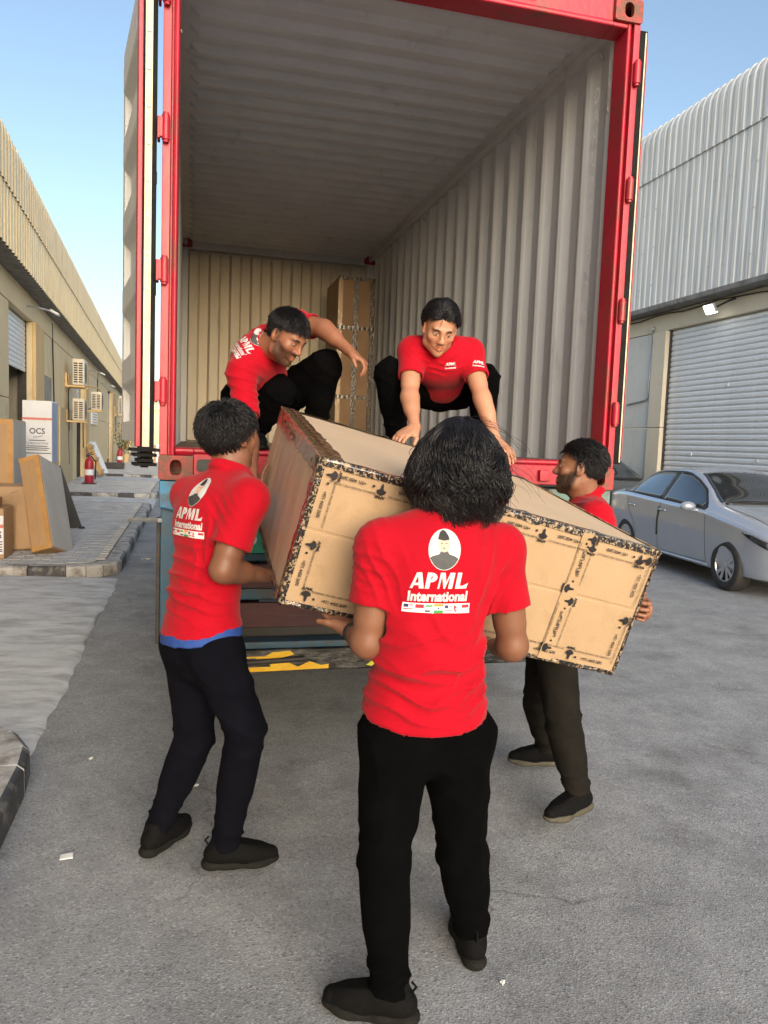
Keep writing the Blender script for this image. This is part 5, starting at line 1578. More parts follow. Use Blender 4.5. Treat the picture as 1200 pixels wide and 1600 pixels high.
def person(label, J, o):
    """J: joints in world space, o: options. One Empty; body, shirt, trousers, shoes and hair are its children"""
    base = o.get('base', J['pel'])
    root = thing('person', (base[0], base[1], o.get('floor', 0.0)), label, 'person', 'loading crew in red polo shirts')
    skin = V(o['skin'])
    rt_s = unit(V(J['shR']) - V(J['shL'])); rt_h = unit(V(J['hipR']) - V(J['hipL']))
    spine = unit(V(J['neck']) - V(J['waist'])); fwd_s = unit(np.cross(spine, rt_s)) * 1.0
    if np.dot(fwd_s, o['face_t']) < 0: fwd_s = -fwd_s
    fwd_h = V(o['face_t'])
    chest, waist, pel, neck = V(J['chest']), V(J['waist']), V(J['pel']), V(J['neck'])
    # ---------------- skin
    parts = [build_head(J['head'], o['look'], o['hup'], neck - unit(neck - V(J['head'])) * -.02, skin, **o.get('headopt', {}))]
    Fc = Field(np.minimum(chest, neck) - .3, np.maximum(chest, neck) + .3, .012)
    Fc.cap(neck, chest, .05, .09, .04); Fc.cap(J['shL'], chest, .045, .07, .04); Fc.cap(J['shR'], chest, .045, .07, .04)
    P, Q = Fc.mesh(); parts.append((P, Q, np.tile(skin, (len(P), 1))))
    for s in 'LR':
        if 'wr' + s in J: parts.append(build_arm(J['sh' + s], J['el' + s], J['wr' + s], o['hand' + s], skin, o.get('arm_r', (.048, .041, .040, .0265))))
    P, Q, C = merge(parts)
    link_mesh('body', np_mesh('body', P, Q, C), M_SKIN, root)
    # ---------------- shirt
    pts = np.array([J[k] for k in ('pel', 'waist', 'chest', 'neck', 'shL', 'shR', 'elL', 'elR')]); h = o.get('sh_h', .0062)
    hem = V(o['hem'][0]); hn = unit(o['hem'][1])
    F = Field(pts.min(0) - .26, pts.max(0) + .17, h)
    B = o.get('bulk', 1.0)
    up_ch = chest + unit(neck - chest) * .02
    F.cap(chest - rt_s * .055 + spine * .03, chest + rt_s * .055 + spine * .03, .125 * B, .125 * B, 0, axis=fwd_s, flat=.90)
    F.cap(chest + spine * .05, waist, .160 * B, .148 * B, .05, axis=fwd_s, flat=.74)
    F.cap(waist, pel - unit(waist - pel) * .02, .152 * B, .172 * B, .05, axis=fwd_h, flat=.76)
    F.cap(pel, pel - unit(waist - pel) * .16, .172 * B, o.get('hem_r', .182) * B, .04, axis=fwd_h, flat=.80)
    for s in 'LR':
        sh, el = V(J['sh' + s]), V(J['el' + s]); u = unit(el - sh); L_ = np.linalg.norm(el - sh)
        F.cap(neck - spine * .035, sh + V(0, 0, -.005), .060, .062, .05)
        se = sh + u * L_ * o.get('sleeve', .66)
        F.cap(chest + spine * .05 + (sh - chest) * .35, sh, .090, .062, .05)
        F.cap(sh, se + u * .06, .062, .066 * o.get('sleeve_w', 1.0), .035, clip=[(se, u)])
    for s in 'LR':
        sh, el = V(J['sh' + s]), V(J['el' + s]); u = unit(el - sh); L_ = np.linalg.norm(el - sh)
        se = sh + u * L_ * o.get('sleeve', .66)
        F.cap(se - u * .04, se + u * .05, .050, .058 * o.get('sleeve_w', 1.0), .0, 'sub')
    F.half(hem, hn)
    # neck opening and collar
    nk = V(J['head']) - neck; nk = unit(nk)
    F.cap(neck + nk * .015, neck + nk * .14, .060, .064, .01, 'sub')
    cl = o.get('collar', .058)
    ringp = []
    e1 = unit(np.cross(nk, rt_s)); e1 = e1 if np.dot(e1, fwd_s) > 0 else -e1
    for k in range(29):
        a = 2 * math.pi * k / 28
        ringp.append(neck + nk * (.012 - .020 * math.cos(a)) + e1 * math.cos(a) * (cl + .010) + rt_s * math.sin(a) * cl)
    for k in range(28):
        F.cap(ringp[k], ringp[k + 1], .0066, .0066, .010)
        F.cap(ringp[k] - nk * .020 + (ringp[k] - neck) * .12, ringp[k + 1] - nk * .020 + (ringp[k + 1] - neck) * .14, .0068, .0068, .012)
    if o.get('flaps'):
        for sg_ in (-1, 1):
            F.cap(neck + e1 * .064 + rt_s * sg_ * .022 - nk * .01, neck + e1 * .088 + rt_s * sg_ * .062 - nk * .060, .010, .007, .006)
            F.cap(neck + e1 * .040 + rt_s * sg_ * .050 - nk * .01, neck + e1 * .088 + rt_s * sg_ * .062 - nk * .060, .010, .007, .006)
    for slit in o.get('slits', ()):
        F.cap(slit[0], slit[1], slit[2], slit[3], 0, 'sub')
    P, Q = F.mesh(); P = smooth_verts(P, Q, 1, .5)
    N = vnormals(P, Q)
    P = fold(P, N, None, o.get('folds', []))
    P = P + N * (.0014 * snoise(P, 34, 2))[:, None]
    dh_ = -((P - hem) @ hn); P = P + N * (.0022 * ((dh_ > .004) & (dh_ < .024)))[:, None]      # turned hem
    shirt = link_mesh('polo_shirt', np_mesh('polo_shirt', P, Q), M_POLO, root)
    bvh = decal_bvh(P, Q)
    if 'print_px' in o:
        x_, y_, u_, sc_ = o['print_px']; dr = unit(at(x_, y_, 1.0) - CAM)
        hp_, n_, _, _ = bvh.ray_cast(Vector(CAM), Vector(dr))
        if hp_ is not None:
            n_ = unit(V(n_) - V(u_) * .0); up2 = unit(V(u_) - n_ * np.dot(u_, n_)); back_print(bvh, shirt, V(hp_), unit(np.cross(up2, n_)), up2, n_, sc_)
    if 'print' in o: back_print(bvh, shirt, *o['print'])
    for (x_, y_, u_, w_) in o.get('logo_px', ()):
        hp_, n_, _, _ = bvh.ray_cast(Vector(CAM), Vector(unit(at(x_, y_, 1.0) - CAM)))
        if hp_ is not None:
            n_ = unit(V(n_) + unit(CAM - V(hp_)) * 1.5); up2 = unit(V(u_) - n_ * np.dot(u_, n_)); chest_logo(bvh, shirt, V(hp_), unit(np.cross(up2, n_)), up2, n_, w_)
    if o.get('under'):
        F = Field(pel - .3, pel + .3, .007)
        F.cap(pel + V(0, 0, .08), pel - V(0, 0, .10), .172 * B, .200 * B, 0, axis=fwd_h, flat=.80)
        F.half(hem - hn * -.026, hn); F.half(hem - hn * .02, -hn)
        P, Q = F.mesh(); P = smooth_verts(P, Q, 1, .5); link_mesh('undershirt', np_mesh('undershirt', P, Q), M_UNDER, root)
    # ---------------- trousers
    tm = o.get('trouser_mat', M_TROUSER)
    keys = [k for k in ('pel', 'hipL', 'hipR', 'knL', 'knR', 'anL', 'anR') if k in J]
    pts = np.array([J[k] for k in keys])
    F = Field(pts.min(0) - .19, pts.max(0) + .22, .0075)
    tr = o.get('leg_r', (.105, .076, .070, .056))
    F.cap(pel + unit(waist - pel) * .07, pel - unit(waist - pel) * .03, .140 * B, .160 * B, 0, axis=fwd_h, flat=.76)
    F.cap(V(J['hipL']), V(J['hipR']), tr[0] * 1.05, tr[0] * 1.05, .04)
    lay = []
    for s in 'LR':
        hp, kn, an = V(J['hip' + s]), V(J['kn' + s]), V(J['an' + s])
        F.cap(hp, kn, tr[0], tr[1], .035); F.cap(kn, an, tr[2], tr[3], .02)
        F.cap(kn + (an - kn) * .15, kn + (an - kn) * .5, tr[2] * 1.0, tr[2] * .92, .03)
        se = an + unit(kn - an) * .012
        sd_ = unit(an - kn)
        F.half(se + sd_ * .02, sd_, an - .13, an + .13) if o.get('cuff', True) else None
        lay += [(kn, (.10, .10, .09), sd_ + .7 * rt_h, .075, .007, 3), (kn - sd_ * .05, (.10, .10, .08), sd_ - .8 * rt_h, .09, .006, 8), (an + (kn - an) * .10, (.1, .1, .07), sd_ + .35 * rt_h, .06, .007, 5), (hp, (.14, .14, .12), V(0, 0, 1) + .9 * rt_h, .10, .007, 1), ((hp + kn) / 2, (.12, .12, .2), rt_h + .25 * sd_, .11, .006, 4)]
    P, Q = F.mesh(); P = smooth_verts(P, Q, 2, .5); N = vnormals(P, Q)
    P = fold(P, N, None, lay); P = P + N * (.003 * snoise(P, 16, 4))[:, None]
    link_mesh('trousers', np_mesh('trousers', P, Q), tm, root)
    for s in 'LR':
        if 'toe' + s in J:
            shoe('shoe', root, J['an' + s], J['toe' + s], o.get('heel' + s), pitch=o.get('pitch' + s, 0.0), accent=o.get('sole'))
    return root, shirt

def short_hair(root, c, fwd, up, size=1.0, front=.045, top=.024, n=2600, seed=1, fringe=0.0, back_low=-.052, wave=.002, part=None, width=.0019, side_len=.6, temple=-.012, lift=.5):
    def mask(q):
        x, y, z = q[..., 0], q[..., 1], q[..., 2]
        hl = np.where(y > .02, front + (y - .02) * .42 - .16 * np.abs(x) * (y > .05), 0)
        # from forehead over the temple, in front of the ear, down to the nape
        line = np.where(y > .025, front + .30 * (y - .025), np.where(y > -.01, temple + (y + .01) / .035 * (front - temple), np.where(y > -.04, .012 - (-.01 - y) * 1.2, back_low)))
        return z > line
    P1, Q1 = hair_cap(c, fwd, up, size, mask, .0055, .0035, seed)
    roots, nn, Rm, loc = scalp(c, fwd, up, size, mask, n, seed)
    f, u, r = Rm[1], Rm[2], Rm[0]
    rg = np.random.default_rng(seed + 9)
    crown = V(.012, -.045, .125)
    def flow(q):
        nn_ = (q - V(0, -.012, .036)) / V(.0755, .096, .086) ** 2; nn_ /= np.linalg.norm(nn_, axis=1, keepdims=True) + 1e-9
        if part is None:
            v_ = q - crown + V(0, .012, -.03)
        else:
            wt = np.clip((q[:, 2:3] - .05) / .04, 0, 1); z0 = np.zeros(len(q))
            tp = np.stack([np.tanh((q[:, 0] - part[0]) / .016) * part[1], np.full(len(q), part[2]), z0 + .05], 1)
            v_ = tp * wt + V(0, -.35, -1) * (1 - wt)
        v_ = v_ - nn_ * (v_ * nn_).sum(1, keepdims=True)
        return v_ / (np.linalg.norm(v_, axis=1, keepdims=True) + 1e-9), nn_
    def dirfn(p, d, t):
        q = (p - V(c)) @ Rm.T
        fl_, nn_ = flow(q)
        k0 = np.sqrt((((q - V(0, -.012, .036)) / (V(.0755, .096, .086) + .012)) ** 2).sum(1, keepdims=True))
        return d * .55 + (fl_ @ Rm) * .45 + (nn_ @ Rm) * np.clip(1.06 - k0, -.35, .6) * 2.0
    fl0, nn0 = flow(loc)
    n0 = (fl0 @ Rm) * .8 + nn * lift + rg.normal(size=roots.shape) * .32
    n0 /= np.linalg.norm(n0, axis=1, keepdims=True)
    ang = np.arctan2(loc[:, 0], loc[:, 1]); phs = ang * 9 + loc[:, 2] * 60
    parts = [(P1, Q1, None)]
    for k, (a, b) in enumerate(((.055, 9), (-9, .055))):
        m = (loc[:, 2] > a) & (loc[:, 2] <= b)
        if m.sum() == 0: continue
        P2, Q2 = strands(roots[m], n0[m], dirfn, 5, top * (1.0 if k == 0 else side_len), width, seed + k, wave, 6, phase=phs[m])
        parts.append((P2, Q2, None))
    P, Q, _ = merge(parts)
    return link_mesh('hair', np_mesh('hair', P, Q), M_HAIR, root)

# ================================================================== the crew
def gdir(a, b, z=0.0):
    p, q = atz(*a, z), atz(*b, z); return unit(q - p)

# ---- nearest man, seen from behind
JF = dict(pel=at(664, 1100, -1.74), waist=at(672, 1005, -1.76), chest=at(681, 905, -1.74), neck=at(694, 806, -1.72), head=at(716, 722, -1.70),
          shL=at(595, 853, -1.74), shR=at(781, 857, -1.72), elL=at(575, 1003, -1.74), wrL=V(.625, -1.585, 1.050), elR=at(801, 1008, -1.72), wrR=V(1.12, -1.56, .975),
          hipL=at(620, 1150, -1.74), hipR=at(716, 1150, -1.74), knL=at(600, 1335, -1.80), knR=at(722, 1322, -1.70), anL=at(609, 1545, -1.865), anR=at(737, 1452, -1.645),
          toeL=gdir((645, 1598), (515, 1572)), toeR=gdir((740, 1480), (702, 1372)))
pF = at(690, 905, -1.88)
backF = unit(V(-.10, -1, .06)); rtF = unit(np.cross((0, 0, 1), -backF)) * -1; rtF = unit(V(.995, -.10, .0)); upF = unit(np.cross(rtF, V(-.1, -1, 0)) * -1); upF = unit(V(.06, .05, 1))
oF = dict(base=(JF['pel'][0], -1.75), face_t=V(.1, 1, 0), look=V(.22, 1, -.06), hup=V(.05, .1, 1), skin=(.205, .092, .052),
          handL=dict(d=V(-.35, .9, .25), pn=V(.1, -.2, 1), thumb=V(-1, 0, 0), curl=(15, 20, 15), tcurl=-.45), handR=dict(d=V(.1, 1, .05), pn=V(0, 0, 1), thumb=V(1, 0, 0), curl=(15, 20, 15)),
          hem=(at(672, 1148, -1.86), V(.02, .25, -1)), sleeve=.60, sleeve_w=1.12, bulk=1.0, sh_h=.0058, hem_r=.196,
          folds=[(at(690, 1040, -1.86), (.22, .25, .085), V(-.22, 0, 1), .075, .015, 1), (at(640, 1090, -1.86), (.16, .25, .08), V(.35, 0, 1), .060, .012, 2), (at(760, 1060, -1.86), (.10, .25, .10), V(-.6, 0, 1), .055, .012, 6), (at(600, 900, -1.84), (.05, .2, .11), V(1, 0, .45), .035, .006, 3), (at(770, 930, -1.82), (.06, .2, .14), V(1, 0, -.4), .045, .009, 4),
                 (at(690, 980, -1.86), (.14, .2, .06), V(.5, 0, 1), .07, .006, 5), (at(575, 880, -1.75), (.06, .12, .08), V(.3, 0, 1), .03, .005, 7)],
          slits=[(at(578, 1160, -1.80), at(580, 1112, -1.80), .020, .002)],
          print=(pF, rtF, upF, backF, 1.0), headopt=dict())
rootF, shF = person('man in red polo seen from behind, shoulder-length wavy black hair, nearest the camera', JF, oF)
# long wavy hair
def long_hair(root, c, fwd, up):
    c = V(c)
    def mask(q):
        x, y, z = q[..., 0], q[..., 1], q[..., 2]
        return (z > .02 + (y > .03) * (.02 + (y - .03) * .6) - (y < .03) * .1)
    extra = [((-.055, -.045, .04), (-.068, -.055, -.06), .050, .034), ((.055, -.045, .04), (.070, -.055, -.06), .050, .034), ((0, -.075, .03), (0, -.085, -.085), .055, .034), ((-.03, -.075, .0), (-.035, -.085, -.08), .05, .032), ((.03, -.075, .0), (.04, -.085, -.08), .05, .032)]
    P1, Q1 = hair_cap(c, fwd, up, 1.0, lambda q: (q[..., 1] < .045) | (q[..., 2] > .05), .006, .003, 4, extra=extra)
    parts = [(P1, Q1, None)]
    roots, nn, Rm, loc = scalp(c, fwd, up, 1.0, mask, 6400, 21, .008)
    f, u, r = Rm[1], Rm[2], Rm[0]
    crown = V(.02, -.03, .125)
    out = loc - crown; out[:, 2] -= .02
    out = out - nn @ Rm.T * (out * (nn @ Rm.T)).sum(1, keepdims=True)
    n0 = nn * .35 + (out / (np.linalg.norm(out, axis=1, keepdims=True) + 1e-6)) @ Rm
    rg = np.random.default_rng(5)
    # locks: neighbouring strands share a wave, a length and a twist
    th = np.arctan2(loc[:, 0], loc[:, 1]); cid = (((th + np.pi) / (2 * np.pi) * 22 + .35 * np.sin(loc[:, 2] * 70)).astype(int) + 23 * np.clip((loc[:, 2] + .06) * 26, 0, 9).astype(int)) % 256
    cph, csw, cln, cenv = rg.uniform(0, 6.28, 256), rg.choice((-1., 1.), 256), rg.uniform(.72, 1.15, 256), rg.uniform(.82, 1.16, 256)
    env_z = [-.20, -.145, -.11, -.06, .0, .05, .09, .13, .16]; env_r = [.055, .072, .100, .132, .140, .124, .100, .05, .02]
    def make(sl, wd, wv, L_, seed):
        k = cid[sl]; jit = (rg.uniform(.93, 1.06, len(k)) * cenv[k])[:, None]; swl = csw[k][:, None]; ml = cln[k][:, None]
        def dirfn(p, d, t):
            q = (p - c) @ Rm.T
            ctr = (q - V(0, -.022, 0)) * V(1, 1, 0); rad = np.linalg.norm(ctr * V(.98, .92, 1), axis=1, keepdims=True); outw = ctr / (np.linalg.norm(ctr, axis=1, keepdims=True) + 1e-6)
            tgt = np.interp(q[:, 2], env_z, env_r)[:, None] * (1 + (jit - 1) * np.clip(t * 1.6, 0, 1))
            tng = np.cross(outw, V(0, 0, 1))
            dv = d @ Rm.T * .55 + outw * np.clip((tgt - rad) * 13, -1.1, 1.1) + V(0, 0, -1) * (.25 + .7 * min(1, t * 2.2)) * ml
            dv = dv + tng * (np.sin(cph[k] + t * 13)[:, None] * 1.0 * min(1, t * 1.8)) + outw * (np.cos(cph[k] * 1.7 + t * 14)[:, None] * .75 * min(1, t * 1.8))
            low = np.clip((-.055 - q[:, 2:3]) / .035, 0, 1)
            dv = dv + low * (tng * swl * .65 + V(0, 0, .40) - outw * .35)
            return dv @ Rm
        P2, Q2 = strands(roots[sl], n0[sl], dirfn, 17, L_ * cln[k], wd, seed, wv, 8.5, phase=cph[k])
        parts.append((P2, Q2, None))
    make(slice(0, 2600), .0022, .006, .248, 31); make(slice(2600, 4800), .0016, .010, .248, 32); make(slice(4800, 6300), .0010, .018, .24, 33)
    # a few strands blown to the right
    P3, Q3 = strands(roots[6300:6350], n0[6300:6350] + r * .5, lambda p, d, t: d * .8 + r * .30 - u * .55 * t, 9, .20, .0005, 77, .012, 7)
    parts.append((P3, Q3, None))
    P, Q, _ = merge(parts)
    return link_mesh('hair', np_mesh('hair', P, Q), M_HAIR, root)
long_hair(rootF, JF['head'], V(.22, 1, -.06), V(.05, .1, 1))
# dark band on the left wrist
m_ = MB(); w0 = JF['wrL']; ax = unit(JF['elL'] - w0); m_.lathe([(.030, -.012), (.0335, -.012), (.0335, .012), (.030, .012)], w0 + ax * .022, ax, 20); m_.build('wristband', M_BLACK, rootF, smooth=True)

# ---- man at left
fL = unit(V(.86, .50, 0)); rL = V(fL[1], -fL[0], 0)
cL = V(.235, -.985, 1.40)
JL = dict(pel=V(.195, -.985, .895), waist=V(.200, -.985, 1.07), chest=V(.222, -.985, 1.28), neck=at(362, 733, -.96), head=at(359, 690, -.945) + V(0, 0, .012),
          shR=cL + rL * .172 + V(.02, 0, .015), shL=cL - rL * .172, elR=at(347, 890, -1.17), wrR=V(.415, -1.045, 1.130), elL=V(.31, -.66, 1.17), wrL=V(.425, -.62, 1.36),
          hipR=V(.195, -.985, .85) + rL * .09, hipL=V(.195, -.985, .85) - rL * .09, knR=at(383, 1140, -1.12), knL=at(305, 1148, -.92), anR=at(353, 1318, -1.06), anL=at(247, 1292, -.90),
          toeR=gdir((315, 1362), (437, 1350)), toeL=gdir((222, 1345), (288, 1296)))
pL = at(293, 800, -1.06); bL = unit(V(-.78, -.62, .05))
oL = dict(base=(.2, -.98), face_t=fL, look=V(.80, .60, .10), hup=V(-.05, 0, 1), skin=(.185, .080, .045),
          handR=dict(d=V(.80, .35, .32), pn=V(-.3, 0, 1), thumb=V(0, -1, 0), curl=(20, 25, 20)), handL=dict(d=V(.05, .2, 1), pn=V(1, 0, -.2), thumb=V(0, -1, 0), curl=(8, 12, 10)),
          hem=(at(320, 990, -1.05), V(.14, 0, -1)), hem_r=.215, sleeve=.68, sleeve_w=1.15, bulk=.94, under=True, trouser_mat=M_NAVY,
          folds=[(at(285, 900, -1.05), (.10, .15, .10), V(-.2, 0, 1), .05, .012, 1), (at(290, 940, -1.05), (.14, .2, .06), V(.35, 0, 1), .05, .010, 2), (at(320, 850, -1.1), (.04, .1, .16), V(1, 0, .1), .045, .008, 3), (at(345, 800, -1.14), (.06, .1, .08), V(.9, 0, .5), .035, .005, 4)],
          slits=[(at(358, 1000, -1.13), at(356, 966, -1.13), .020, .001)],
          print=(pL, unit(np.cross(V(0, 0, 1), bL)), unit(V(.10, .0, 1)), bL, .92), leg_r=(.098, .075, .066, .054))
rootL, shL_ = person('man at left in red polo over a blue undershirt, steadying the carton', JL, oL)
short_hair(rootL, JL['head'], oL['look'], oL['hup'], 1.0, .050, .050, 5000, 5, back_low=-.066, wave=.006, side_len=.8, lift=.9, width=.0017)

# ---- bearded man at right, in profile
fR = unit(V(-.93, .37, 0)); rR = V(fR[1], -fR[0], 0)
cR = V(1.895, -.71, 1.345)
JR = dict(pel=V(1.800, -.66, .83), waist=V(1.835, -.65, 1.02), chest=V(1.885, -.70, 1.21), neck=at(917, 778, -.69), head=at(903, 733, -.69) + V(.01, 0, .0),
          shR=cR + rR * .185, shL=cR - rR * .185, elL=V(1.835, -1.11, 1.10), wrL=V(1.712, -1.375, 1.085), elR=V(1.86, -.40, 1.08), wrR=V(1.74, -.22, 1.02),
          hipR=V(1.77, -.66, .80) + rR * .09, hipL=V(1.77, -.66, .80) - rR * .09, knL=at(880, 1130, -.90), knR=at(842, 1100, -.52), anL=at(903, 1238, -.975), anR=at(856, 1168, -.46),
          toeL=gdir((930, 1262), (852, 1292)), toeR=gdir((872, 1205), (792, 1202)))
lookR = V(-.83, .50, .10)
oR = dict(base=(1.8, -.66), face_t=fR, look=lookR, hup=V(.10, 0, 1), skin=(.215, .096, .055), headopt=dict(beard=1.0, eye_open=.7),
          handL=dict(d=V(.02, -1, -.18), pn=V(-1, -.1, .1), thumb=V(0, 0, 1), curl=(28, 62, 40), spread=.12, tcurl=.1), handR=dict(d=V(-.6, .2, -.1), pn=V(0, 0, 1), thumb=V(0, 1, 0), curl=(15, 20, 15)),
          hem=(V(1.8, -.66, .77), V(0, 0, -1)), sleeve=.66, bulk=.98, trouser_mat=M_CHAR, leg_r=(.100, .076, .068, .055), sole=mat('olive_sole', (.05, .044, .03), (.075, .066, .045), .7, scale=20),
          folds=[(at(920, 800, -.8), (.12, .12, .06), V(.6, 0, 1), .04, .006, 1)])
rootR, _ = person('bearded man in red polo, in profile behind the right end of the carton', JR, oR)
short_hair(rootR, JR['head'], lookR, oR['hup'], 1.0, .054, .034, 5000, 8, back_low=-.050, wave=.003, side_len=.55, lift=.8, part=(0, .35, -.8))

# ---- man crouching at the left of the door
JT = dict(pel=V(.50, .36, 1.86), waist=at(412, 612, .24), chest=at(405, 570, .10), neck=at(412, 538, -.03), head=at(447, 527, -.15),
          shR=at(378, 582, -.10), shL=at(462, 506, .16), elR=at(388, 688, -.23), wrR=V(.412, -.375, 1.475), elL=at(505, 513, .02), wrL=at(545, 548, -.12),
          hipR=V(.42, .36, 1.83), hipL=V(.60, .36, 1.83), knR=at(436, 612, .02), knL=at(508, 572, .06), anR=V(.47, .20, 1.665), anL=at(492, 662, .20),
          toeR=V(.1, -1, 0), toeL=V(.3, -1, 0))
lookT = V(.60, -.58, -.52)
bT = unit(V(-.62, -.45, .60))
oT = dict(base=(.5, .3), floor=FL, face_t=V(.6, .0, -.7), look=lookT, hup=V(.15, -.10, 1), skin=(.265, .112, .062), headopt=dict(beard=.85, eye_open=.35, lookdown=1.0),
          handR=dict(d=V(.05, -.25, -1), pn=V(1, 0, 0), thumb=V(0, -1, 0), curl=(10, 20, 15)), handL=dict(d=V(.72, -.30, -.55), pn=V(-.2, .1, -1), thumb=V(-.3, -1, 0), curl=(28, 40, 25), tcurl=.3),
          hem=(V(.50, .36, 1.84), V(.1, .6, -.8)), sleeve=.66, bulk=.95, flaps=True, heelR=FL, heelL=FL, leg_r=(.110, .088, .074, .060), cuff=True,
          folds=[(at(375, 590, -.1), (.10, .12, .10), V(.4, 0, 1), .05, .008, 1), (at(390, 625, -.15), (.08, .1, .06), V(.2, 0, 1), .035, .006, 2), (at(400, 520, .0), (.08, .1, .06), V(1, 0, .6), .05, .006, 3)],
          print_px=(386, 536, V(.55, -.25, .6), .85))
rootT, _ = person('bearded man crouching at the left door edge, red polo, looking down at the carton', JT, oT)
short_hair(rootT, JT['head'], lookT, oT['hup'], 1.0, .050, .028, 5000, 12, back_low=-.05, wave=.004, side_len=.5, lift=.9, part=(0, .4, .5))

# ---- man squatting at the right, facing us
JS = dict(pel=at(692, 602, .30), waist=at(691, 590, .16), chest=at(689, 572, .02), neck=at(688, 545, -.07), head=at(687, 513, -.20),
          shR=at(644, 548, -.06), shL=at(734, 550, -.06), elR=at(640, 618, -.20), wrR=at(648, 668, -.355), elL=at(752, 618, -.20), wrL=at(776, 690, -.345),
          hipR=at(668, 608, .26), hipL=at(716, 610, .26), knR=at(609, 583, -.02), knL=at(757, 592, .02), anR=at(620, 676, .06), anL=at(752, 684, .06), toeR=V(-.25, -1, 0), toeL=V(.25, -1, 0))
lookS = V(-.10, -.80, -.50)
oS = dict(base=(1.45, .2), floor=FL, face_t=V(-.1, -.8, -.5), look=lookS, hup=V(.04, -.35, .9), skin=(.44, .215, .130), arm_r=(.044, .038, .038, .0255),
          headopt=dict(gaunt=.6, smile=.8, eye_open=.6, lookdown=1.0),
          handR=dict(d=V(-.72, -.45, -.38), pn=V(-.1, .1, -1), thumb=V(.2, -1, 0), curl=(12, 18, 12)), handL=dict(d=V(.2, -.8, -.4), pn=V(0, 0, -1), thumb=V(-1, 0, 0), curl=(12, 18, 12)),
          hem=(at(692, 606, .28), V(0, .9, -.4)), sleeve=.60, bulk=.92, flaps=True, logo_px=[(704, 571, V(0, .2, 1), .055), (748, 568, V(.1, .1, 1), .060)], heelR=FL, heelL=FL, leg_r=(.100, .082, .072, .060),
          folds=[(at(660, 560, -.15), (.06, .1, .08), V(.8, 0, 1), .04, .006, 1), (at(720, 560, -.15), (.06, .1, .08), V(-.8, 0, 1), .04, .006, 2), (at(690, 575, -.15), (.08, .1, .04), V(0, 0, 1), .035, .005, 3)])
rootS, shS = person('slim man in red polo squatting in the container doorway, facing the camera, arms reaching down', JS, oS)
short_hair(rootS, JS['head'], lookS, oS['hup'], 1.0, .060, .046, 5000, 15, back_low=-.05, wave=.001, part=(.015, .9, -.45), side_len=.6, lift=.45)
# ================================================================== cars
M_SILVER = mat('silver_paint', (.46, .50, .57), (.49, .53, .60), .20, metal=.5, scale=3, coat=.6, spec=.5)
M_BLACKCAR = mat('black_car_paint', (.012, .013, .014), (.016, .017, .018), .3, scale=3, coat=.8)
def glass_mat():
    m = bpy.data.materials.new('tinted_glass'); m.use_nodes = True; b = m.node_tree.nodes['Principled BSDF']
    b.inputs['Base Color'].default_value = (.022, .026, .032, 1); b.inputs['Roughness'].default_value = .03; b.inputs['Specular IOR Level'].default_value = .9
    b.inputs['Coat Weight'].default_value = 1.0; b.inputs['Coat Roughness'].default_value = .02
    return m
M_GLASS = glass_mat()
M_CHROME = mat('alloy_silver', (.55, .56, .58), (.62, .63, .65), .25, metal=.85, scale=8)
M_TRIM = mat('black_trim', (.012, .012, .013), (.016, .016, .017), .4, scale=20)
M_CTYRE = mat('car_tyre', (.025, .025, .025), (.04, .039, .037), .75, scale=18, dirt=(.10, .095, .085), dirt_amt=.3, dirt_scale=6)
def interp(x, tab):
    xs_, ys_ = zip(*sorted(tab)); xs_ = np.array(xs_); ys_ = np.array(ys_)
    # smooth (monotone-ish) interpolation
    x = np.clip(x, xs_[0], xs_[-1]); i = np.clip(np.searchsorted(xs_, x) - 1, 0, len(xs_) - 2)
    h = xs_[1:] - xs_[:-1]; dl_ = (ys_[1:] - ys_[:-1]) / h
    m = np.zeros(len(xs_)); m[0] = dl_[0]; m[-1] = dl_[-1]
    for k in range(1, len(xs_) - 1): m[k] = 0 if dl_[k - 1] * dl_[k] <= 0 else 2 / (1 / dl_[k - 1] + 1 / dl_[k])
    t = (x - xs_[i]) / h[i]
    return (2 * t ** 3 - 3 * t ** 2 + 1) * ys_[i] + (t ** 3 - 2 * t ** 2 + t) * h[i] * m[i] + (-2 * t ** 3 + 3 * t ** 2) * ys_[i + 1] + (t ** 3 - t ** 2) * h[i] * m[i + 1]
ZBELT = [(-2.34, .80), (-2.28, .93), (-2.0, 1.00), (-1.5, 1.02), (-.9, 1.00), (0, .965), (.75, .93), (1.3, .86), (1.8, .77), (2.1, .68), (2.27, .58), (2.30, .52)]
ZROOF = [(-2.34, .86), (-2.28, 1.01), (-2.0, 1.08), (-1.72, 1.115), (-1.35, 1.29), (-1.0, 1.405), (-.6, 1.455), (-.25, 1.465), (.05, 1.43), (.45, 1.245), (.88, 1.035), (1.05, 1.00), (1.5, .93), (1.9, .83), (2.15, .74), (2.27, .63), (2.30, .55)]
WID = [(-2.34, .60), (-2.28, .70), (-2.1, .80), (-1.8, .855), (-1.2, .882), (0, .888), (1.2, .882), (1.6, .865), (1.9, .81), (2.1, .71), (2.24, .56), (2.30, .42)]
ZBOT = [(-2.34, .45), (-2.2, .30), (-1.9, .24), (-1.3, .20), (1.3, .19), (1.9, .20), (2.2, .23), (2.30, .30)]
ROOFW = [(-2.34, .55), (-1.75, .60), (-1.2, .57), (-.6, .56), (.05, .55), (.5, .62), (.88, .70), (1.3, .68), (1.9, .60), (2.30, .35)]
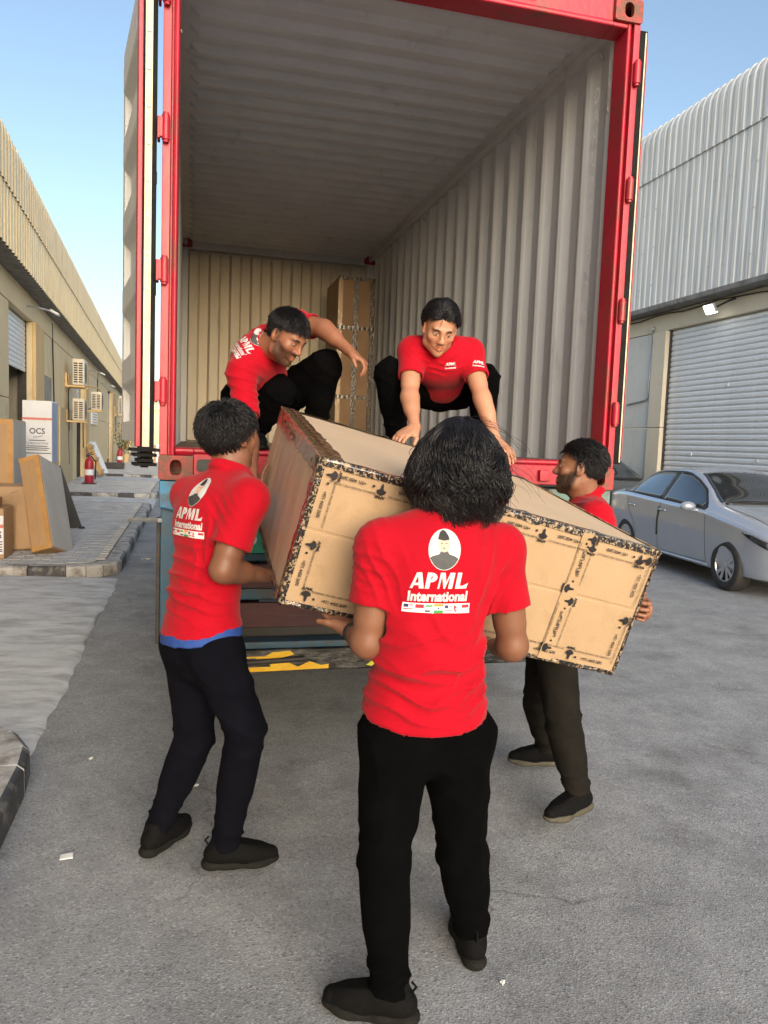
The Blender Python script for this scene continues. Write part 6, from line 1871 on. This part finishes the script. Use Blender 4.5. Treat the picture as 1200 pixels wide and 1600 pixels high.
def section(x):
    w, zb, zs, zr, rw = (float(interp(x, t)) for t in (WID, ZBOT, ZBELT, ZROOF, ROOFW))
    cab = max(0., min(1., (zr - zs - .10) / .12))
    top = [(w * .955, zs), (w * .925, zs + (zr - zs) * .10), (w * .925 + (rw - w * .925) * .5, zs + (zr - zs) * (.52 * cab + .45 * (1 - cab))), (rw, zs + (zr - zs) * (.90 * cab + .72 * (1 - cab))), (rw * .80, zr - .018 * cab - .004), (rw * .42, zr - .003), (0, zr)]
    low = [(0, zb), (w * .85, zb), (w * .945, zb + .03), (w * .972, zb + .12), (w * .995, zb + (zs - zb) * .42), (w, zb + (zs - zb) * .62), (w * .985, zb + (zs - zb) * .80), (w * .975, zs - .02)]
    return low + top
def fine_section(x, n=3):
    s = np.array(section(x)); out = []
    for i in range(len(s) - 1):
        p0, p1, p2, p3 = s[max(i - 1, 0)], s[i], s[i + 1], s[min(i + 2, len(s) - 1)]
        for k in range(n):
            t = k / n; m1 = (p2 - p0) * .42; m2 = (p3 - p1) * .42
            if i in (0, 1, 7, 8): m1 = m2 = p2 - p1
            out.append((2 * t ** 3 - 3 * t ** 2 + 1) * p1 + (t ** 3 - 2 * t ** 2 + t) * m1 + (-2 * t ** 3 + 3 * t ** 2) * p2 + (t ** 3 - t ** 2) * m2)
    out.append(s[-1]); return np.array(out)
def side_y(x, z):
    s = fine_section(x); k = int(np.argmax(s[:, 0] > .5)); q = s[k:]; o = np.argsort(q[:, 1]); return float(np.interp(z, q[o, 1], q[o, 0]))
def top_z(x, y):
    s = fine_section(x); j = 8 * 3; q = s[j:]; o = np.argsort(q[:, 0]); return float(np.interp(abs(y), q[o, 0], q[o, 1]))

def car(label, loc, heading, paint, group, name='car'):
    root = thing(name, loc, label, 'car', group)
    root.rotation_euler = (0, 0, heading)
    def put(m_, nm, mt, parent=root, smooth=True, bevel=0, solid=0):
        o = link_mesh(nm, m_.mesh(nm), mt, None, smooth); o.parent = parent
        if solid: md = o.modifiers.new('thickness', 'SOLIDIFY'); md.thickness = solid
        return o
    xs_ = sorted(set(list(np.linspace(-2.34, 2.30, 75)) + [-2.33, 2.29, 2.28]))
    S = np.array([fine_section(x) for x in xs_]); nk = S.shape[1]
    m_ = MB(); full = []
    for x, s in zip(xs_, S):
        full.append([(x, y, z) for y, z in s] + [(x, -y, z) for y, z in s[::-1][1:-1]])
    n = len(full[0])
    for ring in full: m_.v += ring
    for i in range(len(full) - 1):
        for k in range(n):
            k2 = (k + 1) % n; m_.f.append((i * n + k, i * n + k2, (i + 1) * n + k2, (i + 1) * n + k)); m_.m.append(0)
    m_.f.append(tuple(range(n))); m_.f.append(tuple((len(full) - 1) * n + k for k in reversed(range(n)))); m_.m += [0, 0]
    body = put(m_, 'body', [paint, M_TRIM])
    WX = (1.36, -1.34)
    cut = MB()
    for wx in WX:
        for s in (-1, 1): cut.tube([(wx, s * .56, .33), (wx, s * 1.1, .33)], .385, 40, mi=1)
    co = bpy.data.objects.new('cut', cut.mesh('cut')); co.data.materials.append(paint); co.data.materials.append(M_TRIM); COL.objects.link(co)
    for p in co.data.polygons: p.material_index = 1
    md = body.modifiers.new('b', 'BOOLEAN'); md.operation = 'DIFFERENCE'; md.object = co; md.solver = 'EXACT'
    dg = bpy.context.evaluated_depsgraph_get(); me2 = bpy.data.meshes.new_from_object(body.evaluated_get(dg))
    body.modifiers.clear(); body.data = me2; bpy.data.objects.remove(co)
    me2.shade_smooth(); me2.set_sharp_from_angle(angle=R(38))
    # glass and lines laid on the side surface
    def patch(poly, nm, mt, sgn, off, nx=26, nz=10):
        """polygon in (x,z) given as lower and upper curves over x"""
        lo_, up_ = poly; x0, x1 = max(lo_[0][0], up_[0][0]), min(lo_[-1][0], up_[-1][0])
        m_ = MB()
        def fn(u, v):
            x = x0 + (x1 - x0) * u; a = np.interp(x, *zip(*lo_)); b = np.interp(x, *zip(*up_)); z = a + (b - a) * v
            return (x, sgn * (side_y(x, z) + off), z)
        m_.grid(fn, np.linspace(0, 1, nx), np.linspace(0, 1, nz)); return put(m_, nm, mt, solid=.004)
    ug = lambda x: float(interp(x, ZBELT)) + (float(interp(x, ZROOF)) - float(interp(x, ZBELT))) * .84
    lg = lambda x: float(interp(x, ZBELT)) + .022
    def band(x0, x1, f, n=14): return [(x, f(x)) for x in np.linspace(x0, x1, n)]
    for s in (-1, 1):
        # frame of the side glass, then the panes
        upper = [(-1.62, lg(-1.62) + .005), (-1.45, ug(-1.45) - .10), (-1.2, ug(-1.2) - .035)] + band(-.95, -.02, ug) + [(.2, ug(.2) - .01), (.5, ug(.5) - .005), (.78, lg(.78) + .004)]
        patch((band(-1.62, .78, lambda x: lg(x) - .012, 20), [(a, b + .014) for a, b in upper]), 'window_frame', M_TRIM, s, .0025, 50)
        for (x0, x1) in ((-1.56, -1.28), (-1.25, -.37), (-.27, .66)):
            lo_ = band(x0, x1, lambda x: lg(x) + .006); up_ = [(x, np.interp(x, *zip(*upper)) - .012) for x in np.linspace(x0, x1, 14)]
            patch((lo_, up_), 'side_window', M_GLASS, s, .0065)
        # door seams
        for line in ([(.92, .30), (.90, .6), (.84, .88)], [(-.33, .28), (-.33, .6), (-.31, .95)], [(-1.02, .42), (-1.10, .62), (-1.30, .80), (-1.36, .95)], [(.92, .285), (.3, .275), (-.4, .275), (-1.0, .30)]):
            pts = []
            for a, b in zip(line[:-1], line[1:]):
                for t in np.linspace(0, 1, 8)[:-1]: pts.append((a[0] + (b[0] - a[0]) * t, a[1] + (b[1] - a[1]) * t))
            pts.append(line[-1])
            m_ = MB(); m_.tube([(x, s * (side_y(x, z) - .001), z) for x, z in pts], .0042, 5); put(m_, 'door_seam', M_TRIM)
        if s < 0:
            m_ = MB(); m_.tube([(-.345, s * (side_y(-.345, z) + .004), z) for z in np.linspace(.48, .88, 12)], .012, 6); put(m_, 'door_guard', M_TRIM)
        for xh in (-.22, -1.16):
            m_ = MB(); z = .845; m_.tube([(xh - .10, s * (side_y(xh, z) + .004), z), (xh - .09, s * (side_y(xh, z) + .028), z + .004), (xh + .09, s * (side_y(xh, z) + .028), z + .004), (xh + .10, s * (side_y(xh, z) + .004), z)], .013, 8); put(m_, 'door_handle', M_CHROME)
        # mirror
        F_ = Field((.40, -.16, -.12), (.78, .20, .12), .008); F_.ell((.60, .06, 0), (.075, .105, .062), 0); F_.half((.545, 0, 0), (-1, 0, 0)); F_.cap((.62, -.10, -.05), (.61, .0, -.045), .022, .026, .02)
        P, Q = F_.mesh(); P = smooth_verts(P, Q, 1); P = P * V(1, 1, 1) + V(.02, .86 + .06, .965); P[:, 1] *= s
        o = link_mesh('mirror', np_mesh('mirror', P, Q if s > 0 else Q[:, ::-1]), paint, None); o.parent = root
        m_ = MB(); m_.prism([(.52, .915), (.80, .915), (.74, .965), (.60, 1.0)], (0, s * (side_y(.66, .95) + .004), 0), (1, 0, 0), (0, 0, 1), (0, s, 0), -.02, .01); put(m_, 'mirror_base', M_TRIM, smooth=False)
        # headlamp
        lo_ = [(1.62, .735), (1.8, .655), (2.0, .585), (2.14, .56), (2.2, .56)]; up_ = [(1.62, .75), (1.8, .735), (2.0, .675), (2.14, .625), (2.2, .60)]
        hl = patch((lo_, up_), 'headlamp', M_GLASS, s, .004)
        m_ = MB(); pts = [(x, s * (side_y(x, np.interp(x, *zip(*up_)) - .006) + .008), np.interp(x, *zip(*up_)) - .006) for x in np.linspace(1.66, 2.16, 14)]; m_.tube(pts, .008, 6); put(m_, 'lamp_strip', M_CHROME, hl)
        m_ = MB(); m_.lathe([(0, .01), (.035, .01), (.042, 0)], (2.02, s * (side_y(2.02, .63) + .003), .63), (.55, s * .8, 0), 14); put(m_, 'lamp_bulb', M_CHROME, hl)
        # sill strip
        m_ = MB(); m_.tube([(x, s * (side_y(x, .25) + .002), .25) for x in np.linspace(-.95, .95, 16)], .018, 6); put(m_, 'sill', paint)
    # windscreen and rear window
    for nm, x0, x1 in (('windscreen', .11, .84), ('rear_window', -1.62, -1.08)):
        m_ = MB()
        def fn(u, v):
            x = x0 + (x1 - x0) * u; hw = float(interp(x, ROOFW)) * .93; y = hw * v
            return (x, y, top_z(x, y) + .006)
        m_.grid(fn, np.linspace(0, 1, 20), np.linspace(-1, 1, 24)); put(m_, nm, M_GLASS, solid=.004)
    m_ = MB(); m_.tube([(.90, y, top_z(.90, y) + .006) for y in np.linspace(-.62, .62, 16)], .02, 6); put(m_, 'wiper', M_TRIM)
    m_ = MB(); m_.tube([(x, -.66 + (x - .9) * .05, top_z(x, -.66 + (x - .9) * .05) + .0005) for x in np.linspace(.95, 2.1, 16)], .004, 5); put(m_, 'bonnet_seam', M_TRIM)
    m_ = MB(); m_.tube([(x, .66 - (x - .9) * .05, top_z(x, .66 - (x - .9) * .05) + .0005) for x in np.linspace(.95, 2.1, 16)], .004, 5); put(m_, 'bonnet_seam', M_TRIM)
    m_ = MB(); m_.box((2.22, -.42, .30), (2.31, .42, .46)); put(m_, 'grille', M_TRIM, smooth=False)
    # wheels
    for wx in WX:
        for s in (-1, 1):
            w = MB(); r = .315; yc = s * .775
            w.lathe([(.205, -.10), (.25, -.108), (.295, -.10), (.311, -.085), (.315, -.06), (.315, .06), (.311, .085), (.295, .10), (.25, .108), (.205, .10), (.20, .0), (.205, -.10)], (wx, yc, r), (0, 1, 0), 48)
            tyre = put(w, 'wheel', M_CTYRE)
            w = MB(); w.lathe([(.207, .0), (.205, .092 * 1), (.196, .096), (.19, .085), (.186, .02), (.05, .0), (0, .0)], (wx, yc, r), (0, s, 0), 48); put(w, 'rim_barrel', M_TRIM, tyre)
            w = MB()
            w.lathe([(.207, .088), (.205, .098), (.194, .100), (.190, .088)], (wx, yc, r), (0, s, 0), 48)
            for k in range(5):
                for dv in (-.16, .16):
                    a = 2 * math.pi * k / 5 + .3; a2 = a + dv * 1.75
                    p = V(wx + .035 * math.cos(a), yc + s * .086, r + .035 * math.sin(a)); q = V(wx + .192 * math.cos(a2), yc + s * .092, r + .192 * math.sin(a2))
                    d_ = unit(q - p); sd_ = np.cross(d_, (0, 1, 0))
                    w.add([p + sd_ * .018, p - sd_ * .018, q - sd_ * .024, q + sd_ * .024, p + sd_ * .012 - V(0, s * .03, 0), p - sd_ * .012 - V(0, s * .03, 0), q - sd_ * .018 - V(0, s * .03, 0), q + sd_ * .018 - V(0, s * .03, 0)], [(0, 1, 2, 3), (0, 4, 5, 1), (1, 5, 6, 2), (2, 6, 7, 3), (3, 7, 4, 0)])
            w.lathe([(0, .100), (.028, .098), (.038, .085), (.038, .06)], (wx, yc, r), (0, s, 0), 20)
            put(w, 'rim', M_CHROME, tyre, smooth=False)
    return root
hd = V(-.115, -.993, 0)
car('silver sedan parked in front of the closed roller door', (7.50, 5.32, 0), math.atan2(hd[1], hd[0]), M_SILVER, 'cars parked along the right warehouse')
car('black car parked behind the silver sedan, mostly hidden by the container', (8.3, 10.6, 0), math.atan2(-.995, -.05), M_BLACKCAR, 'cars parked along the right warehouse')
bpy.context.scene.objects['car.001'].scale = (1.06, 1.06, 1.08)
# ================================================================== goods on the left pavement
M_TAN = mat('brown_board', (.40, .25, .125), (.46, .29, .15), .5, scale=4, bump=.3, bscale=12, bdist=.01, stretch=(1, 1, .4))
M_ORANGE = mat('orange_tape', (.46, .24, .075), (.53, .30, .10), .28, scale=8, bump=.35, bscale=30, bdist=.004, coat=.4)
M_WHITEB = mat('white_board', (.66, .64, .63), (.72, .70, .69), .6, scale=4, bump=.1, bscale=20, dirt=(.58, .54, .5), dirt_amt=.3, dirt_scale=4)
M_GREYB = mat('grey_board', (.43, .42, .41), (.49, .48, .47), .45, scale=4, bump=.3, bscale=9, bdist=.01, stretch=(1, 1, .4))
M_LBLUE = mat('pale_blue_print', (.36, .46, .66), (.42, .52, .72), .6, scale=8)
M_PINK = mat('pink_tape', (.62, .16, .13), (.70, .25, .2), .4, scale=40)
M_TXT = mat('dark_print', (.03, .03, .06), (.05, .05, .08), .6)
def oriented_box(root, c, ax, h, mt, name='board', bevel=.008):
    m_ = MB(); m_.obox(c, ax, h); return m_.build(name, mt, root, bevel=bevel)
X3, Y3, Z3 = V(1, 0, 0), V(0, 1, 0), V(0, 0, 1)
def flat_text(parent, s, size, o, e1, e2, w=None, mt=M_TXT, off=0.0):
    v, f = text_mesh(s, size, off, 0, 'CENTER', 1.0)
    if w: v[:, 0] *= w / (v[:, 0].max() - v[:, 0].min())
    m_ = MB(); m_.add([V(o) + V(e1) * a[0] + V(e2) * a[1] for a in v], f); t = m_.build('lettering', mt, parent); t['kind'] = 'stuff'; return t
PZ = .152
# tall white carton
x0, x1, y0, y1, zt = -2.36, -1.93, 9.2, 9.75, 2.10
r_ = thing('carton', ((x0 + x1) / 2, 9.45, PZ), 'tall white moving carton with dark OCS lettering and orange tape', 'carton', 'cartons stacked on the left pavement')
b = oriented_box(r_, ((x0 + x1) / 2, (y0 + y1) / 2, (PZ + zt) / 2), (X3, Y3, Z3), ((x1 - x0) / 2, (y1 - y0) / 2, (zt - PZ) / 2), M_WHITEB)
xc = (x0 + x1) / 2
flat_text(r_, 'OCS', .125, (xc, y0 - .003, 1.585), X3, Z3, .225, off=.002)
flat_text(r_, 'OCS RELOCATIONS', .045, (xc - .02, y0 - .003, 1.42), X3, Z3, .36)
for k, (z, w_) in enumerate(((1.475, .24), (1.385, .30), (1.355, .36), (1.325, .30), (1.275, .40))):
    m_ = MB(); m_.box((xc - w_ / 2, y0 - .0035, z), (xc + w_ / 2, y0 - .002, z + .012)); m_.build('printed_line', M_TXT, r_)
m_ = MB(); m_.tube([(xc - .06, y0 - .003, 1.53), (xc, y0 - .003, 1.535), (xc + .08, y0 - .003, 1.555)], .004, 5); m_.build('logo_swash', M_TXT, r_)
m_ = MB(); m_.box((x0 - .003, y0 - .0045, 1.80), (x1 + .003, y0 - .002, 1.835)); m_.build('tape', M_PINK, r_)
m_ = MB(); m_.box((x0 - .006, y0 - .006, 1.06), (x1 + .006, y0 - .0021, 1.14)); m_.box((x1 + .0021, y0 - .006, 1.06), (x1 + .006, y1, 1.14)); m_.build('tape', M_ORANGE, r_)
m_ = MB(); m_.box((x1 + .002, y0 + .03, PZ + .05), (x1 + .0035, y1 - .03, zt - .02)); m_.build('side_print', M_LBLUE, r_)
# big brown carton at the frame's edge
r_ = thing('carton', (-2.45, 7.5, PZ), 'tall brown carton with orange taped edges at the left edge of the picture', 'carton', 'cartons stacked on the left pavement')
oriented_box(r_, (-2.50, 7.45, (PZ + 1.76) / 2), (X3, Y3, Z3), (.44, .42, (1.76 - PZ) / 2), M_TAN, bevel=.02)
m_ = MB(); m_.box((-2.95, 7.022, 1.70), (-2.055, 7.028, 1.765)); m_.box((-2.12, 7.0215, .3), (-2.056, 7.0275, 1.70)); m_.build('tape', M_ORANGE, r_)
m_ = MB(); m_.box((-2.058, 7.06, .3), (-2.052, 7.84, 1.74)); m_.build('grey_side', M_GREYB, r_)  # right side face, greyer than the brown front
# carton leaning on the stack
ub = V(-1.53, 5.98, PZ); ut = V(-1.755, 6.40, 1.25); up_ = unit(ut - ub); L_ = np.linalg.norm(ut - ub); e1 = unit(V(1, -.32, 0) - up_ * np.dot(V(1, -.32, 0), up_)); e2 = np.cross(up_, e1)
r_ = thing('carton', ub, 'slim brown carton with orange taped edges leaning back on the pavement', 'carton', 'cartons stacked on the left pavement')
hx, hy = .125, .30
cc = (ub + ut) / 2 + e2 * hy + V(0, 0, .06)
oriented_box(r_, cc, (e1, e2, up_), (hx, hy, L_ / 2), M_TAN, bevel=.012)
f0 = cc - e2 * (hy + .003)
def strip(a0, a1, b0, b1, mt, nm='tape'): m_ = MB(); m_.obox(f0 + e1 * (a0 + a1) / 2 + up_ * (b0 + b1) / 2, (e1, e2, up_), ((a1 - a0) / 2, .0025, (b1 - b0) / 2)); m_.build(nm, mt, r_, bevel=.001)
strip(hx - .055, hx, -L_ / 2 + .05, L_ / 2 - .06, M_ORANGE); strip(-hx, hx, -L_ / 2, -L_ / 2 + .05, M_ORANGE); strip(-hx, hx, L_ / 2 - .06, L_ / 2, M_ORANGE); strip(-.03, -.012, -L_ / 2 + .05, L_ / 2 - .06, M_TAN, 'board_flap')
m_ = MB(); m_.obox(cc + e1 * (hx + .003), (e1, e2, up_), (.0025, hy - .02, L_ / 2 - .02)); m_.build('grey_side', M_GREYB, r_)  # thin grey sheet on the side face, front stays brown
# shiny brown carton behind it
r_ = thing('carton', (-2.0, 6.6, PZ), 'shiny brown carton squeezed behind the leaning one', 'carton', 'cartons stacked on the left pavement')
a = R(14); oriented_box(r_, (-2.02, 6.62, PZ + .40), (V(math.cos(a), math.sin(a), 0), V(-math.sin(a), math.cos(a), 0), Z3), (.27, .33, .395), M_TAN, bevel=.03)
# small printed carton, front left, with an open one on top
r_ = thing('carton', (-2.1, 5.8, PZ), 'low white and brown carton with OCS lettering at the left frame edge', 'carton', 'cartons stacked on the left pavement')
oriented_box(r_, (-2.12, 5.86, PZ + .295), (X3, Y3, Z3), (.25, .24, .29), M_TAN, bevel=.01)
m_ = MB(); m_.box((-2.365, 5.612, PZ + .06), (-1.874, 5.618, PZ + .50)); m_.build('label_panel', M_WHITEB, r_)
m_ = MB(); m_.box((-2.364, 5.607, PZ + .36), (-1.875, 5.6115, PZ + .40)); m_.build('tape', M_PINK, r_)
flat_text(r_, 'OCS', .11, (-1.97, 5.609, PZ + .245), X3, Z3, .15, off=.002)
for z in (.20, .17, .14, .11, .09):
    m_ = MB(); m_.box((-2.2, 5.6085, PZ + z), (-1.885, 5.611, PZ + z + .010)); m_.build('printed_line', M_TXT, r_)
r_ = thing('carton', (-2.2, 5.9, PZ + .6), 'small open brown carton with raised flaps on top of the printed one', 'carton', 'cartons stacked on the left pavement')
z0 = PZ + .588
for (lo_, hi_) in (((-2.36, 5.66, z0), (-1.98, 5.668, z0 + .10)), ((-2.36, 6.05, z0), (-1.98, 6.058, z0 + .10)), ((-1.988, 5.669, z0), (-1.98, 6.049, z0 + .10)), ((-2.36, 5.669, z0), (-2.352, 6.049, z0 + .10))):
    m_ = MB(); m_.box(lo_, hi_); m_.build('side', M_TAN, r_)
m_ = MB(); m_.add([(-1.98, 5.67, z0 + .10), (-1.98, 6.05, z0 + .10), (-1.80, 6.05, z0 + .17), (-1.80, 5.67, z0 + .17)], [(0, 1, 2, 3)]); m_.build('flap', M_TAN, r_, solid=.006)
m_ = MB(); m_.add([(-2.36, 5.66, z0 + .10), (-1.98, 5.66, z0 + .10), (-1.98, 5.55, z0 + .19), (-2.36, 5.55, z0 + .19)], [(0, 1, 2, 3)]); m_.build('flap', M_GREYB, r_, solid=.006)
# black board leaning
a = V(-1.52, 8.80, PZ); b_ = V(-1.86, 8.98, 1.10); u = unit(b_ - a); s_ = unit(np.cross(u, (0, 1, 0)))
m_ = MB(); n2 = np.cross(u, s_)
m_.prism([(-.085, .0), (.085, .0), (.085, .88), (.05, .96), (-.02, 1.0), (-.085, 1.0)], a + n2 * 0, s_, u, n2, -.012, .012)
o = m_.build('board', mat('dark_board', (.022, .022, .024), (.035, .034, .034), .55, scale=10, dirt=(.2, .17, .12), dirt_amt=.22, dirt_scale=12), bevel=.004)
tag(o, 'black board leaning on the tall white carton', 'board')
m_ = MB(); m_.lathe([(0, .03), (.03, .03), (.045, .015), (.045, 0)], (-1.43, 8.75, PZ), (0, 0, 1), 12); tag(m_.build('castor_wheel', M_DARK, smooth=True), 'small dark castor lying beside the leaning black board', 'wheel')
# fire extinguishers
M_EXT = mat('extinguisher_red', (.30, .012, .03), (.36, .02, .04), .35, scale=6)
def extinguisher(x, y, s, label):
    r_ = thing('fire_extinguisher', (x, y, PZ), label, 'fire extinguisher', 'fire extinguishers on the pavement')
    m_ = MB(); m_.lathe([(0, 0), (.13 * s, 0), (.135 * s, .02), (.135 * s, .62 * s), (.12 * s, .72 * s), (.05 * s, .78 * s), (.045 * s, .84 * s), (0, .84 * s)], (x, y, PZ + .03), (0, 0, 1), 24); m_.build('cylinder', M_EXT, r_, smooth=True)
    m_ = MB(); m_.tube([(x - .1 * s, y, PZ + .86 * s), (x + .14 * s, y, PZ + .96 * s)], .02, 6); m_.tube([(x - .1 * s, y, PZ + .90 * s), (x + .10 * s, y, PZ + 1.02 * s)], .018, 6); m_.build('handle', M_DARK, r_)
    m_ = MB(); m_.tube([(x + .05, y, PZ + .88 * s), (x + .2 * s, y - .05, PZ + .7 * s), (x + .19 * s, y - .05, PZ + .3 * s), (x + .17 * s, y - .03, PZ + .15 * s)], .018, 6); m_.build('hose', M_RUBBER, r_, smooth=True)
    m_ = MB(); m_.box((x - .2 * s, y - .2 * s, PZ), (x + .2 * s, y + .2 * s, PZ + .03)); m_.build('stand', M_DARK, r_)
    m_ = MB(); m_.lathe([(.1365 * s, .25 * s), (.1375 * s, .26 * s), (.1375 * s, .42 * s), (.1365 * s, .43 * s)], (x, y, PZ + .03), (0, 0, 1), 24); m_.build('label_band', M_WHITEB, r_, smooth=True)
extinguisher(-2.62, 19.9, .92, 'large red fire extinguisher standing on the pavement before the dark doorway')
extinguisher(-2.95, 34.5, .95, 'far red fire extinguisher beside the green plant')
# timber frame leaning on the wall
r_ = thing('timber_pallet', (-3.0, 25.4, PZ), 'orange timber pallet leaning on the wall past the doorway', 'pallet')
M_WOOD = mat('orange_timber', (.55, .34, .12), (.62, .40, .16), .7, scale=6, stretch=(4, 4, .6))
for k in range(3):
    m_ = MB(); m_.bar(V(-2.85, 25.0 + k * .55, PZ), V(-3.3, 25.0 + k * .55, PZ + 1.1), .12, .05); m_.build('plank', M_WOOD, r_)
for t in (.1, .5, .9):
    q = V(-2.85 - .45 * t, 24.9, PZ + 1.1 * t) + V(.04, 0, .02); m_ = MB(); m_.bar(q, q + V(0, 1.35, 0), .10, .04, up=(.9, 0, .4)); m_.build('rail', M_WOOD, r_)
m_ = MB(); m_.bar(V(-2.86, 26.7, PZ), V(-3.35, 26.9, PZ + 1.15), .5, .04); tag(m_.build('white_panel', M_WHITEB), 'white board leaning beside the orange pallet', 'board')
# low dark crate and cartons far off
m_ = MB(); m_.box((-3.35, 30.5, PZ), (-2.5, 31.4, PZ + .25)); tag(m_.build('step_block', M_DARK, bevel=.02), 'low dark block at the foot of the far shutter', 'block')
for k, (x, y, w_, h_, mt, lb) in enumerate(((-2.2, 40.0, .5, .9, M_ORANGE, 'orange carton far down the pavement below the open door leaf'), (-1.6, 40.5, .6, 1.0, M_WHITEB, 'white carton far down the pavement between two orange ones'), (-1.0, 40.2, .6, .9, M_TAN, 'reddish brown carton far down the pavement next to the container'))):
    r_ = thing('carton', (x, y, PZ), lb, 'carton', 'cartons far down the pavement')
    m_ = MB(); m_.box((x - w_ / 2, y, PZ), (x + w_ / 2, y + .6, PZ + h_)); m_.build('board', mt, r_, bevel=.02)
    m_ = MB(); m_.box((x - .05, y - .004, PZ + .02), (x + .05, y - .001, PZ + h_ - .02)); m_.build('tape', M_WHITEB if mt is not M_WHITEB else M_ORANGE, r_)
# potted plant by the wall
M_LEAF = mat('plant_leaf', (.035, .075, .025), (.07, .13, .045), .55, scale=9)
r_ = thing('plant', (-3.2, 39.5, PZ), 'leafy green plant growing by the far left wall', 'plant')
rg = np.random.default_rng(4)
m_ = MB(); m_.lathe([(0, 0), (.3, 0), (.36, .45), (.33, .45), (.3, .4), (0, .4)], (-3.2, 39.5, PZ), (0, 0, 1), 18); m_.build('pot', M_PILL, r_)
m_ = MB(); lf = MB()
for k in range(16):
    a = rg.uniform(0, 6.28); l = rg.uniform(.9, 2.3); sp = rg.uniform(.15, .7)
    p0 = V(-3.2, 39.5, PZ + .4); pts = [p0 + V(math.cos(a) * sp * t, math.sin(a) * sp * t, l * t - .25 * t * t) for t in np.linspace(0, 1, 7)]
    m_.tube(pts, .014, 5)
    for j in range(28):
        t = rg.uniform(.2, 1); c_ = p0 + V(math.cos(a) * sp * t, math.sin(a) * sp * t, l * t - .25 * t * t) + rg.normal(0, .08, 3); d = unit(rg.normal(size=3) + V(0, 0, .2)); e = unit(np.cross(d, rg.normal(size=3))); s = rg.uniform(.07, .14)
        lf.add([c_, c_ + d * s * .5 + e * s * .28, c_ + d * s, c_ + d * s * .5 - e * s * .28], [(0, 1, 2, 3)])
m_.build('stem', M_WOOD, r_); o = lf.build('foliage', M_LEAF, r_); o['kind'] = 'stuff'
